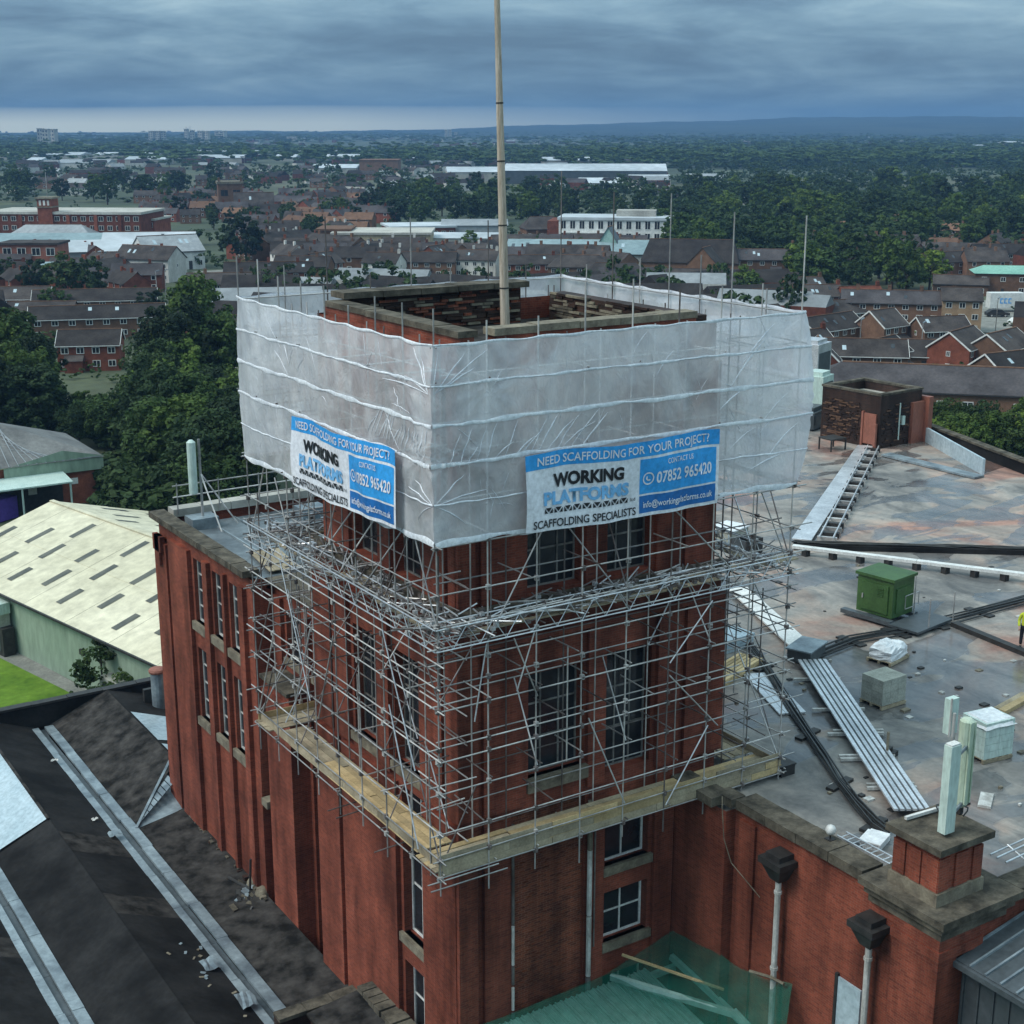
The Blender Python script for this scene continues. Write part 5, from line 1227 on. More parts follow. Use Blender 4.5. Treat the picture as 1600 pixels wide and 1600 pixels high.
# ------------------------------------------------------------------ canopy under green debris netting at the foot of the tower
cn = thing('netted_canopy', 'ribbed canopy roof draped in green debris netting at foot of the tower', 'canopy', (6, -2, 6))
for i in range(22):
    x = -.5 + i * .42
    b = MB(); b.obox((x, 1.3, 7.9), (x + .8, -7.5, 5.9), .40, .05); b.build('roof_sheet', 'clad_teal', cn)
rb_ = MB()
for i in range(44):
    x = -.6 + i * .21; rb_.obox((x, 1.3, 7.95), (x + .8, -7.5, 5.95), .05, .05)
rb_.build('roof_rib', 'clad_teal', cn, kind='stuff')
for (p, q) in (((-.6, 1.25, 7.6), (9.8, 1.25, 7.6)), ((9.5, 1.2, 8.1), (10.3, -7.5, 6.1)), ((7.0, 1.2, 8.2), (8.9, -2.6, 8.3)), ((8.9, -2.6, 8.4), (9.6, -6.6, 6.6))):
    b = MB(); b.obox(p, q, .16, .2); b.build('beam', 'clad_teal', cn)
net = thing('debris_netting', 'translucent green debris netting sagging between the tower and the side wall', 'netting', (8, 0, 8))
tl_, n2 = [(-.6, 1.35, 8.15), (3.0, 1.3, 8.1), (6.8, 1.3, 8.2), (9.62, 1.3, 8.9)], [( -.2, -7.6, 6.15), (3.6, -7.4, 6.2), (7.4, -6.0, 6.5), tuple(atx(1238, 1540, 9.95))]
b = MB(); NU, NV = 48, 30
def lerp_pts(P, t_):
    k = min(int(t_ * (len(P) - 1)), len(P) - 2); f_ = t_ * (len(P) - 1) - k; return Vector(P[k]) * (1 - f_) + Vector(P[k + 1]) * f_
for i in range(NU + 1):
    for j in range(NV + 1):
        u, v = i / NU, j / NV; p = lerp_pts(tl_, u) * (1 - v) + lerp_pts(n2, u) * v
        p.z += .3 * math.exp(-(((u - .93) / .16) ** 2 + ((v - .38) / .2) ** 2)) - .5 * math.sin(math.pi * v) * max(0, u - .68) * 2 + .05 * math.sin(u * 38 + v * 9) * math.sin(v * 14) + .06
        b.v.append(tuple(p))
for i in range(NU):
    for j in range(NV): k = i * (NV + 1) + j; b.f.append((k, k + NV + 1, k + NV + 2, k + 1)); b.m.append(0)
b.build('net', 'net', net, smooth=True)
q0 = atx(1214, 1530, 9.7); b = MB(); b.path([q0 + Vector((-.3, .9, -.1)), q0 + Vector((-.1, .2, 0)), q0 + Vector((0, -.3, 0))], .05, 6); b.build('net_pole', 'sill', net)
b = MB(); b.obox((7.2, .9, 9.1), (9.2, -1.8, 8.6), .07, .07); b.build('net_pole', 'board', net)
for i in range(5):
    pass
tt = thing('tiled_lean_to', 'brown tiled lean-to roof showing below the green netting by the wall', 'roof', (9.6, -5.5, 4))
for k in range(9):
    for j in range(8):
        b_ = MB(); y = -4.4 - k * .34; x = 10.0 - j * .36; z = 5.9 - j * .15
        b_.obox((x, y, z), (x - .37, y, z - .155), .33, .04); b_.build('tile', 'hbrown', tt)
# ------------------------------------------------------------------ lower left: felted saw-tooth sheds
saw = thing('sawtooth_shed', 'low black felted saw-tooth roofs with grey lead valley gutters beside the mill wing', 'building', (-8, 22, 0))
YF, YN = 39.2, -8.0
GX = [-1.25, -7.2, -13.15, -19.1, -25.05]
for gi, gx in enumerate(GX):
    # slope that rises from this valley towards -X, then the steeper glazed side down to the next valley
    rx = gx - 3.1
    y0 = YN if gi else 8.9
    b = MB(); b.add([(gx - .35, y0, 5.0), (gx - .35, YF, 5.0), (rx, YF, 6.15), (rx, y0, 6.15)], [(0, 1, 2, 3)]); b.build('roof_slope', 'felt', saw)
    b = MB(); b.add([(rx, y0, 6.15), (rx, YF, 6.15), (gx - 5.6, YF, 5.0), (gx - 5.6, y0, 5.0)], [(0, 1, 2, 3)]); b.build('roof_slope', 'felt', saw)
    # felt sheets: slightly proud overlapping lengths
    y = y0 + .2; i = 0
    while y < YF - 1.2:
        w_ = random.uniform(1.6, 2.2); zo = .012 + .006 * (i % 2)
        b = MB(); b.add([(gx - .36, y, 5.0 + zo), (gx - .36, min(y + w_, YF), 5.0 + zo), (rx + .02, min(y + w_, YF), 6.14 + zo), (rx + .02, y, 6.14 + zo)], [(0, 1, 2, 3)]); b.build('felt_sheet', 'felt' if random.random() < .88 else 'felt_moss', saw)
        y += w_ * .98; i += 1
    # gutter: flat sole, two raised sides in lengths
    y = y0
    while y < YF - .3:
        L = min(random.uniform(2.6, 3.4), YF - .3 - y)
        for (x0, x1, z0, z1, m_) in ((gx - .30, gx + .02, 4.9, 4.96, 'clad_grey'), (gx - .62, gx - .30, 5.02, 5.12, 'lead'), (gx + .02, gx + .45, 5.0, 5.1 + random.uniform(0, .02), 'lead')):
            b = MB(); j = random.uniform(-.03, .03); b.box(x0 + j, y + .01, z0, x1 + j, y + L - .01, z1); b.build('gutter_length', m_, saw)
        y += L
# strip between the first valley and the wing wall; hipped part beyond
b = MB(); b.add([(-.85, 8.9, 5.0), (1.6, 8.9, 5.25), (1.6, 26.2, 5.25), (-.85, 25.6, 5.0)], [(0, 1, 2, 3)]); b.build('roof_slope', 'felt_moss', saw)
b = MB(); b.add([(-.85, 25.9, 5.02), (-.85, YF, 5.02), (2.2, YF, 6.3), (2.2, 28.8, 6.3)], [(0, 1, 2, 3)]); b.build('roof_slope', 'felt_moss', saw)
b = MB(); b.add([(2.2, 28.8, 6.3), (2.2, YF, 6.3), (7.5, YF, 4.6), (7.5, 28.8, 4.6)], [(0, 1, 2, 3)]); b.build('roof_slope', 'felt', saw)
for (y0, y1) in ((28.9, 31.0), (31.5, 35.6)):
    b = MB(); b.add([(2.3, y0, 6.31), (2.3, y1, 6.31), (4.3, y1 - .4, 5.68), (4.3, y0 + .1, 5.68)], [(0, 1, 2, 3)]); b.build('rooflight', 'panel_blue', saw)
b = MB(); b.add([(-.85, 25.58, 5.03), (1.7, 26.0, 5.25), (2.4, 29.6, 5.9)], [(0, 1, 2)]); b.build('roof_slope', 'lead', saw)
b = MB(); n = 9
for i in range(n):
    t0, t1 = i / n, (i + .86) / n
    P = lambda t_, s_: (-.85 + (2.45) * t_, 25.6 + 3.4 * t_ - 1.7 * s_ * t_, 5.06 + .9 * t_ + .05 * s_)
    b2 = MB(); b2.add([P(t0, 0), P(t1, 0), P(t1, 1), P(t0, 1)], [(0, 1, 2, 3)]); b2.build('valley_sheet', 'lead', saw)
b = MB(); b.obox((-.85, 25.55, 5.1), (2.1, 29.2, 6.25), .12, .08); b.build('valley_roll', 'lead', saw)
b = MB(); b.add([(-4.45, 26.4, 6.17), (-4.45, 34.8, 6.17), (-6.7, 34.8, 5.2), (-6.7, 26.4, 5.2)], [(0, 1, 2, 3)]); b.build('rooflight', 'panel_blue', saw)
b = MB(); b.box(-4.5, 34.9, 5.0, -4.35, 35.05, 6.2); b.obox((-4.4, 26.3, 6.2), (-4.4, 35, 6.2), .12, .06); b.build('ridge_roll', 'felt_moss', saw)
# walls of the shed, parapet at the far end
b = MB(); b.add([(-31, YF + .3, 0), (7.5, YF + .3, 0), (7.5, YF + .3, 5.6), (-31, YF + .3, 5.6)], [(0, 1, 2, 3)]); b.add([(-31, YN, 0), (-31, YF, 0), (-31, YF, 5.2), (-31, YN, 5.2)], [(0, 1, 2, 3)]); b.build('wall', 'brick_dark', saw)
b = MB(); b.box(-31, YF, 5.0, 7.5, YF + .35, 6.2); b.build('parapet', 'felt', saw); stones(saw, [(-31, YF + .17, 6.33), (7.5, YF + .17, 6.33)], .5, .12, 1.8, m='black')
# low walls and debris at the near end
b = MB(); b.box(-1.6, 8.5, 3.0, 1.55, 8.9, 5.45); b.build('end_wall', 'brick_dark', saw); stones(saw, [(-1.6, 8.7, 5.58), (1.5, 8.7, 5.58)], .55, .14, 1.0, m='stone')
b = MB(); b.add([(-6, -8, 4.6), (1.55, -8, 4.6), (1.55, 8.5, 4.6), (-6, 8.5, 4.6)], [(0, 1, 2, 3)]); b.build('lower_roof', 'felt', saw)
lw = thing('low_outhouse', 'mossy low roof with rubble edge tucked under the tower corner', 'roof', (0, 4, 4.6))
b = MB(); b.box(-.9, 1.2, 4.62, 1.5, 7.4, 6.0); b.build('wall', 'brick_dark', lw); b = MB(); b.obox((-1.0, 4.3, 6.1), (1.55, 4.3, 6.4), 6.4, .12); b.build('roof', 'felt_moss', lw)
for i in range(14):
    b = MB(); y = 1.2 + i * .45; s_ = random.uniform(.12, .25); b.box(1.0 - s_, y, 6.4, 1.5, y + .38, 6.5 + s_ * .7); b.build('rubble_stone', 'stone', lw)
# loose slates and scraps on the felt
for i in range(26):
    px_, py_ = random.choice(((290, 1475), (335, 1510), (345, 1545), (150, 1510), (385, 1570), (325, 1500))); px_ += random.gauss(0, 22); py_ += random.gauss(0, 16)
    p = at(px_, py_, 5.4); t_ = (GX[0] - .35 - p.x) / 2.75
    if not 0 < t_ < 1: continue
    z = 5.04 + 1.14 * t_; s_ = random.uniform(.04, .12); a = random.uniform(0, 3)
    b = MB(); b.obox((p.x - s_ * math.cos(a), p.y - s_ * math.sin(a), z), (p.x + s_ * math.cos(a), p.y + s_ * math.sin(a), z + .01), random.uniform(.06, .13), .015)
    o_ = b.build('loose_slate', random.choice(('lead', 'lead', 'sill')), None, label='loose pale slate fallen on the black felt roof', category='slate', group='loose slates on the felt roof', origin=(p.x, p.y, z))
for (px_, py_, w_, d_, lb) in ((207, 1402, .35, .2, 'crumpled white scrap alone on the black felt roof'), (180, 1305, .55, .22, 'torn grey flashing scrap at the first valley gutter'), (325, 1510, .75, .4, 'large loose grey slate by the first valley gutter'), (385, 1565, .6, .45, 'pale square slate low beside the first valley gutter'), (85, 1190, .35, .12, 'small white scrap near the head of the first valley gutter'), (148, 1283, .3, .1, 'small white scrap halfway down the upper valley gutter')):
    p = at(px_, py_, 5.3); b = MB(); nn_ = 5
    for i in range(nn_ + 1):
        for j in range(3): b.v.append((p.x + w_ * (i / nn_ - .5) + random.uniform(-.03, .03), p.y + d_ * (j - 1) + random.uniform(-.04, .04), 5.36 + random.uniform(0, .08)))
    for i in range(nn_):
        for j in range(2): k = i * 3 + j; b.f.append((k, k + 3, k + 4, k + 1)); b.m.append(0)
    b.build('roof_scrap', 'dirty_white' if 'white' in lb else 'lead', None, label=lb, category='scrap', origin=(p.x, p.y, 5.36))
# pipe, sacks and rubble at the foot of the wing
q = at(385, 1400, 5.1); rbh = thing('rubble_heap', 'heap of broken slates and sacks with a black pipe at the foot of the wing', 'rubble', tuple(q))
b = MB(); b.tube(q + Vector((-.1, 1.6, .1)), q + Vector((.25, .2, .15)), .06, 7); b.tube(q + Vector((.25, .2, .15)), q + Vector((.3, .1, 1.5)), .05, 7); b.build('pipe', 'black', rbh)
for i in range(34):
    p = q + Vector((random.gauss(0, .35), random.gauss(-.1, .55), 0)); s_ = random.uniform(.05, .16); b = MB(); a = random.uniform(0, 3)
    b.obox(p + Vector((-s_ * math.cos(a), -s_ * math.sin(a), .05)), p + Vector((s_ * math.cos(a), s_ * math.sin(a), random.uniform(.05, .2))), s_ * 1.4, .04); b.build('broken_slate', random.choice(('lead', 'black', 'black', 'stone')), rbh)
for (dx_, dy_, r_) in ((.55, -.35, .32), (.5, .55, .25)):
    b = MB(); b.lathe(q + Vector((dx_, dy_, 0)), [(r_ * .9, 0), (r_, .12), (r_ * .8, .3), (r_ * .3, .42)], 9); b.build('sack', 'sill', rbh, smooth=True)
# grey flue at the far end by the wing
q = at(250, 1116, 5.2); fl = thing('flue', 'thick grey-blue metal flue with rusty cap at the end of the felt roof', 'flue', tuple(q))
b = MB(); b.lathe(q, [(.4, 0), (.4, .15), (.36, .16), (.36, 2.35)], 14); b.build('pipe', 'lead', fl, smooth=False); b = MB(); b.lathe(q + Vector((0, 0, 2.35)), [(.42, 0), (.45, .1), (.4, .2), (.2, .24)], 14); b.build('cap', 'rust_door', fl)
b = MB(); b.box(q.x - .6, q.y + .5, 5.2, q.x - .1, q.y + .75, 6.5); b.build('bracket', 'black', fl)

# antennas and guard rail on the wing roof
for (x, y, lb, r_, zt) in ((2.9, 26.2, 'stout pale round antenna on the far left corner of the wing roof', .19, 22.0), (7.6, 25.2, 'tall pale antenna on the wing roof at the left edge of the scaffolding', .17, 23.4)):
    a_ = thing('round_antenna', lb, 'antenna', (x, y, 18.12)); b = MB(); b.lathe((x, y, zt - 2.4), [(.08, 0), (r_, .05), (r_, 2.3), (.08, 2.4)], 14); b.build('radome', 'grp', a_)
    b = MB(); b.tube((x + .35, y, 18.1), (x + .35, y, zt), .06, 8); b.build('pole', 'steel', a_); b = MB(); b.tube((x + .35, y, 20.5), (x + 1.7, y - .6, 18.2), .035, 6); b.tube((x + .35, y, 20.5), (x + .6, y - 1.5, 18.2), .035, 6); b.build('stay', 'steel', a_)
    b = MB(); b.box(x - .3, y - .5, 18.12, x + .9, y + .5, 18.6); b.build('base_frame', 'lead', a_)
gd = thing('roof_guard_rail', 'light metal guard rail along the far edge of the wing roof', 'railing', (3, 26.8, 18.9))
for z in (19.4, 19.9): bar('rail', (2.2, 26.9, z), (13.9, 26.9, z + .1), .03, gd)
for i in range(7): x = 2.4 + i * 1.9; bar('post', (x, 26.9, 18.6), (x, 26.9, 20.0), .03, gd)

# ------------------------------------------------------------------ lawn, path and the cream-roofed shed
g_ = MB(); P = [at(-160, 985, 0), at(-5, 1026, 0), at(100, 1078, 0), at(132, 1096, 0), at(90, 1180, 0), at(-260, 1260, 0), at(-420, 1100, 0)]
g_.add([(p.x, p.y, .03) for p in P], [tuple(range(len(P)))]); g_.build('lawn', 'yellowgreen', kind='structure')
g_ = MB(); P = [at(-260, 935, 0), at(0, 1004, 0), at(150, 1085, 0), at(190, 1110, 0), at(150, 1135, 0), at(132, 1098, 0), at(100, 1080, 0), at(-5, 1028, 0), at(-160, 987, 0)]
g_.add([(p.x, p.y, .026) for p in P], [tuple(range(len(P)))]); g_.build('path', 'concrete_path', kind='structure')
E0 = Vector((5.777, 54.43, 0)); A1 = Vector((math.cos(math.radians(102.9)), math.sin(math.radians(102.9)), 0)); A2 = Vector((math.sin(math.radians(102.9)), -math.cos(math.radians(102.9)), 0))  # A2 points away from the lawn
def S(a, w, z): p = E0 + A1 * a + A2 * w; return (p.x, p.y, z)
shed = thing('cream_roofed_shed', 'long low shed with cream sheet roof, dark rooflight strips and pale green walls', 'shed', S(5, 9, 0))
SA0, SA1, HW, ZE, ZR_ = -24, 21.4, 9.4, 4.3, 7.0
b = MB(); b.add([S(SA0, 0.15, 0), S(SA1, .15, 0), S(SA1, .15, ZE), S(SA0, .15, ZE)], [(0, 1, 2, 3)]); b.add([S(SA1, .15, 0), S(SA1, 2 * HW - .15, 0), S(SA1, 2 * HW - .15, ZE), S(SA1, HW, ZR_ - .05), S(SA1, .15, ZE)], [(0, 1, 2, 3, 4)])
b.add([S(SA0, 2 * HW - .15, 0), S(SA1, 2 * HW - .15, 0), S(SA1, 2 * HW - .15, ZE), S(SA0, 2 * HW - .15, ZE)], [(0, 1, 2, 3)]); b.build('wall', 'clad_green', shed)
sh_n = 5; wA = 5.4; na = int((SA1 - SA0) / wA) + 1
for side in (0, 1):
    for i in range(na):
        a0 = SA0 - .3 + i * wA; a1 = min(a0 + wA - .03, SA1 + .3)
        for j in range(2):
            w0, w1 = HW * j / 2 - (.35 if j == 0 else -.0), HW * (j + 1) / 2
            zf = lambda w: ZE + (ZR_ - ZE) * w / HW + (.02 if j else 0)
            ww = (lambda w: w) if side == 0 else (lambda w: 2 * HW - w)
            b = MB(); b.add([S(a0, ww(w0), zf(w0)), S(a1, ww(w0), zf(w0)), S(a1, ww(w1), zf(w1)), S(a0, ww(w1), zf(w1)), S(a0, ww(w0), zf(w0) - .05), S(a1, ww(w0), zf(w0) - .05)], [(0, 1, 2, 3), (0, 4, 5, 1)]); b.build('roof_sheet', 'clad_cream', shed)
    for i in range(13):
        for j in range(3):
            a0 = SA0 + 1.2 + i * 3.5 + j * .75 + random.uniform(-.12, .12); w0 = .9 + j * 2.85 + (.9 if i % 2 else 0) + random.uniform(-.1, .1); w1 = w0 + random.uniform(1.7, 2.2)
            if w1 > HW - .4 or a0 > SA1 - 1.2: continue
            zf = lambda w: ZE + (ZR_ - ZE) * w / HW + .035; ww = (lambda w: w) if side == 0 else (lambda w: 2 * HW - w)
            b = MB(); b.add([S(a0, ww(w0), zf(w0)), S(a0 + .62, ww(w0), zf(w0)), S(a0 + .62, ww(w1), zf(w1)), S(a0, ww(w1), zf(w1))], [(0, 1, 2, 3)]); b.build('rooflight', 'grey_dark', shed) if 'grey_dark' in M else b.build('rooflight', 'sill', shed)
b = MB(); b.obox(S(SA0, HW, ZR_ + .05), S(SA1 + .3, HW, ZR_ + .05), .35, .08); b.build('ridge_cap', 'clad_cream', shed)
b = MB(); b.obox(S(SA0, -.33, ZE - .15), S(SA1 + .3, -.33, ZE - .15), .16, .14); b.build('gutter', 'black', shed)
for a in (13.0, -1.2, -12):
    b = MB(); b.tube(S(a, -.05, 0), S(a, -.05, ZE - .15), .06, 6); b.build('downpipe', 'black', shed)
for (a, z0, w_, h_, m_, nm, lb) in ((11.2, 0, 2.0, 2.0, 'black', 'plant_cabinet', 'dark box cabinet against the shed wall by the lawn'), (11.4, 2.0, 1.5, .9, 'block', 'condenser_unit', 'pale condenser stacked on the dark cabinet, lower of two'), (11.2, 2.9, 1.4, .8, 'grp', 'condenser_unit', 'pale condenser at the eaves of the shed, upper of two'), (-3.4, .7, 1.9, 1.5, 'block', 'condenser_unit', 'dusty condenser on the shed wall behind the bush')):
    o_ = E0 + A1 * a - A2 * .5; r = thing(nm, lb, 'cabinet' if nm == 'plant_cabinet' else 'air unit', (o_.x, o_.y, z0 + .02))
    b = MB(); b.obox(o_ + A1 * (-w_ / 2) + Vector((0, 0, z0 + h_ / 2 + .02)), o_ + A1 * (w_ / 2) + Vector((0, 0, z0 + h_ / 2 + .02)), .85, h_ - .04); b.build('case', m_, r)
    b = MB(); b.obox(o_ - A2 * .43 + A1 * (-w_ * .32) + Vector((0, 0, z0 + h_ / 2)), o_ - A2 * .43 + A1 * (w_ * .32) + Vector((0, 0, z0 + h_ / 2)), .06, h_ * .6); b.build('grille', 'clad_grey', r)
b = MB(); q = E0 + A1 * 1.0 - A2 * .1; b.obox(q + A1 * -.25 + Vector((0, 0, 2.6)), q + A1 * .25 + Vector((0, 0, 2.6)), .15, .35); b.build('vent', 'black', shed)
# ------------------------------------------------------------------ second shed and its canopy at the left edge
s2o = at(160, 782, 0); q1 = at(30, 800, 0); B1 = (q1 - s2o); B1.z = 0; B1.normalize(); B2 = Vector((-B1.y, B1.x, 0)); B2 = -B2 if B2.dot(Vector((FW[0], FW[1], 0))) < 0 else B2
def T(a, w, z): p = s2o + B1 * a + B2 * w; return (p.x, p.y, z)
sh2 = thing('brick_shed', 'dark roofed brick workshop with pale fascia and open canopy at the left edge', 'workshop', T(8, 6, 0))
ZE2 = 4.2
b = MB(); b.add([T(0, 0, 0), T(22, 0, 0), T(22, 0, ZE2), T(0, 0, ZE2)], [(0, 1, 2, 3)]); b.add([T(0, 0, 0), T(0, 12, 0), T(0, 12, ZE2), T(0, 0, ZE2)], [(0, 1, 2, 3)]); b.build('wall', 'hbrick', sh2)
b = MB(); b.add([T(-.4, -.4, ZE2 + .2), T(22, -.4, ZE2 + .2), T(22, 6, 7.6), T(8, 6, 7.6)], [(0, 1, 2, 3)]); b.add([T(-.4, -.4, ZE2 + .2), T(8, 6, 7.6), T(-.4, 12.4, ZE2 + .2)], [(0, 1, 2)]); b.add([T(-.4, 12.4, ZE2 + .2), T(8, 6, 7.6), T(22, 6, 7.6), T(22, 12.4, ZE2 + .2)], [(0, 1, 2, 3)]); b.build('roof', 'grey_dark2', sh2) if 'grey_dark2' in M else b.build('roof', 'slate', sh2)
rb_ = MB()
for i in range(26): a = i * .85; rb_.obox(T(a, -.4, ZE2 + .25), T(max(a, 8) if a < 8 else a, 6 if a >= 8 else 6 * (a + .4) / 8.4, 7.65 if a >= 8 else ZE2 + .25 + 3.4 * (a + .4) / 8.4), .07, .07)
rb_.build('roof_rib', 'grey_roof', sh2, kind='stuff')
b = MB(); b.add([T(-.3, -.3, 3.2), T(9.0, -.3, 3.2), T(9.0, -.3, 4.3), T(3.5, -.3, 5.4), T(-.3, -.3, 4.5)], [(0, 1, 2, 3, 4)]); b.build('fascia', 'clad_green', sh2)
b = MB(); b.box(0, 0, 0, 1, 1, 1); b.v = [T(3.6 + x * 9.5, -3.4 + y * 3.2, 2.95 + z * .14 + y * .35) for x, y, z in b.v]; b.build('canopy', 'grp', sh2)
for a in (3.8, 8.2, 12.8): b = MB(); b.tube(T(a, -3.2, 0), T(a, -3.2, 3.0), .1, 6); b.build('post', 'grp', sh2)
b = MB(); b.add([T(3.7, -.06, 0), T(12.8, -.06, 0), T(12.8, -.06, 2.9), T(3.7, -.06, 2.9)], [(0, 1, 2, 3)]); b.build('opening', 'black', sh2)  # flat black sheet stands in for the shade inside the opening
for (a, z) in ((2.2, 2.0), (6.1, 1.5), (5.0, 2.1)): b = MB(); b.add([T(a, -.08, z), T(a + .8, -.08, z), T(a + .8, -.08, z + .6), T(a, -.08, z + .6)], [(0, 1, 2, 3)]); b.build('notice', 'white', sh2)
q = at(6, 815, 0); loose('purple_container', 'small purple container at the left picture edge before the workshop', 'container', 4, 812, None, None, .5, z=0, parts=[('case', -1.2, -.8, .1, 1.2, .8, 2.1, 'purple'), ('foot', -1.1, -.7, 0, 1.1, .7, .1, 'black')])
# service road behind the wood
g_ = MB(); P = [at(160, 720, 0), at(215, 700, 0), at(330, 790, 0), at(330, 830, 0), at(200, 810, 0), at(165, 790, 0)]
g_.add([(p.x, p.y, .034) for p in P], [tuple(range(len(P)))]); g_.build('road', 'asphalt', kind='structure')

# tubes and boards laid out on the wing roof by the scaffolders
for (nm, lb, x, y, n, m_, rz, L) in (('tube_stack', 'stack of pale scaffold tubes on the wing roof nearest the tower', 5.2, 17.9, 14, 'steel', .15, 3.6), ('tube_stack', 'longer stack of scaffold tubes lying behind the nearest one on the wing roof', 6.5, 20.5, 12, 'alu', 1.2, 4.2), ('board_stack', 'stack of grey scaffold boards on the wing roof', 3.6, 19.4, 6, 'board_grey', 1.45, 3.0)):
    r = thing(nm, lb, 'stack', (x, y, 18.22)); ca, sa = math.cos(rz), math.sin(rz)
    for i in range(n):
        o_ = (i % 5 - 2) * (.07 if nm == 'tube_stack' else .24); z = 18.26 + (i // 5) * .055; j = random.uniform(-.2, .2)
        p = Vector((x - ca * L / 2 - sa * o_ + ca * j, y - sa * L / 2 + ca * o_ + sa * j, z)); q = p + Vector((ca * L, sa * L, 0))
        if nm == 'tube_stack': bar('tube', p, q, .026, r, m_)
        else: plank('board', p, q, .22, .04, r, m_)
# ------------------------------------------------------------------ houses and other buildings of the town
def view_rot(rot): return AZ - math.pi / 2 + math.radians(rot)   # a building whose long side faces the viewer at rot 0; rot > 0 turns its right end away
def nz_of(w): return w[1]
def gable_house(name, label, cat, px, py, L, Wd, H, pitch, wall, roof, rot, group=None, wins=(6, 2), chim=2, gable_white=False, hip=0.0, pos=None, door=True, base=0.0, winmat='white', over=.35, detail=True, sc=1.0):
    """long side (length L) towards the viewer; windows as parts with panes as sub-parts"""
    o = pos or at(px, py, base); o = Vector((o.x, o.y, base)); rz = view_rot(rot)
    r = thing(name, label, cat, tuple(o), group, rz=rz); r.scale = (sc, sc, sc)
    def put(b, nm, m, par=None, **k): ob = link(nm, b.mesh(nm, m), par or r); tag(ob, **k); return ob
    hr = H + math.tan(math.radians(pitch)) * Wd / 2; hx = hip * Wd / 2
    b = MB(); x0, x1, y0, y1 = -L / 2, L / 2, 0, Wd
    b.add([(x0, y0, 0), (x1, y0, 0), (x1, y0, H), (x0, y0, H)], [(0, 1, 2, 3)]); b.add([(x0, y1, 0), (x1, y1, 0), (x1, y1, H), (x0, y1, H)], [(0, 1, 2, 3)])
    for x in (x0, x1):
        if hip: b.add([(x, y0, 0), (x, y1, 0), (x, y1, H), (x, y0, H)], [(0, 1, 2, 3)])
        else: b.add([(x, y0, 0), (x, y1, 0), (x, y1, H), (x, Wd / 2, hr), (x, y0, H)], [(0, 1, 2, 3, 4)])
    put(b, 'wall', wall)
    b = MB(); t_ = .16; e = over; dz = math.tan(math.radians(pitch)) * e; ex = 0.25 if not hip else over
    for (ya, yb) in ((y0 - e, Wd / 2), (y1 + e, Wd / 2)):
        b.add([(x0 - ex, ya, H - dz), (x1 + ex, ya, H - dz), (x1 + ex - hx, yb, hr), (x0 - ex + hx, yb, hr), (x0 - ex, ya, H - dz + t_), (x1 + ex, ya, H - dz + t_), (x1 + ex - hx, yb, hr + t_), (x0 - ex + hx, yb, hr + t_)],
              [(0, 1, 2, 3), (4, 5, 6, 7), (0, 4, 5, 1), (0, 3, 7, 4), (1, 5, 6, 2)])
    if hip:
        for s_, xx in ((1, x0 - ex), (-1, x1 + ex)): b.add([(xx, y0 - e, H - dz + t_), (xx, y1 + e, H - dz + t_), (xx + s_ * hx, Wd / 2, hr + t_)], [(0, 1, 2)])
    rf = put(b, 'roof', roof)
    if not detail: return r
    if L < 40 and random.random() < .6 and nz_of(wins) > 1:
        ex0 = random.uniform(x0 + .5, x1 - 4.5) if L > 6 else x0; ew = min(3.4, L * .4)
        b = MB(); b.box(ex0, -2.2, 0, ex0 + ew, -.01, 2.4); pr_ = put(b, 'porch', wall); b = MB(); b.add([(ex0 - .2, -2.4, 2.35), (ex0 + ew + .2, -2.4, 2.35), (ex0 + ew + .2, -.02, 3.3), (ex0 - .2, -.02, 3.3), (ex0 - .2, -.02, 2.3), (ex0 + ew + .2, -.02, 2.3)], [(0, 1, 2, 3), (0, 3, 4), (1, 5, 2)]); put(b, 'porch_roof', roof, pr_)
    for i in range(random.choice((0, 1, 2, 3)) if not hip else 0):
        xs = random.uniform(x0 + 1, x1 - 2); t1 = random.uniform(.3, .6); zs = lambda t_: H - dz + t_ * (hr - H + dz) + .2; ys = lambda t_: y0 - e + t_ * (Wd / 2 - y0 + e)
        b = MB(); b.add([(xs, ys(t1), zs(t1)), (xs + .8, ys(t1), zs(t1)), (xs + .8, ys(t1 + .25), zs(t1 + .25)), (xs, ys(t1 + .25), zs(t1 + .25))], [(0, 1, 2, 3)]); put(b, 'rooflight', random.choice(('glass', 'panel_blue')), rf)
    b = MB(); b.box(x0 - ex + hx, Wd / 2 - .15, hr + t_ - .05, x1 + ex - hx, Wd / 2 + .15, hr + t_ + .1); put(b, 'ridge_tiles', 'hbrown', rf)
    b = MB(); b.box(x0 - ex, y0 - e - .1, H - dz - .05, x1 + ex, y0 - e, H - dz + .1); put(b, 'gutter', 'white' if gable_white else 'black', rf)
    if gable_white and not hip:
        for x in (x0 - ex - .03, x1 + ex + .03):
            b = MB(); b.obox((x, y0 - e, H - dz + .05), (x, Wd / 2, hr + .05), .08, .3); b.obox((x, y1 + e, H - dz + .05), (x, Wd / 2, hr + .05), .08, .3); put(b, 'bargeboard', 'white', rf)
    for i in range(chim):
        x = x0 + L * (i + .5) / chim if chim > 1 else x1 - .6
        b = MB(); b.box(x - .45, Wd / 2 - .35, hr - .4, x + .45, Wd / 2 + .35, hr + 1.1); b.box(x - .5, Wd / 2 - .4, hr + 1.1, x + .5, Wd / 2 + .4, hr + 1.2)
        for k in (-.25, .25): b.tube((x + k, Wd / 2, hr + 1.2), (x + k, Wd / 2, hr + 1.55), .12, 6)
        put(b, 'chimney', wall, rf)
    nx_, nz_ = wins
    key = (name, winmat)
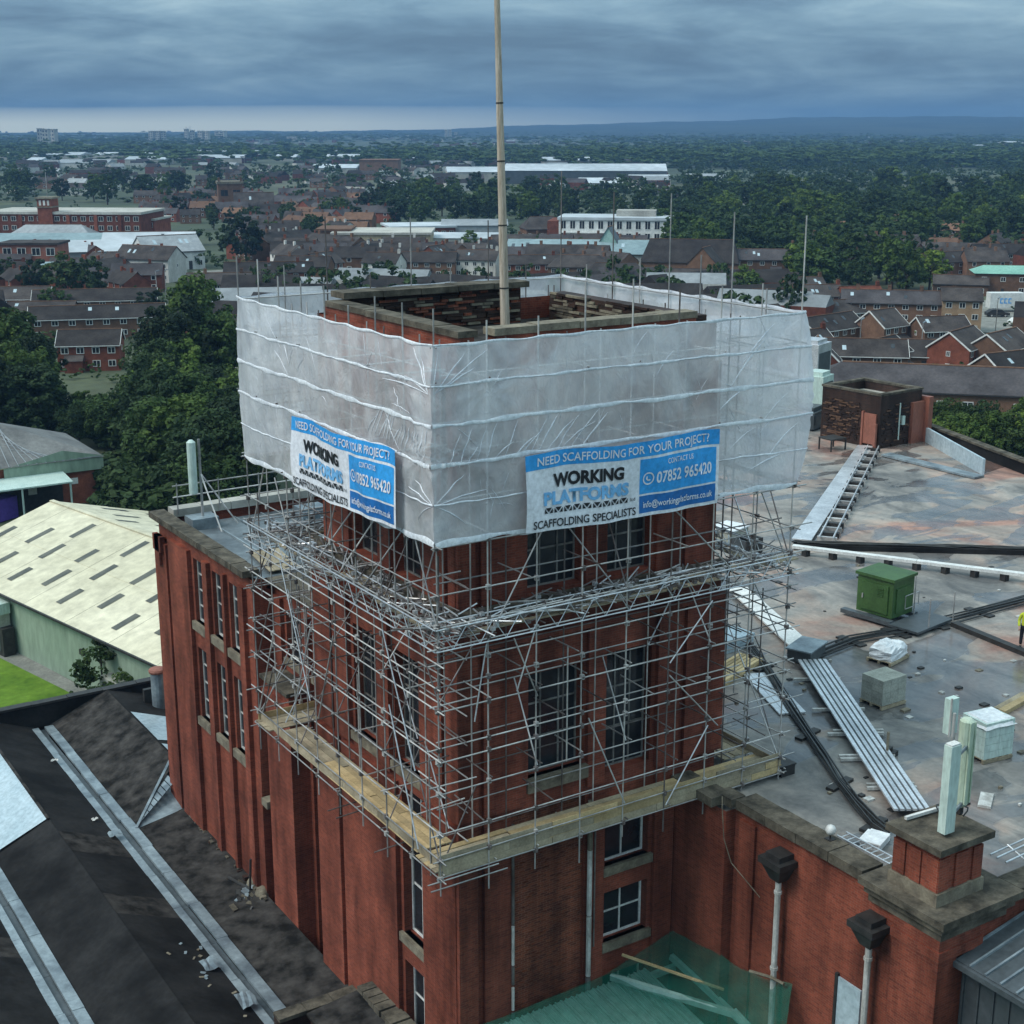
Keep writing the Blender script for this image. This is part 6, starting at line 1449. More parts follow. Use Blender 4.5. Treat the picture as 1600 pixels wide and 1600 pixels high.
    for j in range(nz_):
        for i in range(nx_):
            x = x0 + L * (i + .5) / nx_; z = .9 + j * (H / nz_); ww, wh = min(1.5, L / nx_ * .5), min(1.35, H / nz_ * .5)
            if j == 0 and door and i % 3 == 1:
                b = MB(); b.box(x - .45, -.06, 0, x + .45, .04, 2.1); put(b, 'door', random.choice(('white', 'rust_door', 'black'))); continue
            put_window(r, x, -.02, z, ww, wh, 0, winmat)
    for s_, x in ((-1, x0), (1, x1)):
        for j in range(nz_):
            if random.random() < .7: put_window(r, x, Wd * .5, .9 + j * (H / nz_), .9, 1.1, s_, winmat)
    return r
WINC = {}
def put_window(r, x, y, z, w, h, side, m):
    k = (round(w, 1), round(h, 1), side, m)
    if k not in WINC:
        w, h = k[0], k[1]; f = MB(); p = MB(); t_ = .12
        segs = [(-w / 2, 0, -w / 2 + t_, h), (w / 2 - t_, 0, w / 2, h), (-w / 2 + t_, 0, w / 2 - t_, t_), (-w / 2 + t_, h - t_, w / 2 - t_, h), (-.05, t_, .05, h - t_)]
        for (a, c, d_, e) in segs:
            if side: f.box(-.06, a, c, .06, d_, e)
            else: f.box(a, -.06, c, d_, .05, e)
        if side: p.box(-.03, -w / 2 + .02, .02, .03, w / 2 - .02, h - .02)
        else: p.box(-w / 2 + .02, -.03, .02, w / 2 - .02, .03, h - .02)
        WINC[k] = (f.mesh('window', m), p.mesh('pane', 'glass'))
    fo = link('window', WINC[k][0], r, (x, y, z)); link('pane', WINC[k][1], fo)
G1 = 'houses on the near streets right of the mill'
near = [
 # label, px, py, L, W, H, pitch, wall, roof, rot, wins, chimneys, white boards, hip
 ('brick terrace with two rooflights and a gabled end close to the sheeting', 1312, 548, 19, 8, 5.0, 35, 'hbrown', 'slate', 42, (6, 2), 0, True, 0),
 ('gabled house with white bay windows between the rooflight terrace and the garden', 1398, 546, 9, 8.5, 5.4, 38, 'hbrown', 'slate', 40, (3, 2), 0, True, 0),
 ('long dark brick flats block under one purple slate roof behind the garden', 1412, 520, 31, 10, 7.2, 28, 'hbrown', 'slate_purple', -12, (9, 3), 4, False, 0),
 ('pale buff gabled end block joined to the right end of the long flats', 1500, 523, 9.5, 9, 8.4, 30, 'hbuff', 'slate', -10, (3, 3), 0, False, 0),
 ('slate roofed house with white bargeboards directly above the stair house', 1352, 598, 16, 8.5, 5.4, 33, 'hbrown', 'slate', -8, (4, 2), 0, True, 0),
 ('tall narrow red gable house with white bargeboards just left of the slate house', 1310, 606, 5.5, 9, 5.4, 44, 'hbrick', 'slate', 78, (2, 2), 0, True, 0),
 ('very long single storey building with purple slate roof behind the tall hedge', 1530, 655, 46, 11, 3.4, 26, 'hbrown', 'slate_purple', -14, (14, 1), 0, False, .9),
 ('low dark roofed house directly behind the left part of the long building', 1470, 580, 18, 9, 3.0, 32, 'hbrown', 'slate', -12, (5, 1), 0, True, .5),
 ('red brick gabled house with white bargeboards right of the garden', 1530, 580, 13, 9, 5.2, 36, 'hbrick', 'slate', 52, (4, 2), 0, True, 0),
 ('brick house with slate roof at the right edge below the white lorry', 1592, 582, 14, 9, 5.2, 34, 'hbrown', 'slate', 48, (4, 2), 0, True, 0),
 ('small red brick house with white porch right of the sheeting top', 1290, 492, 11, 8, 5.0, 34, 'hbrick', 'slate', 12, (4, 2), 1, False, 0),
 ('red roofed cottage pair between the small red house and the flats', 1352, 492, 12, 8, 4.6, 34, 'hbrick', 'hbrick', 16, (4, 2), 1, False, 0),
 ('brown house half hidden behind the sheeting corner poles', 1216, 500, 12, 8, 5.0, 34, 'hbrown', 'slate', 10, (4, 2), 1, False, 0),
 ('green roofed brown block at the right edge above the white lorry', 1580, 462, 22, 12, 6.5, 18, 'hbrown', 'clad_teal2', -10, (4, 2), 0, False, .6),
 ('grey slate house beside the green roofed block', 1500, 462, 16, 8, 3.4, 30, 'hbrown', 'slate', -14, (4, 1), 0, False, 0),
 ('slate roofed houses by the trees at far right', 1570, 418, 22, 9, 5, 34, 'hbrown', 'slate', 6, (6, 2), 2, False, 0),
 ('dark slate terrace among the trees right of the street', 1500, 432, 20, 9, 5, 34, 'hbrown', 'slate', 28, (5, 2), 2, False, 0),
 ('brown slate house left of the little street among trees', 1425, 438, 16, 9, 5, 36, 'hbrown', 'slate', -20, (4, 2), 2, False, 0),
]
near += [
 ('small slate house tucked behind the rooflight terrace', 1330, 520, 12, 8, 5.0, 34, 'hbrown', 'slate', 20, (4, 2), 0, True, 0),
 ('slate house squeezed between the sheeting edge and the tall red gable', 1272, 578, 12, 8, 5.2, 34, 'hbrick', 'slate', 30, (4, 2), 1, True, 0),
 ('brown house with slate roof left of the green garden', 1400, 590, 12, 8, 5.0, 34, 'hbrown', 'slate', 48, (4, 2), 0, True, 0),
 ('slate cottage directly below the buff gabled block', 1480, 548, 12, 8, 4.6, 34, 'hbrown', 'slate', 14, (4, 2), 0, True, 0),
 ('slate house above the small red house, by the trees', 1262, 478, 12, 8, 5.0, 34, 'hbrown', 'slate', 16, (4, 2), 1, False, 0),
 ('slate roof half hidden at the picture edge below the other gables', 1604, 620, 14, 9, 5.0, 34, 'hbrown', 'slate', 30, (4, 2), 0, True, 0),
]
M['clad_teal2'] = mat('pale_green_roof', (0.16, 0.36, 0.28), (0.22, 0.44, 0.35), 0.2, 0.5, fine=2)
for (lb, px_, py_, L, Wd, H, pt_, wl_, rf_, rot, wn_, ch_, gw_, hp_) in near:
    gable_house('house' if L < 40 else 'long_building', lb, 'house' if L < 28 else 'building', px_, py_, L, Wd, H, pt_, wl_, rf_, rot, G1, wn_, ch_, gw_, hp_, sc=.92 if L > 40 else .7)
G2 = 'terraced houses on the left beyond the wood'
left = [
 ('brown tiled terrace roof at the left edge above the wood', 8, 496, 22, 9, 4.6, 30, 'hbrown', 'slate', 6, (5, 2), 0, True, 0),
 ('long slate terrace with white fascia, upper of three rows left of the big tree', 150, 500, 30, 9, 4.8, 28, 'hbrown', 'slate', 12, (8, 2), 0, True, 0),
 ('long slate terrace, middle of three rows left of the big tree', 155, 530, 30, 9, 4.8, 28, 'hbrown', 'slate', 14, (8, 2), 0, True, 0),
 ('brown roofed house with large white framed windows behind the wood', 140, 580, 12, 8.5, 5.2, 30, 'hbrick', 'slate', 8, (4, 2), 0, True, 0),
 ('low terrace roof between the big tree and the three rows', 225, 526, 16, 9, 4.0, 28, 'hbrown', 'slate', 14, (4, 2), 0, False, 0),
 ('hipped red brick house close to the left edge of the sheeting', 352, 556, 14, 9, 5.2, 30, 'hbrick', 'slate', 20, (4, 2), 0, True, .7),
 ('two storey slate house with red gable and white banded corner', 222, 440, 20, 10, 7.0, 36, 'render', 'slate', -22, (7, 2), 0, False, 0),
 ('slate roof stepping down left of the red gabled house', 182, 438, 12, 9, 5.2, 34, 'render', 'slate', -22, (4, 2), 0, False, 0),
 ('brown slate shed row at left edge below the blue roof', 62, 512, 16, 8, 3.8, 26, 'hbrown', 'slate', 4, (4, 1), 0, False, 0),
 ('low grey roofed terrace right of the big tree by the sheeting', 350, 470, 20, 9, 4.6, 30, 'hbrown', 'slate', 8, (6, 2), 2, False, 0),
 ('long low brown terrace left of the sheeting corner', 420, 452, 26, 9, 5.0, 30, 'hbrick', 'slate', 6, (8, 2), 3, False, 0),
]
for (lb, px_, py_, L, Wd, H, pt_, wl_, rf_, rot, wn_, ch_, gw_, hp_) in left:
    r = gable_house('house', lb, 'house', px_, py_, L, Wd, H, pt_, wl_, rf_, rot, G2, wn_, ch_, gw_, hp_, sc=.74)
G3 = 'houses just behind the tower top'
mid = [
 ('white rendered end house with dark windows behind the left sheeting', 592, 438, 12, 9, 5.6, 32, 'render', 'slate', -18, (4, 2), 1, False, 0),
 ('long slate terrace between the white end houses', 650, 434, 26, 9, 5.2, 32, 'hbrown', 'slate', -6, (7, 2), 3, False, 0),
 ('white rendered house left of the flagpole', 742, 434, 14, 9, 5.8, 32, 'render', 'slate', -14, (5, 2), 1, False, 0),
 ('red brick gable house right of the low grey terrace', 520, 438, 12, 9, 5.4, 36, 'hbrick', 'slate', 58, (4, 2), 1, False, 0),
 ('red gabled house between slate roofs left of the flagpole', 700, 428, 10, 9, 5.8, 38, 'hbrick', 'slate', 62, (3, 2), 1, False, 0),
 ('slate house row under the tan building', 470, 442, 18, 9, 5.2, 32, 'hbrown', 'slate', -6, (5, 2), 2, False, 0),
 ('brown flat fronted shop row right of the flagpole', 840, 440, 22, 10, 5.5, 26, 'hbrick', 'slate', 4, (7, 2), 2, False, 0),
 ('brown hipped house below the blue roof behind the tower', 905, 445, 20, 11, 5.5, 30, 'hbrown', 'slate', -6, (5, 2), 0, False, .8),
 ('low brown roof left of the church hall', 965, 450, 18, 10, 4.5, 28, 'hbrown', 'slate', 6, (5, 2), 0, False, .6),
 ('brown block with white windows under the church hall roof', 1082, 466, 26, 9, 6.2, 22, 'hbrown', 'slate', -10, (8, 2), 0, False, 0),
 ('slate house right of the church hall', 1190, 432, 20, 9, 5.5, 34, 'hbrown', 'slate_purple', -4, (5, 2), 1, False, 0),
]
for (lb, px_, py_, L, Wd, H, pt_, wl_, rf_, rot, wn_, ch_, gw_, hp_) in mid:
    gable_house('house', lb, 'house', px_, py_, L, Wd, H, pt_, wl_, rf_, rot, G3, wn_, ch_, gw_, hp_, sc=.72)
gable_house('church_hall', 'tall church hall under long steep slate roof behind the right sheeting', 'hall', 1076, 432, 34, 15, 5.0, 44, 'hbrown', 'slate', -12, None, (8, 1), 0, False, .35, sc=.68)
gable_house('gabled_wing', 'steep slate gabled wing at right end of the church hall', 'hall', 1126, 436, 9, 11, 5.0, 46, 'hbrown', 'slate', 66, None, (2, 1), 0, False, 0, sc=.68)

# flat or shallow roofed big buildings:  box with windows in rows, roof slab, plant
def block_building(name, label, cat, px, py, L, Wd, H, wall, roof, rot, wins=(0, 0), wm='white', parapet=.5, tall=.55, group=None, stuff_wins=False, roof_h=0.0):
    o = at(px, py, 0); r = thing(name, label, cat, tuple(o), group, rz=view_rot(rot))
    b = MB(); b.box(-L / 2, 0, 0, L / 2, Wd, H); link('wall', b.mesh('wall', wall), r)
    b = MB()
    if roof_h:
        b.add([(-L / 2 - .4, -.4, H), (L / 2 + .4, -.4, H), (L / 2 + .4, Wd / 2, H + roof_h), (-L / 2 - .4, Wd / 2, H + roof_h), (-L / 2 - .4, Wd + .4, H), (L / 2 + .4, Wd + .4, H)], [(0, 1, 2, 3), (3, 2, 5, 4), (0, 3, 4), (1, 5, 2)])
    else: b.box(-L / 2 - .4, -.4, H, L / 2 + .4, Wd + .4, H + parapet)
    link('roof', b.mesh('roof', roof), r)
    nx_, nz_ = wins
    for j in range(nz_):
        for i in range(nx_):
            put_window(r, -L / 2 + L * (i + .5) / nx_, -.03, H * (j + .25) / max(nz_, 1), L / nx_ * .6, H / nz_ * tall, 0, wm)
    return r
def px_len(px0, px1, py): return abs((at(px1, py, 0) - at(px0, py, 0)).length)
# distant mill on the left with its own tower
ml = block_building('distant_mill', 'distant four storey red brick mill with a square tower, at the left edge', 'mill', 100, 392, 46, 22, 10.3, 'hbrick', 'concrete', -4, (18, 4), 'dirty_white', .7)
def child_box(r, nm, x0, y0, z0, x1, y1, z1, m, par=None): b = MB(); b.box(x0, y0, z0, x1, y1, z1); return link(nm, b.mesh(nm, m), par or r)
tw_ = child_box(ml, 'tower', -6.5, -.8, 0, -2.3, 4.5, 14.6, 'hbrick')
for (z0, z1, e) in ((14.6, 15.1, .4), (12.2, 12.5, .25)): b = MB(); b.box(-6.5 - e, -.8 - e, z0, -2.3 + e, 4.5 + e, z1); link('cornice', b.mesh('cornice', 'sill'), tw_)
for x in (-5.6, -4.4, -3.2): child_box(ml, 'tower_window', x - .3, -.9, 12.8, x + .3, -.75, 14.2, 'render', tw_)
b = MB(); b.tube((-4.4, 2, 15), (-4.4, 2, 22), .1, 6); link('mast', b.mesh('mast', 'steel'), tw_)
for x in (-21, -12, 2, 10, 17): child_box(ml, 'pilaster', x - .5, -.35, 0, x + .5, .1, 10.2, 'hbrick')
block_building('mill_annex', 'red brick annex with rows of windows right of the distant mill', 'building', 212, 388, 12, 16, 8.0, 'hbrick', 'concrete', -4, (6, 3), 'dirty_white')
gable_house('low_hall', 'grey hipped roof hall in front of the distant mill', 'hall', 75, 398, 26, 14, 4, 28, 'grey_roof', 'grey_roof', 0, None, (0, 0), 0, False, .8)
block_building('blue_roofed_shed', 'wide shed with pale blue-green roof at left edge', 'shed', 62, 408, 58, 22, 4.4, 'concrete', 'blue_roof', 3, (0, 0), roof_h=2.2)
block_building('red_front_building', 'small reddish building under the blue-green roof', 'building', 48, 428, 14, 9, 7, 'tile_red', 'slate', 0, (4, 2))
block_building('white_shed', 'white sheet roofed shed between the mill and the white gables', 'shed', 150, 418, 20, 16, 4, 'grey_roof', 'white_roof', 20, (0, 0), roof_h=2.4)
gable_house('white_gabled_building', 'white walled building with stepped gable left of the dark round tree', 'building', 276, 422, 15, 12, 4.6, 30, 'white', 'grey_roof', 32, None, (6, 1), 0, False, 0)
gable_house('grey_warehouse', 'pale grey roofed warehouse behind the white gabled building', 'warehouse', 232, 408, 24, 15, 4.0, 22, 'render', 'white_roof', 8, None, (0, 0), 0, False, 0)
block_building('teal_shed', 'small blue-green roofed shed in trees at left edge', 'shed', 20, 448, 16, 9, 3.5, 'clad_green', 'blue_roof', 4, (0, 0), roof_h=1.6)
# church tower, tan buildings, office, warehouses
ct = block_building('church_tower', 'square dark stone church tower rising from the town', 'church tower', 362, 338, 9.5, 9, 12.5, 'hbrown', 'sill', 14, (2, 2), 'hbrown', 1.0, .4)
for x in (-4.3, 4.3): child_box(ct, 'pinnacle', x - .4, -.3, 13.5, x + .4, .5, 15, 'hbrown')
gable_house('church_nave', 'dark slate roofed nave beside the church tower', 'church', 398, 341, 15, 9, 5, 45, 'hbrown', 'slate', 10, None, (6, 1), 0)
block_building('tan_building', 'long tan panelled flat roofed building behind the left sheeting', 'building', 596, 400, 27, 20, 5.8, 'tan', 'concrete', 0, (9, 2), 'dirty_white', .6, .35)
block_building('tan_annex', 'darker taller tan block at the left end of the tan building', 'building', 522, 398, 9, 14, 6.6, 'hbrown', 'hbrown', 0, (0, 0))
block_building('brick_hall', 'brick hall with white flat roof behind the tan building', 'hall', 662, 380, 20, 18, 4.6, 'hbrick', 'white_roof', 14, (8, 1), 'dirty_white', .6)
block_building('low_white_unit', 'low white units left of the flagpole', 'unit', 712, 392, 24, 14, 3.6, 'render', 'white_roof', -4, (0, 0), roof_h=1.2)
block_building('stepped_shed', 'grey sheds just left of the flagpole', 'shed', 742, 378, 20, 16, 5, 'grey_roof', 'grey_roof', 2, (0, 0), roof_h=1.5)
of = block_building('white_office', 'white flat roofed office with glass front and red end right of the flagpole', 'office', 960, 382, 34, 18, 7.2, 'white', 'white_roof', -8, (12, 2), 'white', .8, .7)
child_box(of, 'red_end', -20.5, .1, 0, -17.01, 17.8, 6.8, 'hbrick'); child_box(of, 'plant_room', 0, 6, 8.0, 12, 13, 9.8, 'concrete'); child_box(of, 'canopy', -16, -2, 3.4, -3, -.05, 3.7, 'white')
gable_house('brown_hall', 'brown slate hall with white windows left of the white office', 'hall', 852, 376, 12, 10, 3.6, 34, 'hbrown', 'slate', 12, None, (6, 1), 0, False, .5)
gable_house('blue_roofed_hall', 'broad hall with pale blue roof in front of the white office', 'hall', 900, 418, 36, 18, 3.4, 18, 'render', 'blue_roof', -6, None, (0, 0), 0, False, 0)
gable_house('glass_gable', 'steep dark gable at right end of the blue roofed hall', 'hall', 973, 414, 4, 7, 4, 58, 'clad_teal', 'clad_grey', 72, None, (0, 0), 0, False, 0)
FW_G = 'far industrial sheds'
fars = [
 (0, 125, 250, 'long white warehouse roof on the far left under the tower blocks', 5, 30, 'white_roof', 'white_warehouse'),
 (145, 235, 250, 'grey-white shallow gable warehouse right of the long white one', 5, 30, 'white_roof', 'white_warehouse'),
 (292, 350, 245, 'upper white roof left of the red-brown block', 5, 26, 'white_roof', 'white_warehouse'),
 (296, 382, 255, 'lower white roof left of the red-brown block', 5, 26, 'white_roof', 'white_warehouse'),
 (195, 258, 258, 'white shed roof beneath the shallow gable', 5, 20, 'white_roof', 'white_warehouse'),
 (90, 168, 262, 'pale broken line of sheds on the left', 4, 22, 'grey_roof', 'pale_shed'),
 (40, 62, 258, 'short bright shed on the far left', 4, 20, 'white_roof', 'white_warehouse'),
 (365, 400, 246, 'pale grey shed roof by the trees', 5, 22, 'white_roof', 'white_warehouse'),
 (430, 462, 252, 'thin row of pale sheds in the middle distance', 4, 18, 'white_roof', 'pale_shed'),
 (510, 560, 256, 'bright white shed left of the red-brown block', 6, 26, 'white_roof', 'white_warehouse'),
 (485, 556, 270, 'low pale shed under the bright white one', 3.5, 22, 'white_roof', 'pale_shed'),
 (640, 674, 256, 'small white roof right of the red-brown block', 4, 20, 'white_roof', 'white_warehouse'),
 (850, 924, 262, 'white roof standing above the huge warehouse', 6, 24, 'white_roof', 'white_warehouse'),
 (908, 972, 296, 'pale yard shed below the huge warehouse', 3.5, 18, 'white_roof', 'pale_shed'),
 (985, 1048, 290, 'pale shed under the right end of the huge warehouse', 3.5, 18, 'white_roof', 'pale_shed'),
 (1075, 1138, 288, 'thin pale roofs right of the huge warehouse', 3.5, 16, 'grey_roof', 'pale_shed'),
 (1576, 1600, 232, 'small bright roof on the far right', 8, 40, 'white_roof', 'white_warehouse'),
 (1508, 1545, 236, 'pale roofs on the far right', 6, 30, 'grey_roof', 'pale_shed'),
 (1490, 1540, 250, 'pale houses row on the far right below the bright roof', 5, 20, 'grey_roof', 'pale_shed'),
 (1085, 1140, 252, 'thin grey roof among the right hand woods', 5, 20, 'grey_roof', 'pale_shed'),
 (700, 790, 284, 'long low white roof left of the huge warehouse', 6, 40, 'white_roof', 'white_warehouse'),
]
for (x0, x1, py_, lb, H, Wd, m_, nm) in fars:
    L = px_len(x0, x1, py_)
    block_building(nm, lb, 'warehouse', (x0 + x1) / 2, py_, L, Wd * 1.6, H, 'concrete' if m_ == 'white_roof' else 'render', m_, random.uniform(-4, 4), (0, 0), roof_h=2.5, group=FW_G)
L = px_len(780, 1046, 290)
block_building('huge_warehouse', 'huge warehouse with long bright white roof behind the tower', 'warehouse', 913, 288, L * .98, 62, 8, 'clad_grey', 'white_roof', -4, (0, 0), roof_h=3.5)
block_building('red_brown_block', 'large windowless red-brown block in the middle distance', 'building', 592, 276, px_len(562, 622, 276), 30, 11, 'hbrown', 'hbrown', 0, (0, 0))
TG = 'tower blocks on the horizon'
tb = [(64, 230, 8, 25, 'leftmost pair of the far pale tower blocks, left one'), (72, 232, 9, 26, 'leftmost pair of the far pale tower blocks, middle one'), (82, 231, 9, 25, 'leftmost cluster of the far pale tower blocks, right one'),
      (236, 222, 7, 15, 'first short slab left of the thin masts'), (246, 222, 7, 15, 'second short slab left of the thin masts'), (256, 222, 8, 15, 'third short slab left of the thin masts'), (291, 222, 5, 18, 'narrow tower under the thin masts'), (301, 224, 7, 18, 'tower just right of the thin masts'), (313, 225, 7, 18, 'tower second right of the thin masts'), (322, 225, 7, 17, 'last tower of the cluster by the thin masts'), (343, 220, 14, 13, 'wide dull slab right of the mast cluster'),
      (697, 216, 4, 12, 'left thin tower in the pair left of the flagpole top'), (703, 217, 4, 13, 'right thin tower in the pair left of the flagpole top'), (713, 217, 5, 9, 'short tower beside the thin pair'), (458, 221, 20, 6, 'long low pale slab on the horizon')]
for (px_, py_, wp, hp_, lb) in tb:
    o = at(px_, py_, 0); d_ = dist(o); s_ = d_ / FPX * 1.02
    block_building('tower_block', 'far ' + lb, 'tower block', px_, py_, wp * s_, wp * s_, hp_ * s_, 'concrete', 'concrete', random.uniform(-20, 20), (2, 5) , 'white', 1.0, .6, TG)
for px_ in (292, 298): 
    o = at(px_, 221, 0); mst = thing('thin_mast', 'thin mast above the far tower blocks, ' + ('left' if px_ == 292 else 'right') + ' of two', 'mast', tuple(o), 'thin masts on the horizon'); b = MB(); b.tube(o, o + Vector((0, 0, 22 * dist(o) / FPX)), 1.2, 5, r2=.5); b.build('mast_tube', 'concrete', mst)
# vehicles near the green roofed block
def van(name, label, px, py, L, Wd, H, col, rot, cab=.25, text_=None):
    o = at(px, py, 0); r = thing(name, label, 'lorry' if L > 6 else 'van' if H > 1.8 else 'car', tuple(o), None, rz=view_rot(rot))
    c = L * cab
    if H > 2.2:
        child_box(r, 'body', -L / 2, 0, .8, L / 2 - c - .15, Wd, H, col); b = MB(); b.add([(L / 2 - c, .1, .6), (L / 2, .1, .6), (L / 2, .1, 1.5), (L / 2 - .4, .1, H * .8), (L / 2 - c, .1, H * .8), (L / 2 - c, Wd - .1, .6), (L / 2, Wd - .1, .6), (L / 2, Wd - .1, 1.5), (L / 2 - .4, Wd - .1, H * .8), (L / 2 - c, Wd - .1, H * .8)], [(0, 1, 2, 3, 4), (9, 8, 7, 6, 5), (0, 5, 6, 1), (1, 6, 7, 2), (2, 7, 8, 3), (3, 8, 9, 4), (4, 9, 5, 0)]); link('cab', b.mesh('cab', col), r)
        child_box(r, 'windscreen', L / 2 - c * .7, .06, 1.5, L / 2 - .5, .09, H * .72, 'glass')
    else:
        prof = [(-L / 2, .35), (L / 2, .35), (L / 2, .8), (L * .28, .92), (L * .14, H), (-L * .3, H), (-L * .46, .95), (-L / 2, .9)]
        n = len(prof); b = MB(); b.add([(x, 0, z) for x, z in prof] + [(x, Wd, z) for x, z in prof], [tuple(range(n)), tuple(range(2 * n - 1, n - 1, -1))] + [(i, i + n, (i + 1) % n + n, (i + 1) % n) for i in range(n)]); link('body', b.mesh('body', col), r)
        b = MB(); b.add([(x, -.01, z) for x, z in ((L * .24, .95), (L * .13, H - .08), (-L * .29, H - .08), (-L * .41, .97))], [(0, 1, 2, 3)]); b.add([(L * .275, .1, .94), (L * .275, Wd - .1, .94), (L * .15, Wd - .1, H - .04), (L * .15, .1, H - .04)], [(0, 1, 2, 3)]); link('window', b.mesh('window', 'glass'), r)
    for x in (-L * .3, L * .3):
        for y in (0.02, Wd - .02):
            b = MB(); b.tube((x, y - .1, .35), (x, y + .1, .35), .35, 12); wh = link('wheel', b.mesh('wheel', 'black'), r); b = MB(); b.tube((x, y - .12, .35), (x, y + .12, .35), .18, 8); link('rim', b.mesh('rim', 'steel'), wh)
    return r
lr = van('white_lorry', 'white box lorry with blue lettering parked at the right edge', 1582, 488, 9, 2.5, 3.7, 'white', 2)
for k, (x0, x1) in enumerate(((-2.6, -2.0), (-1.8, -1.2), (-1.0, -.4))):
    b = MB(); b.add([(x0, -.02, 1.7), (x1, -.02, 1.7), (x1, -.02, 1.9), (x0 + .2, -.02, 1.9), (x0 + .2, -.02, 2.5), (x1, -.02, 2.5), (x1, -.02, 2.7), (x0, -.02, 2.7)], [(0, 1, 2, 3), (0, 3, 4, 7), (4, 5, 6, 7)]); link('lettering', b.mesh('lettering', 'blue_print'), lr)
cars = [(1440, 520, 'white', 'white car parked in front of the long flats', 10), (1395, 515, 'black', 'dark car parked by the flats garden', 6), (1560, 496, 'black', 'dark car parked in front of the white lorry', 0), (1598, 510, 'white', 'white van-like car at the right edge under the lorry', 12), (1460, 415, 'white', 'white car on the little street among trees, nearest', 60), (1478, 398, 'white', 'white car further up the little street among trees', 62), (1505, 405, 'clad_grey', 'grey car on the right of the little street among trees', 70), (330, 500, 'white', 'white car between the big tree and the sheeting', 10), (575, 402, 'white', 'white car in front of the tan building, left', 0), (635, 400, 'white', 'white car in front of the tan building, right', 4), (880, 385, 'white', 'white car in front of the white office, left', 0), (905, 384, 'white', 'white car in front of the white office, right', 0)]
for (px_, py_, m_, lb, rot) in cars: van('parked_car', lb, px_, py_, 4.3, 1.75, 1.45, m_, rot)
# street lamps seen among the houses
for px_, py_, lb in ((246, 470, 'slim street lamp beside the slate rows, left of two'), (260, 468, 'slim street lamp beside the slate rows, right of two'), (1438, 566, 'street lamp in the garden before the long flats'), (1555, 520, 'street lamp by the yard at the right edge'), (1342, 560, 'street lamp in front of the gabled house with bay windows')):
    o = at(px_, py_, 0); lp_ = thing('street_lamp', lb, 'street lamp', tuple(o), 'street lamps'); b = MB(); b.tube(o, o + Vector((0, 0, 6)), .09, 6, r2=.06); b.build('post', 'steel', lp_); b = MB(); b.obox(o + Vector((0, 0, 6)), o + Vector((.9, .3, 6.2)), .2, .12); b.build('lamp_head', 'lead', lp_)
# yards and streets
for nm, P, m_ in (('road', [(1470, 380), (1490, 380), (1520, 430), (1490, 440)], 'asphalt'), ('yard', [(1530, 470), (1640, 462), (1640, 520), (1530, 520)], 'concrete_path'), ('car_park', [(500, 402), (700, 398), (720, 412), (480, 415)], 'asphalt'), ('yard', [(860, 386), (1010, 384), (1000, 396), (850, 398)], 'concrete_path'), ('yard', [(300, 425), (440, 415), (460, 424), (320, 436)], 'concrete_path'), ('road', [(-40, 500), (420, 470), (420, 478), (-40, 512)], 'asphalt')):
    Q = [at(*p, 0) for p in P]; b = MB(); b.add([(p.x, p.y, .05 + .01 * len(bpy.data.objects) % .03) for p in Q], [tuple(range(len(Q)))]); b.build(nm, m_, kind='structure')

# ------------------------------------------------------------------ the rest of the town: terraces too small to show their parts
def small_house_mesh(L, Wd, H, pitch, wall, roof, nwin, nchim, seed):
    rnd = random.Random(seed); b = MB(); hr = H + math.tan(math.radians(pitch)) * Wd / 2
    x0, x1 = -L / 2, L / 2
    b.add([(x0, 0, 0), (x1, 0, 0), (x1, 0, H), (x0, 0, H)], [(0, 1, 2, 3)], 0); b.add([(x0, Wd, 0), (x1, Wd, 0), (x1, Wd, H), (x0, Wd, H)], [(0, 1, 2, 3)], 0)
    for x in (x0, x1): b.add([(x, 0, 0), (x, Wd, 0), (x, Wd, H), (x, Wd / 2, hr), (x, 0, H)], [(0, 1, 2, 3, 4)], 0)
    for (ya, yb) in ((-.35, Wd / 2), (Wd + .35, Wd / 2)): b.add([(x0 - .2, ya, H - .2), (x1 + .2, ya, H - .2), (x1 + .2, yb, hr + .1), (x0 - .2, yb, hr + .1)], [(0, 1, 2, 3)], 1)
    for i in range(nchim): x = x0 + L * (i + .5) / nchim; b.box(x - .4, Wd / 2 - .35, hr - .3, x + .4, Wd / 2 + .35, hr + 1.2, 0)
    for j in range(2):
        for i in range(nwin):
            x = x0 + L * (i + .5) / nwin; z = 1 + j * H / 2
            b.box(x - .62, -.05, z, x + .62, .01, z + 1.3, 2); b.box(x - .48, -.07, z + .12, x + .48, -.045, z + 1.18, 3)
    return b.mesh('terrace_house', [wall, roof, 'white', 'glass'])
styles = []
for k, (wall, roof) in enumerate((('hbrick', 'slate'), ('hbrown', 'slate'), ('hbrick', 'slate_purple'), ('render', 'slate'), ('hbrown', 'hbrown'), ('hbrick', 'tile_red'), ('render', 'grey_roof'))):
    for L in (14, 24): styles.append((small_house_mesh(L, 8.5, 5.2, 34, wall, roof, max(3, L // 4), max(1, L // 7), k), wall, roof, L))
wname = {'hbrick': 'red brick', 'hbrown': 'brown brick', 'render': 'pale rendered'}; rname = {'slate': 'slate roof', 'slate_purple': 'purple slate roof', 'hbrown': 'brown tiled roof', 'tile_red': 'red tiled roof', 'grey_roof': 'grey sheet roof'}
taken = []
def clash(px_, py_, w_): return any(abs(px_ - a) < (w_ + c) / 2 and abs(py_ - b_) < 4.5 for a, b_, c in taken)
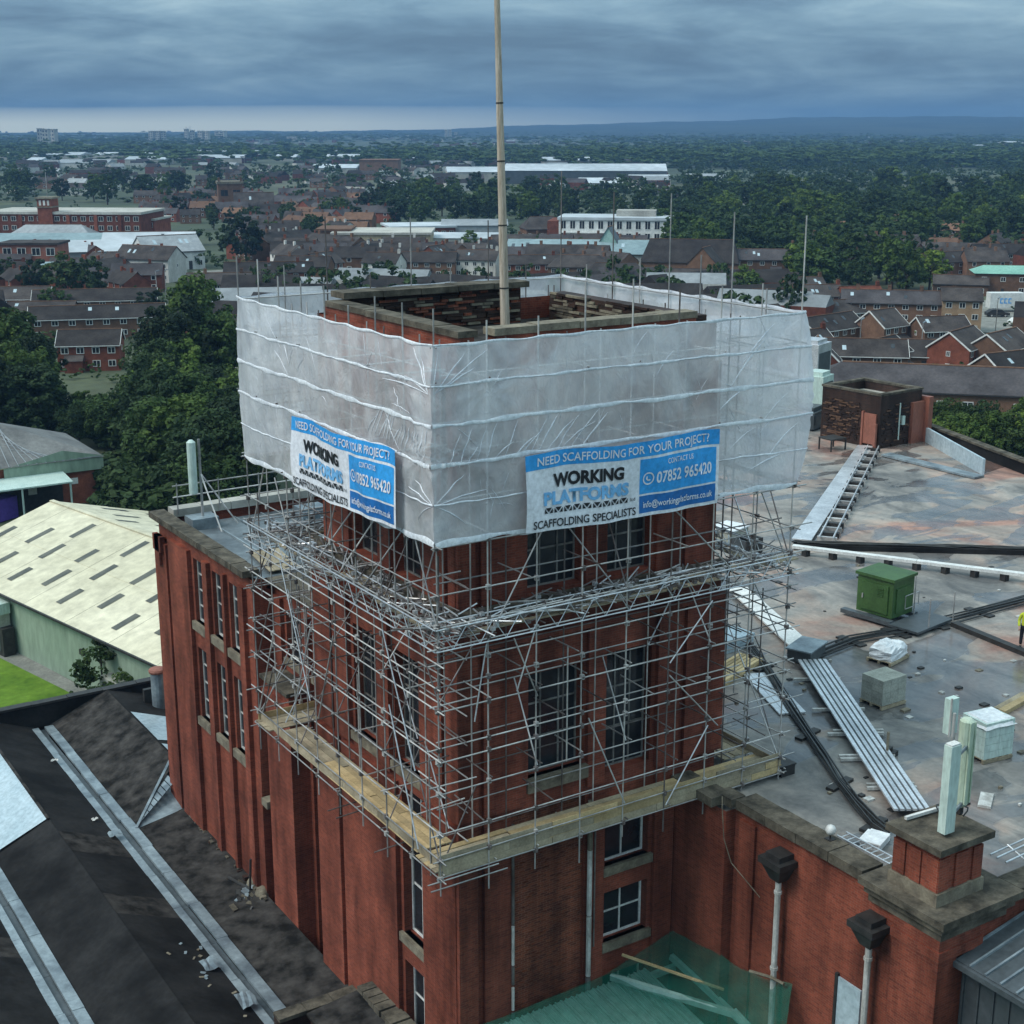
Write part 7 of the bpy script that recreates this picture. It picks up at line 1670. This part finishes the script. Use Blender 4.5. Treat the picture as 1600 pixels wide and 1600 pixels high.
ZONES = [  # px0, px1, py0, py1, number, place, weight of styles
 (240, 560, 312, 350, 84, 'in the packed town', (0, 1, 2, 3, 4, 5, 8)),
 (380, 560, 352, 412, 34, 'left of the tan building', (0, 2, 3, 4, 6, 8)),
 (540, 590, 318, 350, 12, 'above the tan building by the wood', (2, 4, 8)),
 (430, 780, 408, 428, 16, 'right behind the left sheeting', (0, 2, 4, 6)),
 (800, 1010, 398, 440, 12, 'right of the flagpole', (2, 3, 4)),
 (0, 240, 415, 470, 14, 'below the blue shed roof', (0, 2, 4)),
 (1180, 1600, 398, 440, 10, 'among the right hand trees', (2, 3, 8)),
 (1200, 1600, 330, 392, 6, 'deep in the right woods', (2, 3, 8, 10)),
 (700, 1200, 300, 345, 9, 'below the huge warehouse', (2, 6, 12)),
 (0, 700, 268, 312, 36, 'in the far left suburbs', (2, 3, 6, 7, 12)),
]
for (x0, x1, y0, y1, n, place, st) in ZONES:
    tries = 0; c = 0
    while c < n and tries < n * 30:
        tries += 1; t_ = random.random() ** 1.2; py_ = y0 + (y1 - y0) * t_; px_ = random.uniform(x0, x1)
        me, wl_, rf_, L = styles[random.choice(st) + (random.random() < .5 and 0)]
        o = at(px_, py_, 0); w_ = L * .72 * FPX / dist(o)
        if clash(px_, py_, w_ * .9): continue
        taken.append((px_, py_, w_)); rot = random.choice((-14, -8, 4, 10, 55, -50)) + random.uniform(-5, 5)
        ob = link('terrace_house', me, None, tuple(o)); ob.rotation_euler = (0, 0, view_rot(rot)); k_ = random.uniform(.62, .8); ob.scale = (k_ * random.uniform(.8, 1.25), k_, k_)
        side_ = 'left' if px_ < x0 + (x1 - x0) / 3 else 'right' if px_ > x0 + 2 * (x1 - x0) / 3 else 'middle'; dep = 'front' if py_ > (y0 + y1) / 2 else 'back'
        tag(ob, '%s %s terrace, %s, %s %s %s' % ('long' if L > 20 else 'short', wname[wl_], rname[rf_], dep, side_, place), 'house', 'terraced houses ' + place); c += 1
# far scattered roofs and pale house fronts that read as one mass
fb_ = MB()
def far_box(px_, py_, L, Wd, H, m_):
    o = at(px_, py_, 0); a = view_rot(random.uniform(-40, 40)); ca, sa = math.cos(a), math.sin(a)
    P = [(o.x + ca * u - sa * v, o.y + sa * u + ca * v) for u, v in ((-L / 2, 0), (L / 2, 0), (L / 2, Wd), (-L / 2, Wd))]
    Rg = [(o.x + ca * u - sa * v, o.y + sa * u + ca * v) for u, v in ((-L / 2, Wd / 2), (L / 2, Wd / 2))]
    fb_.add([(x, y, 0) for x, y in P] + [(x, y, H) for x, y in P], [(0, 1, 5, 4), (1, 2, 6, 5), (2, 3, 7, 6), (3, 0, 4, 7)], m_)
    fb_.add([(*P[0], H), (*P[1], H), (*Rg[1], H + Wd * .3), (*Rg[0], H + Wd * .3), (*P[3], H), (*P[2], H)], [(0, 1, 2, 3), (3, 2, 5, 4), (1, 5, 2), (0, 3, 4)], random.choice((3, 3, 3, 4, 5)))
for i in range(420):
    py_ = 206 + 95 * random.random() ** 1.5; px_ = random.uniform(-100, 1700)
    if 1050 < px_ and py_ > 262: continue
    far_box(px_, py_, random.uniform(7, 18), random.uniform(6, 9), random.uniform(3, 5), random.choice((0, 0, 1, 2)))
for (x0, x1, y0, y1, n) in ((385, 1225, 470, 620, 70), (-700, -50, 235, 560, 150), (1650, 2300, 235, 620, 150)):      # streets the tower hides, and those outside the frame
    for i in range(n): far_box(random.uniform(x0, x1), y0 + (y1 - y0) * random.random() ** 1.3, random.uniform(9, 20), random.uniform(6, 8), random.uniform(3.5, 5), random.choice((0, 0, 1, 2)))
fb_.build('far_rooftops', ['hbrick', 'hbrown', 'render', 'slate', 'slate_purple', 'grey_roof'], kind='stuff', label='mass of small far rooftops across the plain', category='rooftops')
# ------------------------------------------------------------------ trees
def leaf_crown(seed, n_clump, n_leaf, size, rx, rz_, z0, H, up=.45):
    """a crown of leaf-sized quads gathered in clumps; about H metres tall"""
    rg = np.random.default_rng(seed); zc = z0 + rz_
    d = rg.normal(size=(n_clump, 3)); d /= np.linalg.norm(d, axis=1)[:, None]; rad = rg.uniform(.35, 1.0, n_clump) ** .6
    lump = 1 + .22 * np.sin(d[:, 0] * 5 + seed) * np.cos(d[:, 1] * 4 + seed * 2) + rg.normal(0, .06, n_clump)
    C = d * rad[:, None] * lump[:, None] * np.array([rx, rx, rz_]) + np.array([0, 0, zc]); C[:, 2] = np.maximum(C[:, 2], z0 * .6)
    cr = rg.uniform(.085, .20, n_clump) * rx * 1.4
    ci = rg.integers(0, n_clump, n_leaf); q = rg.normal(size=(n_leaf, 3)); q /= np.linalg.norm(q, axis=1)[:, None]
    r = cr[ci] * rg.uniform(.45, 1.05, n_leaf) ** .5
    P = C[ci] + q * r[:, None] * np.array([1, 1, .8])
    nrm = q * .8 + np.array([0, 0, up]) + rg.normal(0, .45, (n_leaf, 3)); nrm /= np.linalg.norm(nrm, axis=1)[:, None]
    t1 = np.cross(nrm, rg.normal(size=(n_leaf, 3))); t1 /= np.linalg.norm(t1, axis=1)[:, None] + 1e-9; t2 = np.cross(nrm, t1)
    s = size * rg.uniform(.6, 1.35, n_leaf)[:, None]
    Vv = np.stack([P - t1 * s * .5, P + t2 * s * .32, P + t1 * s * .5, P - t2 * s * .32], axis=1).reshape(-1, 3)
    return Vv
def quads_mesh(name, Vv, m, extra=None):
    n = len(Vv) // 4; me = bpy.data.meshes.new(name); me.vertices.add(len(Vv)); me.vertices.foreach_set('co', Vv.astype(np.float32).ravel())
    me.loops.add(4 * n); me.loops.foreach_set('vertex_index', np.arange(4 * n, dtype=np.int32)); me.polygons.add(n)
    me.polygons.foreach_set('loop_start', np.arange(0, 4 * n, 4, dtype=np.int32)); me.polygons.foreach_set('loop_total', np.full(n, 4, dtype=np.int32))
    me.materials.append(M[m]); me.update(calc_edges=True); return me
def trunk_mesh(seed, H, z0):
    rnd = random.Random(seed); b = MB(); b.tube((0, 0, 0), (0, 0, z0 + H * .25), .26, 8, r2=.16)
    for k in range(6):
        a = k * 1.05 + rnd.random(); z = z0 * .7 + k * H * .06; p = Vector((0, 0, z)); q = Vector((math.cos(a) * 1.7, math.sin(a) * 1.7, z + H * rnd.uniform(.14, .26)))
        b.tube(p, q, .11, 6, r2=.05); b.tube(q, q + Vector((math.cos(a + .5) * .9, math.sin(a + .5) * .9, H * .12)), .05, 5, r2=.02)
    return b.mesh('trunk', 'bark')
NEAR, MIDT, FART = [], [], []
shapes = [(3.7, 3.9, 2.0), (3.2, 4.2, 1.6), (4.1, 3.5, 2.2), (3.0, 4.4, 1.2), (3.8, 3.7, 2.2)]
for i, (rx, rzz, z0) in enumerate(shapes):
    tr = trunk_mesh(i, 10, z0)
    for m_ in ('leaf', 'leaf_dark', 'leaf_light'):
        NEAR.append((quads_mesh('crown', leaf_crown(i * 7 + 1, 105, 6800, .42, rx, rzz, z0, 10), m_), tr, m_))
for i, (rx, rzz, z0) in enumerate(shapes[:4]):
    tr = trunk_mesh(i + 20, 10, z0)
    for m_ in ('leaf', 'leaf_dark', 'leaf_light'): MIDT.append((quads_mesh('crown', leaf_crown(i * 5 + 3, 55, 1900, .8, rx, rzz, z0, 10), m_), tr, m_))
adj = {'leaf': 'mid green', 'leaf_dark': 'dark green', 'leaf_light': 'fresh green'}
def tree(o, H, protos, label, group, wide=1.0, dark=None, nm='tree'):
    c = [p for p in protos if dark is None or p[2] in dark]; cr, tr, m_ = random.choice(c)
    r = thing(nm, label.replace('#', adj[m_]), 'tree' if nm == 'tree' else nm, tuple(o), group, rz=random.uniform(0, 6.28)); s_ = H / 10
    r.scale = (s_ * wide, s_ * wide, s_); link('crown', cr, r); link('trunk', tr, r); return r
def inpoly(x, y, P):
    c = False; n = len(P)
    for i in range(n):
        (x1, y1), (x2, y2) = P[i], P[(i + 1) % n]
        if (y1 > y) != (y2 > y) and x < (x2 - x1) * (y - y1) / (y2 - y1) + x1: c = not c
    return c
single = [  # px, py(base), height, width factor, kinds, label
 (308, 592, 15.5, .95, ('leaf',), 'tallest broad # tree standing above the wood left of the sheeting'),
 (286, 640, 14, 1.0, ('leaf_dark',), 'large # tree in front of the tallest tree of the wood'),
 (345, 640, 13, .9, ('leaf',), '# tree at the left edge of the sheeting'),
 (22, 640, 13, 1.1, ('leaf',), 'broad # tree at the left picture edge, back of the wood'),
 (52, 655, 10, 1.0, ('leaf_dark',), 'rounded # tree second from left edge, back of the wood'),
 (60, 468, 8.5, 1.1, ('leaf_dark',), '# tree left of the red gabled slate house, leftmost of three'),
 (105, 474, 10.5, 1.05, ('leaf_dark',), '# tree left of the red gabled slate house, middle of three'),
 (150, 476, 9.5, .95, ('leaf_dark',), '# tree left of the red gabled slate house, rightmost of three'),
 (90, 500, 6.5, 1.2, ('leaf',), 'low bushy # tree above the slate rows'),
 (12, 452, 7, 1.2, ('leaf',), '# tree beside the small blue-green shed'),
 (385, 412, 12.5, 1.15, ('leaf_dark',), 'big round # tree standing alone left of the tan building'),
 (355, 402, 9, 1.0, ('leaf_dark',), '# tree just left of the big round tree'),
 (466, 410, 6.0, 1.3, ('leaf_dark',), 'low # tree right of the big round tree'),
 (490, 470, 4.5, 1.1, ('leaf_dark',), 'small round # tree right behind the sheeting on the left'),
 (600, 448, 6, 1.2, ('leaf_dark',), '# tree in front of the white end house'),
 (735, 392, 6, 1.2, ('leaf',), '# tree left of the flagpole beside the low white units'),
 (1235, 520, 10.5, .7, ('leaf_dark',), 'slim # tree behind the corner poles of the scaffolding'),
 (1165, 470, 7.5, 1.0, ('leaf_light',), '# tree in front of the church hall on its right'),
 (1010, 468, 5.5, 1.2, ('leaf_dark',), 'low # tree in front of the church hall on its left'),
 (905, 398, 5, 1.0, ('leaf',), 'small # tree on the blue roofed hall forecourt'),
 (848, 398, 6, 1.3, ('leaf',), '# tree left of the white office'),
 (1450, 545, 3.4, 1.6, ('leaf_light',), 'low # garden bush right of the gabled house'),
 (1385, 622, 3.6, 1.5, ('leaf_light',), 'low # bush between the slate house and long building'),
 (210, 470, 4.0, 1.6, ('leaf_light',), 'low # bush in front of the red gabled slate house'),
 (235, 500, 5.5, 1.5, ('leaf_dark',), '# bushes left of the big tree by the slate rows'),
 (1590, 380, 9, 1.0, ('leaf_light',), 'bright # tree at the right picture edge'),
]
for (px_, py_, H, w_, k, lb) in single: tree(at(px_, py_, 0), H, NEAR if py_ > 520 else MIDT, lb, None, w_, k)
# the hedge of trees just beyond the flat roof
for i, (px_, py_, H) in enumerate(((1462, 752, 8.2), (1490, 748, 9.0), (1520, 756, 8.8), (1548, 752, 9.2), (1580, 758, 8.6), (1610, 752, 9.2), (1475, 722, 9.5), (1535, 725, 9.4), (1600, 728, 9.6))):
    tree(at(px_, py_, 0), H * .8, NEAR, '# tree of the tall hedge beyond the flat roof, %s' % ('leftmost in front', 'second in front', 'third in front', 'fourth in front', 'fifth in front', 'rightmost in front', 'left in back row', 'middle in back row', 'right in back row')[i], 'tall hedge trees beyond the flat roof', 1.05, ('leaf', 'leaf_dark', 'leaf_light') if i % 3 else ('leaf_light',))
TZ = [  # polygon in the photo (foot of the trees), count, height range, kinds, place, protos
 ([(-40, 640), (130, 640), (240, 620), (372, 640), (372, 720), (200, 690), (-40, 690)], 20, (8, 12), ('leaf', 'leaf_light', 'leaf_dark'), 'in the wood left of the sheeting', NEAR),
 ([(-40, 690), (200, 700), (372, 725), (395, 830), (330, 840), (225, 700), (150, 705), (-40, 680)], 26, (7.5, 11.5), ('leaf', 'leaf_dark', 'leaf_dark'), 'in the wood behind the cream shed', NEAR),
 ([(1040, 425), (1240, 425), (1240, 395), (1600, 400), (1600, 380), (1140, 350), (1030, 372)], 42, (8, 12.5), ('leaf', 'leaf_dark'), 'in the nearer right woods', MIDT),
 ([(1225, 468), (1450, 470), (1455, 425), (1380, 405), (1240, 408)], 26, (8, 12), ('leaf', 'leaf_light', 'leaf_dark'), 'in the clump above the right houses', MIDT),
 ([(1060, 350), (1600, 380), (1620, 300), (1060, 305)], 62, (9, 15), ('leaf', 'leaf_dark', 'leaf_light'), 'in the broad right woods', MIDT),
 ([(585, 352), (770, 356), (785, 308), (560, 306)], 30, (9, 13), ('leaf', 'leaf_dark'), 'in the wood left of the flagpole', MIDT),
 ([(790, 352), (1060, 350), (1060, 306), (790, 306)], 26, (8, 12), ('leaf', 'leaf_dark'), 'in the belt below the huge warehouse', MIDT),
 ([(0, 320), (340, 322), (340, 290), (0, 290)], 24, (10, 14), ('leaf', 'leaf_dark'), 'in the wood behind the distant mill', MIDT),
 ([(230, 345), (560, 400), (560, 330), (330, 320)], 44, (5, 9), ('leaf', 'leaf_dark'), 'scattered in the packed town', MIDT),
]
for (P, n, (h0, h1), k, place, pr_) in TZ:
    xs = [p[0] for p in P]; ys = [p[1] for p in P]; x0, x1, y0, y1 = min(xs), max(xs), min(ys), max(ys); c = 0; tr_n = 0; got = []
    while c < n and tr_n < 6000:
        tr_n += 1; px_, py_ = random.uniform(x0, x1), random.uniform(y0, y1)
        if not inpoly(px_, py_, P): continue
        o = at(px_, py_, 0)
        if any((o - g_).length < (3.2 if pr_ is NEAR else 5.0) for g_ in got): continue
        if pr_ is NEAR and 75 < px_ < 238 and py_ < 665: continue
        got.append(o); H = random.uniform(h0, h1)
        if pr_ is NEAR and 75 < px_ < 238: H *= .62
        sd_ = 'left' if px_ < x0 + (x1 - x0) / 3 else 'right' if px_ > x0 + 2 * (x1 - x0) / 3 else 'middle'; dp_ = 'front' if py_ > (y0 + y1) / 2 else 'back'
        tree(o, H, pr_, '%s # tree %s, %s %s' % ('tall' if H > (h0 + h1) / 2 else 'low', place, dp_, sd_), 'trees ' + place, random.uniform(.9, 1.25), k); c += 1
# garden shrubs and hedges between the houses
spots_ = []
for i in range(260):
    px_, py_ = (random.uniform(1225, 1640), random.uniform(488, 660)) if i % 2 else (random.uniform(-20, 380), random.uniform(465, 600))
    p = at(px_, py_, 0); hh_ = random.uniform(.9, 2.4); spots_.append((p.x, p.y, 0, hh_, hh_ * random.uniform(.5, 1.1)))
SHRUBS = spots_
# bush by the pale green wall and low growth along the shed
bs_ = at(175, 1105, 0)
bush_m = quads_mesh('foliage', leaf_crown(77, 40, 2600, .22, 1.7, 1.5, .1, 3), 'leaf')
for i, (px_, py_, s_, lb) in enumerate(((172, 1100, 1.25, 'leafy green bush against the pale green shed wall'), (205, 1112, .85, 'smaller bush right of the leafy bush by the shed wall'), (120, 1122, .5, 'low scrubby bush at the corner of the lawn'), (95, 1135, .4, 'lowest scrub at the lawn edge above the felt roof'))):
    r = thing('bush', lb, 'bush', tuple(at(px_, py_, 0)), 'bushes by the lawn'); r.scale = (s_, s_, s_); link('foliage', bush_m, r)
# undergrowth of the wood and the far woods that read as one mass
def mass(name, spots, per, size, rx, rz_, m_, label, cat, seed=5):
    rg = np.random.default_rng(seed); base = [leaf_crown(100 + k, max(4, per // 18), per, size, 1, 1, .1, 2) for k in range(6)]; out = []
    for i, (x, y, z, h, w) in enumerate(spots):
        b = base[i % 6]; a = rg.uniform(0, 6.28); ca, sa = math.cos(a), math.sin(a)
        q = np.empty_like(b); q[:, 0] = (b[:, 0] * ca - b[:, 1] * sa) * w + x; q[:, 1] = (b[:, 0] * sa + b[:, 1] * ca) * w + y; q[:, 2] = b[:, 2] * h * .5 + z; out.append(q)
    me = quads_mesh(name, np.concatenate(out), m_); ob = link(name, me, None, None); tag(ob, label, cat, None, 'stuff'); return ob
mass('garden_shrubs', SHRUBS, 160, .34, 1, 1, 'leaf', 'garden shrubs and hedges between the houses', 'shrubs', 9)
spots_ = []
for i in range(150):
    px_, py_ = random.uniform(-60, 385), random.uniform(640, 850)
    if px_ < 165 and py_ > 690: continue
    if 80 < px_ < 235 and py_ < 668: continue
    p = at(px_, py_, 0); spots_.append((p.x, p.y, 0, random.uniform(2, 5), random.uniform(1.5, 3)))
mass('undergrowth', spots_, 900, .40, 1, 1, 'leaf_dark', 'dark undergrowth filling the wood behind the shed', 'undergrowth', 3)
spots_ = []
for i in range(1150):
    px_, py_ = (random.uniform(-60, 1660), 262 + 86 * random.random()) if i % 2 else (random.uniform(1050, 1660), 256 + 150 * random.random())
    if i % 9 == 0: px_, py_ = random.uniform(-40, 1050), random.uniform(310, 430)
    elif 0 <= px_ < 240 and py_ > 318: continue
    if i % 9 and 230 < px_ < 600 and py_ > 305: continue
    if i % 9 and 800 < px_ < 1050 and py_ > 345: continue
    if any(abs(px_ - a) < c * .5 and 0 < b_ - py_ + 2 < 9 for a, b_, c in taken): continue
    if not i % 9 and any(abs(px_ - a) < c * .6 and -12 < py_ - b_ < 2 for a, b_, c in taken): continue
    if 690 < px_ < 1060 and 262 < py_ < 292: continue
    p = at(px_, py_, 0); spots_.append((p.x, p.y, 0, random.uniform(6, 10) if i % 9 else random.uniform(3, 5), random.uniform(4, 8) if i % 9 else random.uniform(2, 4)))
for (x0, x1, y0, y1, n) in ((-800, -70, 230, 700, 330), (1665, 2400, 230, 700, 330), (390, 1220, 465, 640, 90)):
    for i in range(n):
        p = at(random.uniform(x0, x1), y0 + (y1 - y0) * random.random() ** 1.8, 0); spots_.append((p.x, p.y, 0, random.uniform(4, 9), random.uniform(2.5, 6)))
mass('mid_woodland', spots_, 240, 1.05 / 4.2, 1, 1, 'leaf', 'dark mixed woodland filling the middle distance', 'woodland', 4)
spots_ = []
for i in range(8000):
    px_ = random.uniform(-120, 1720); py_ = 200.5 + 64 * random.random() ** 1.35; p = at(px_, py_, 0); d_ = dist(p)
    if d_ > 5200: continue
    if math.sin(p.x * .0031 + 1) * math.sin(p.y * .0027 + 2) + random.gauss(0, .35) < -.15: continue
    w = random.uniform(7, 16) * (1 + d_ / 3500); spots_.append((p.x, p.y, 0, random.uniform(7, 14), w))
mass('far_woodland', spots_, 60, .42, 1, 1, 'leaf', 'far woods and hedgerows across the plain', 'woodland', 6)

# ------------------------------------------------------------------ the air: pale even haze over the whole plain
hz = MB(); hz.box(-7100, -7100, -6, 7100, 7100, 130)
hm_ = bpy.data.materials.new('haze_air'); hm_.use_nodes = True; nt = hm_.node_tree; nt.nodes.clear()
o_ = nt.nodes.new('ShaderNodeOutputMaterial'); pv = nt.nodes.new('ShaderNodeVolumePrincipled')
pv.inputs['Color'].default_value = (0.20, 0.38, 0.66, 1); pv.inputs['Density'].default_value = 0.00021; pv.inputs['Anisotropy'].default_value = 0.0
nt.links.new(pv.outputs[0], o_.inputs['Volume']); M['haze_air'] = hm_
hz.build('haze', 'haze_air', kind='stuff', label='thin blue haze over the plain', category='haze')
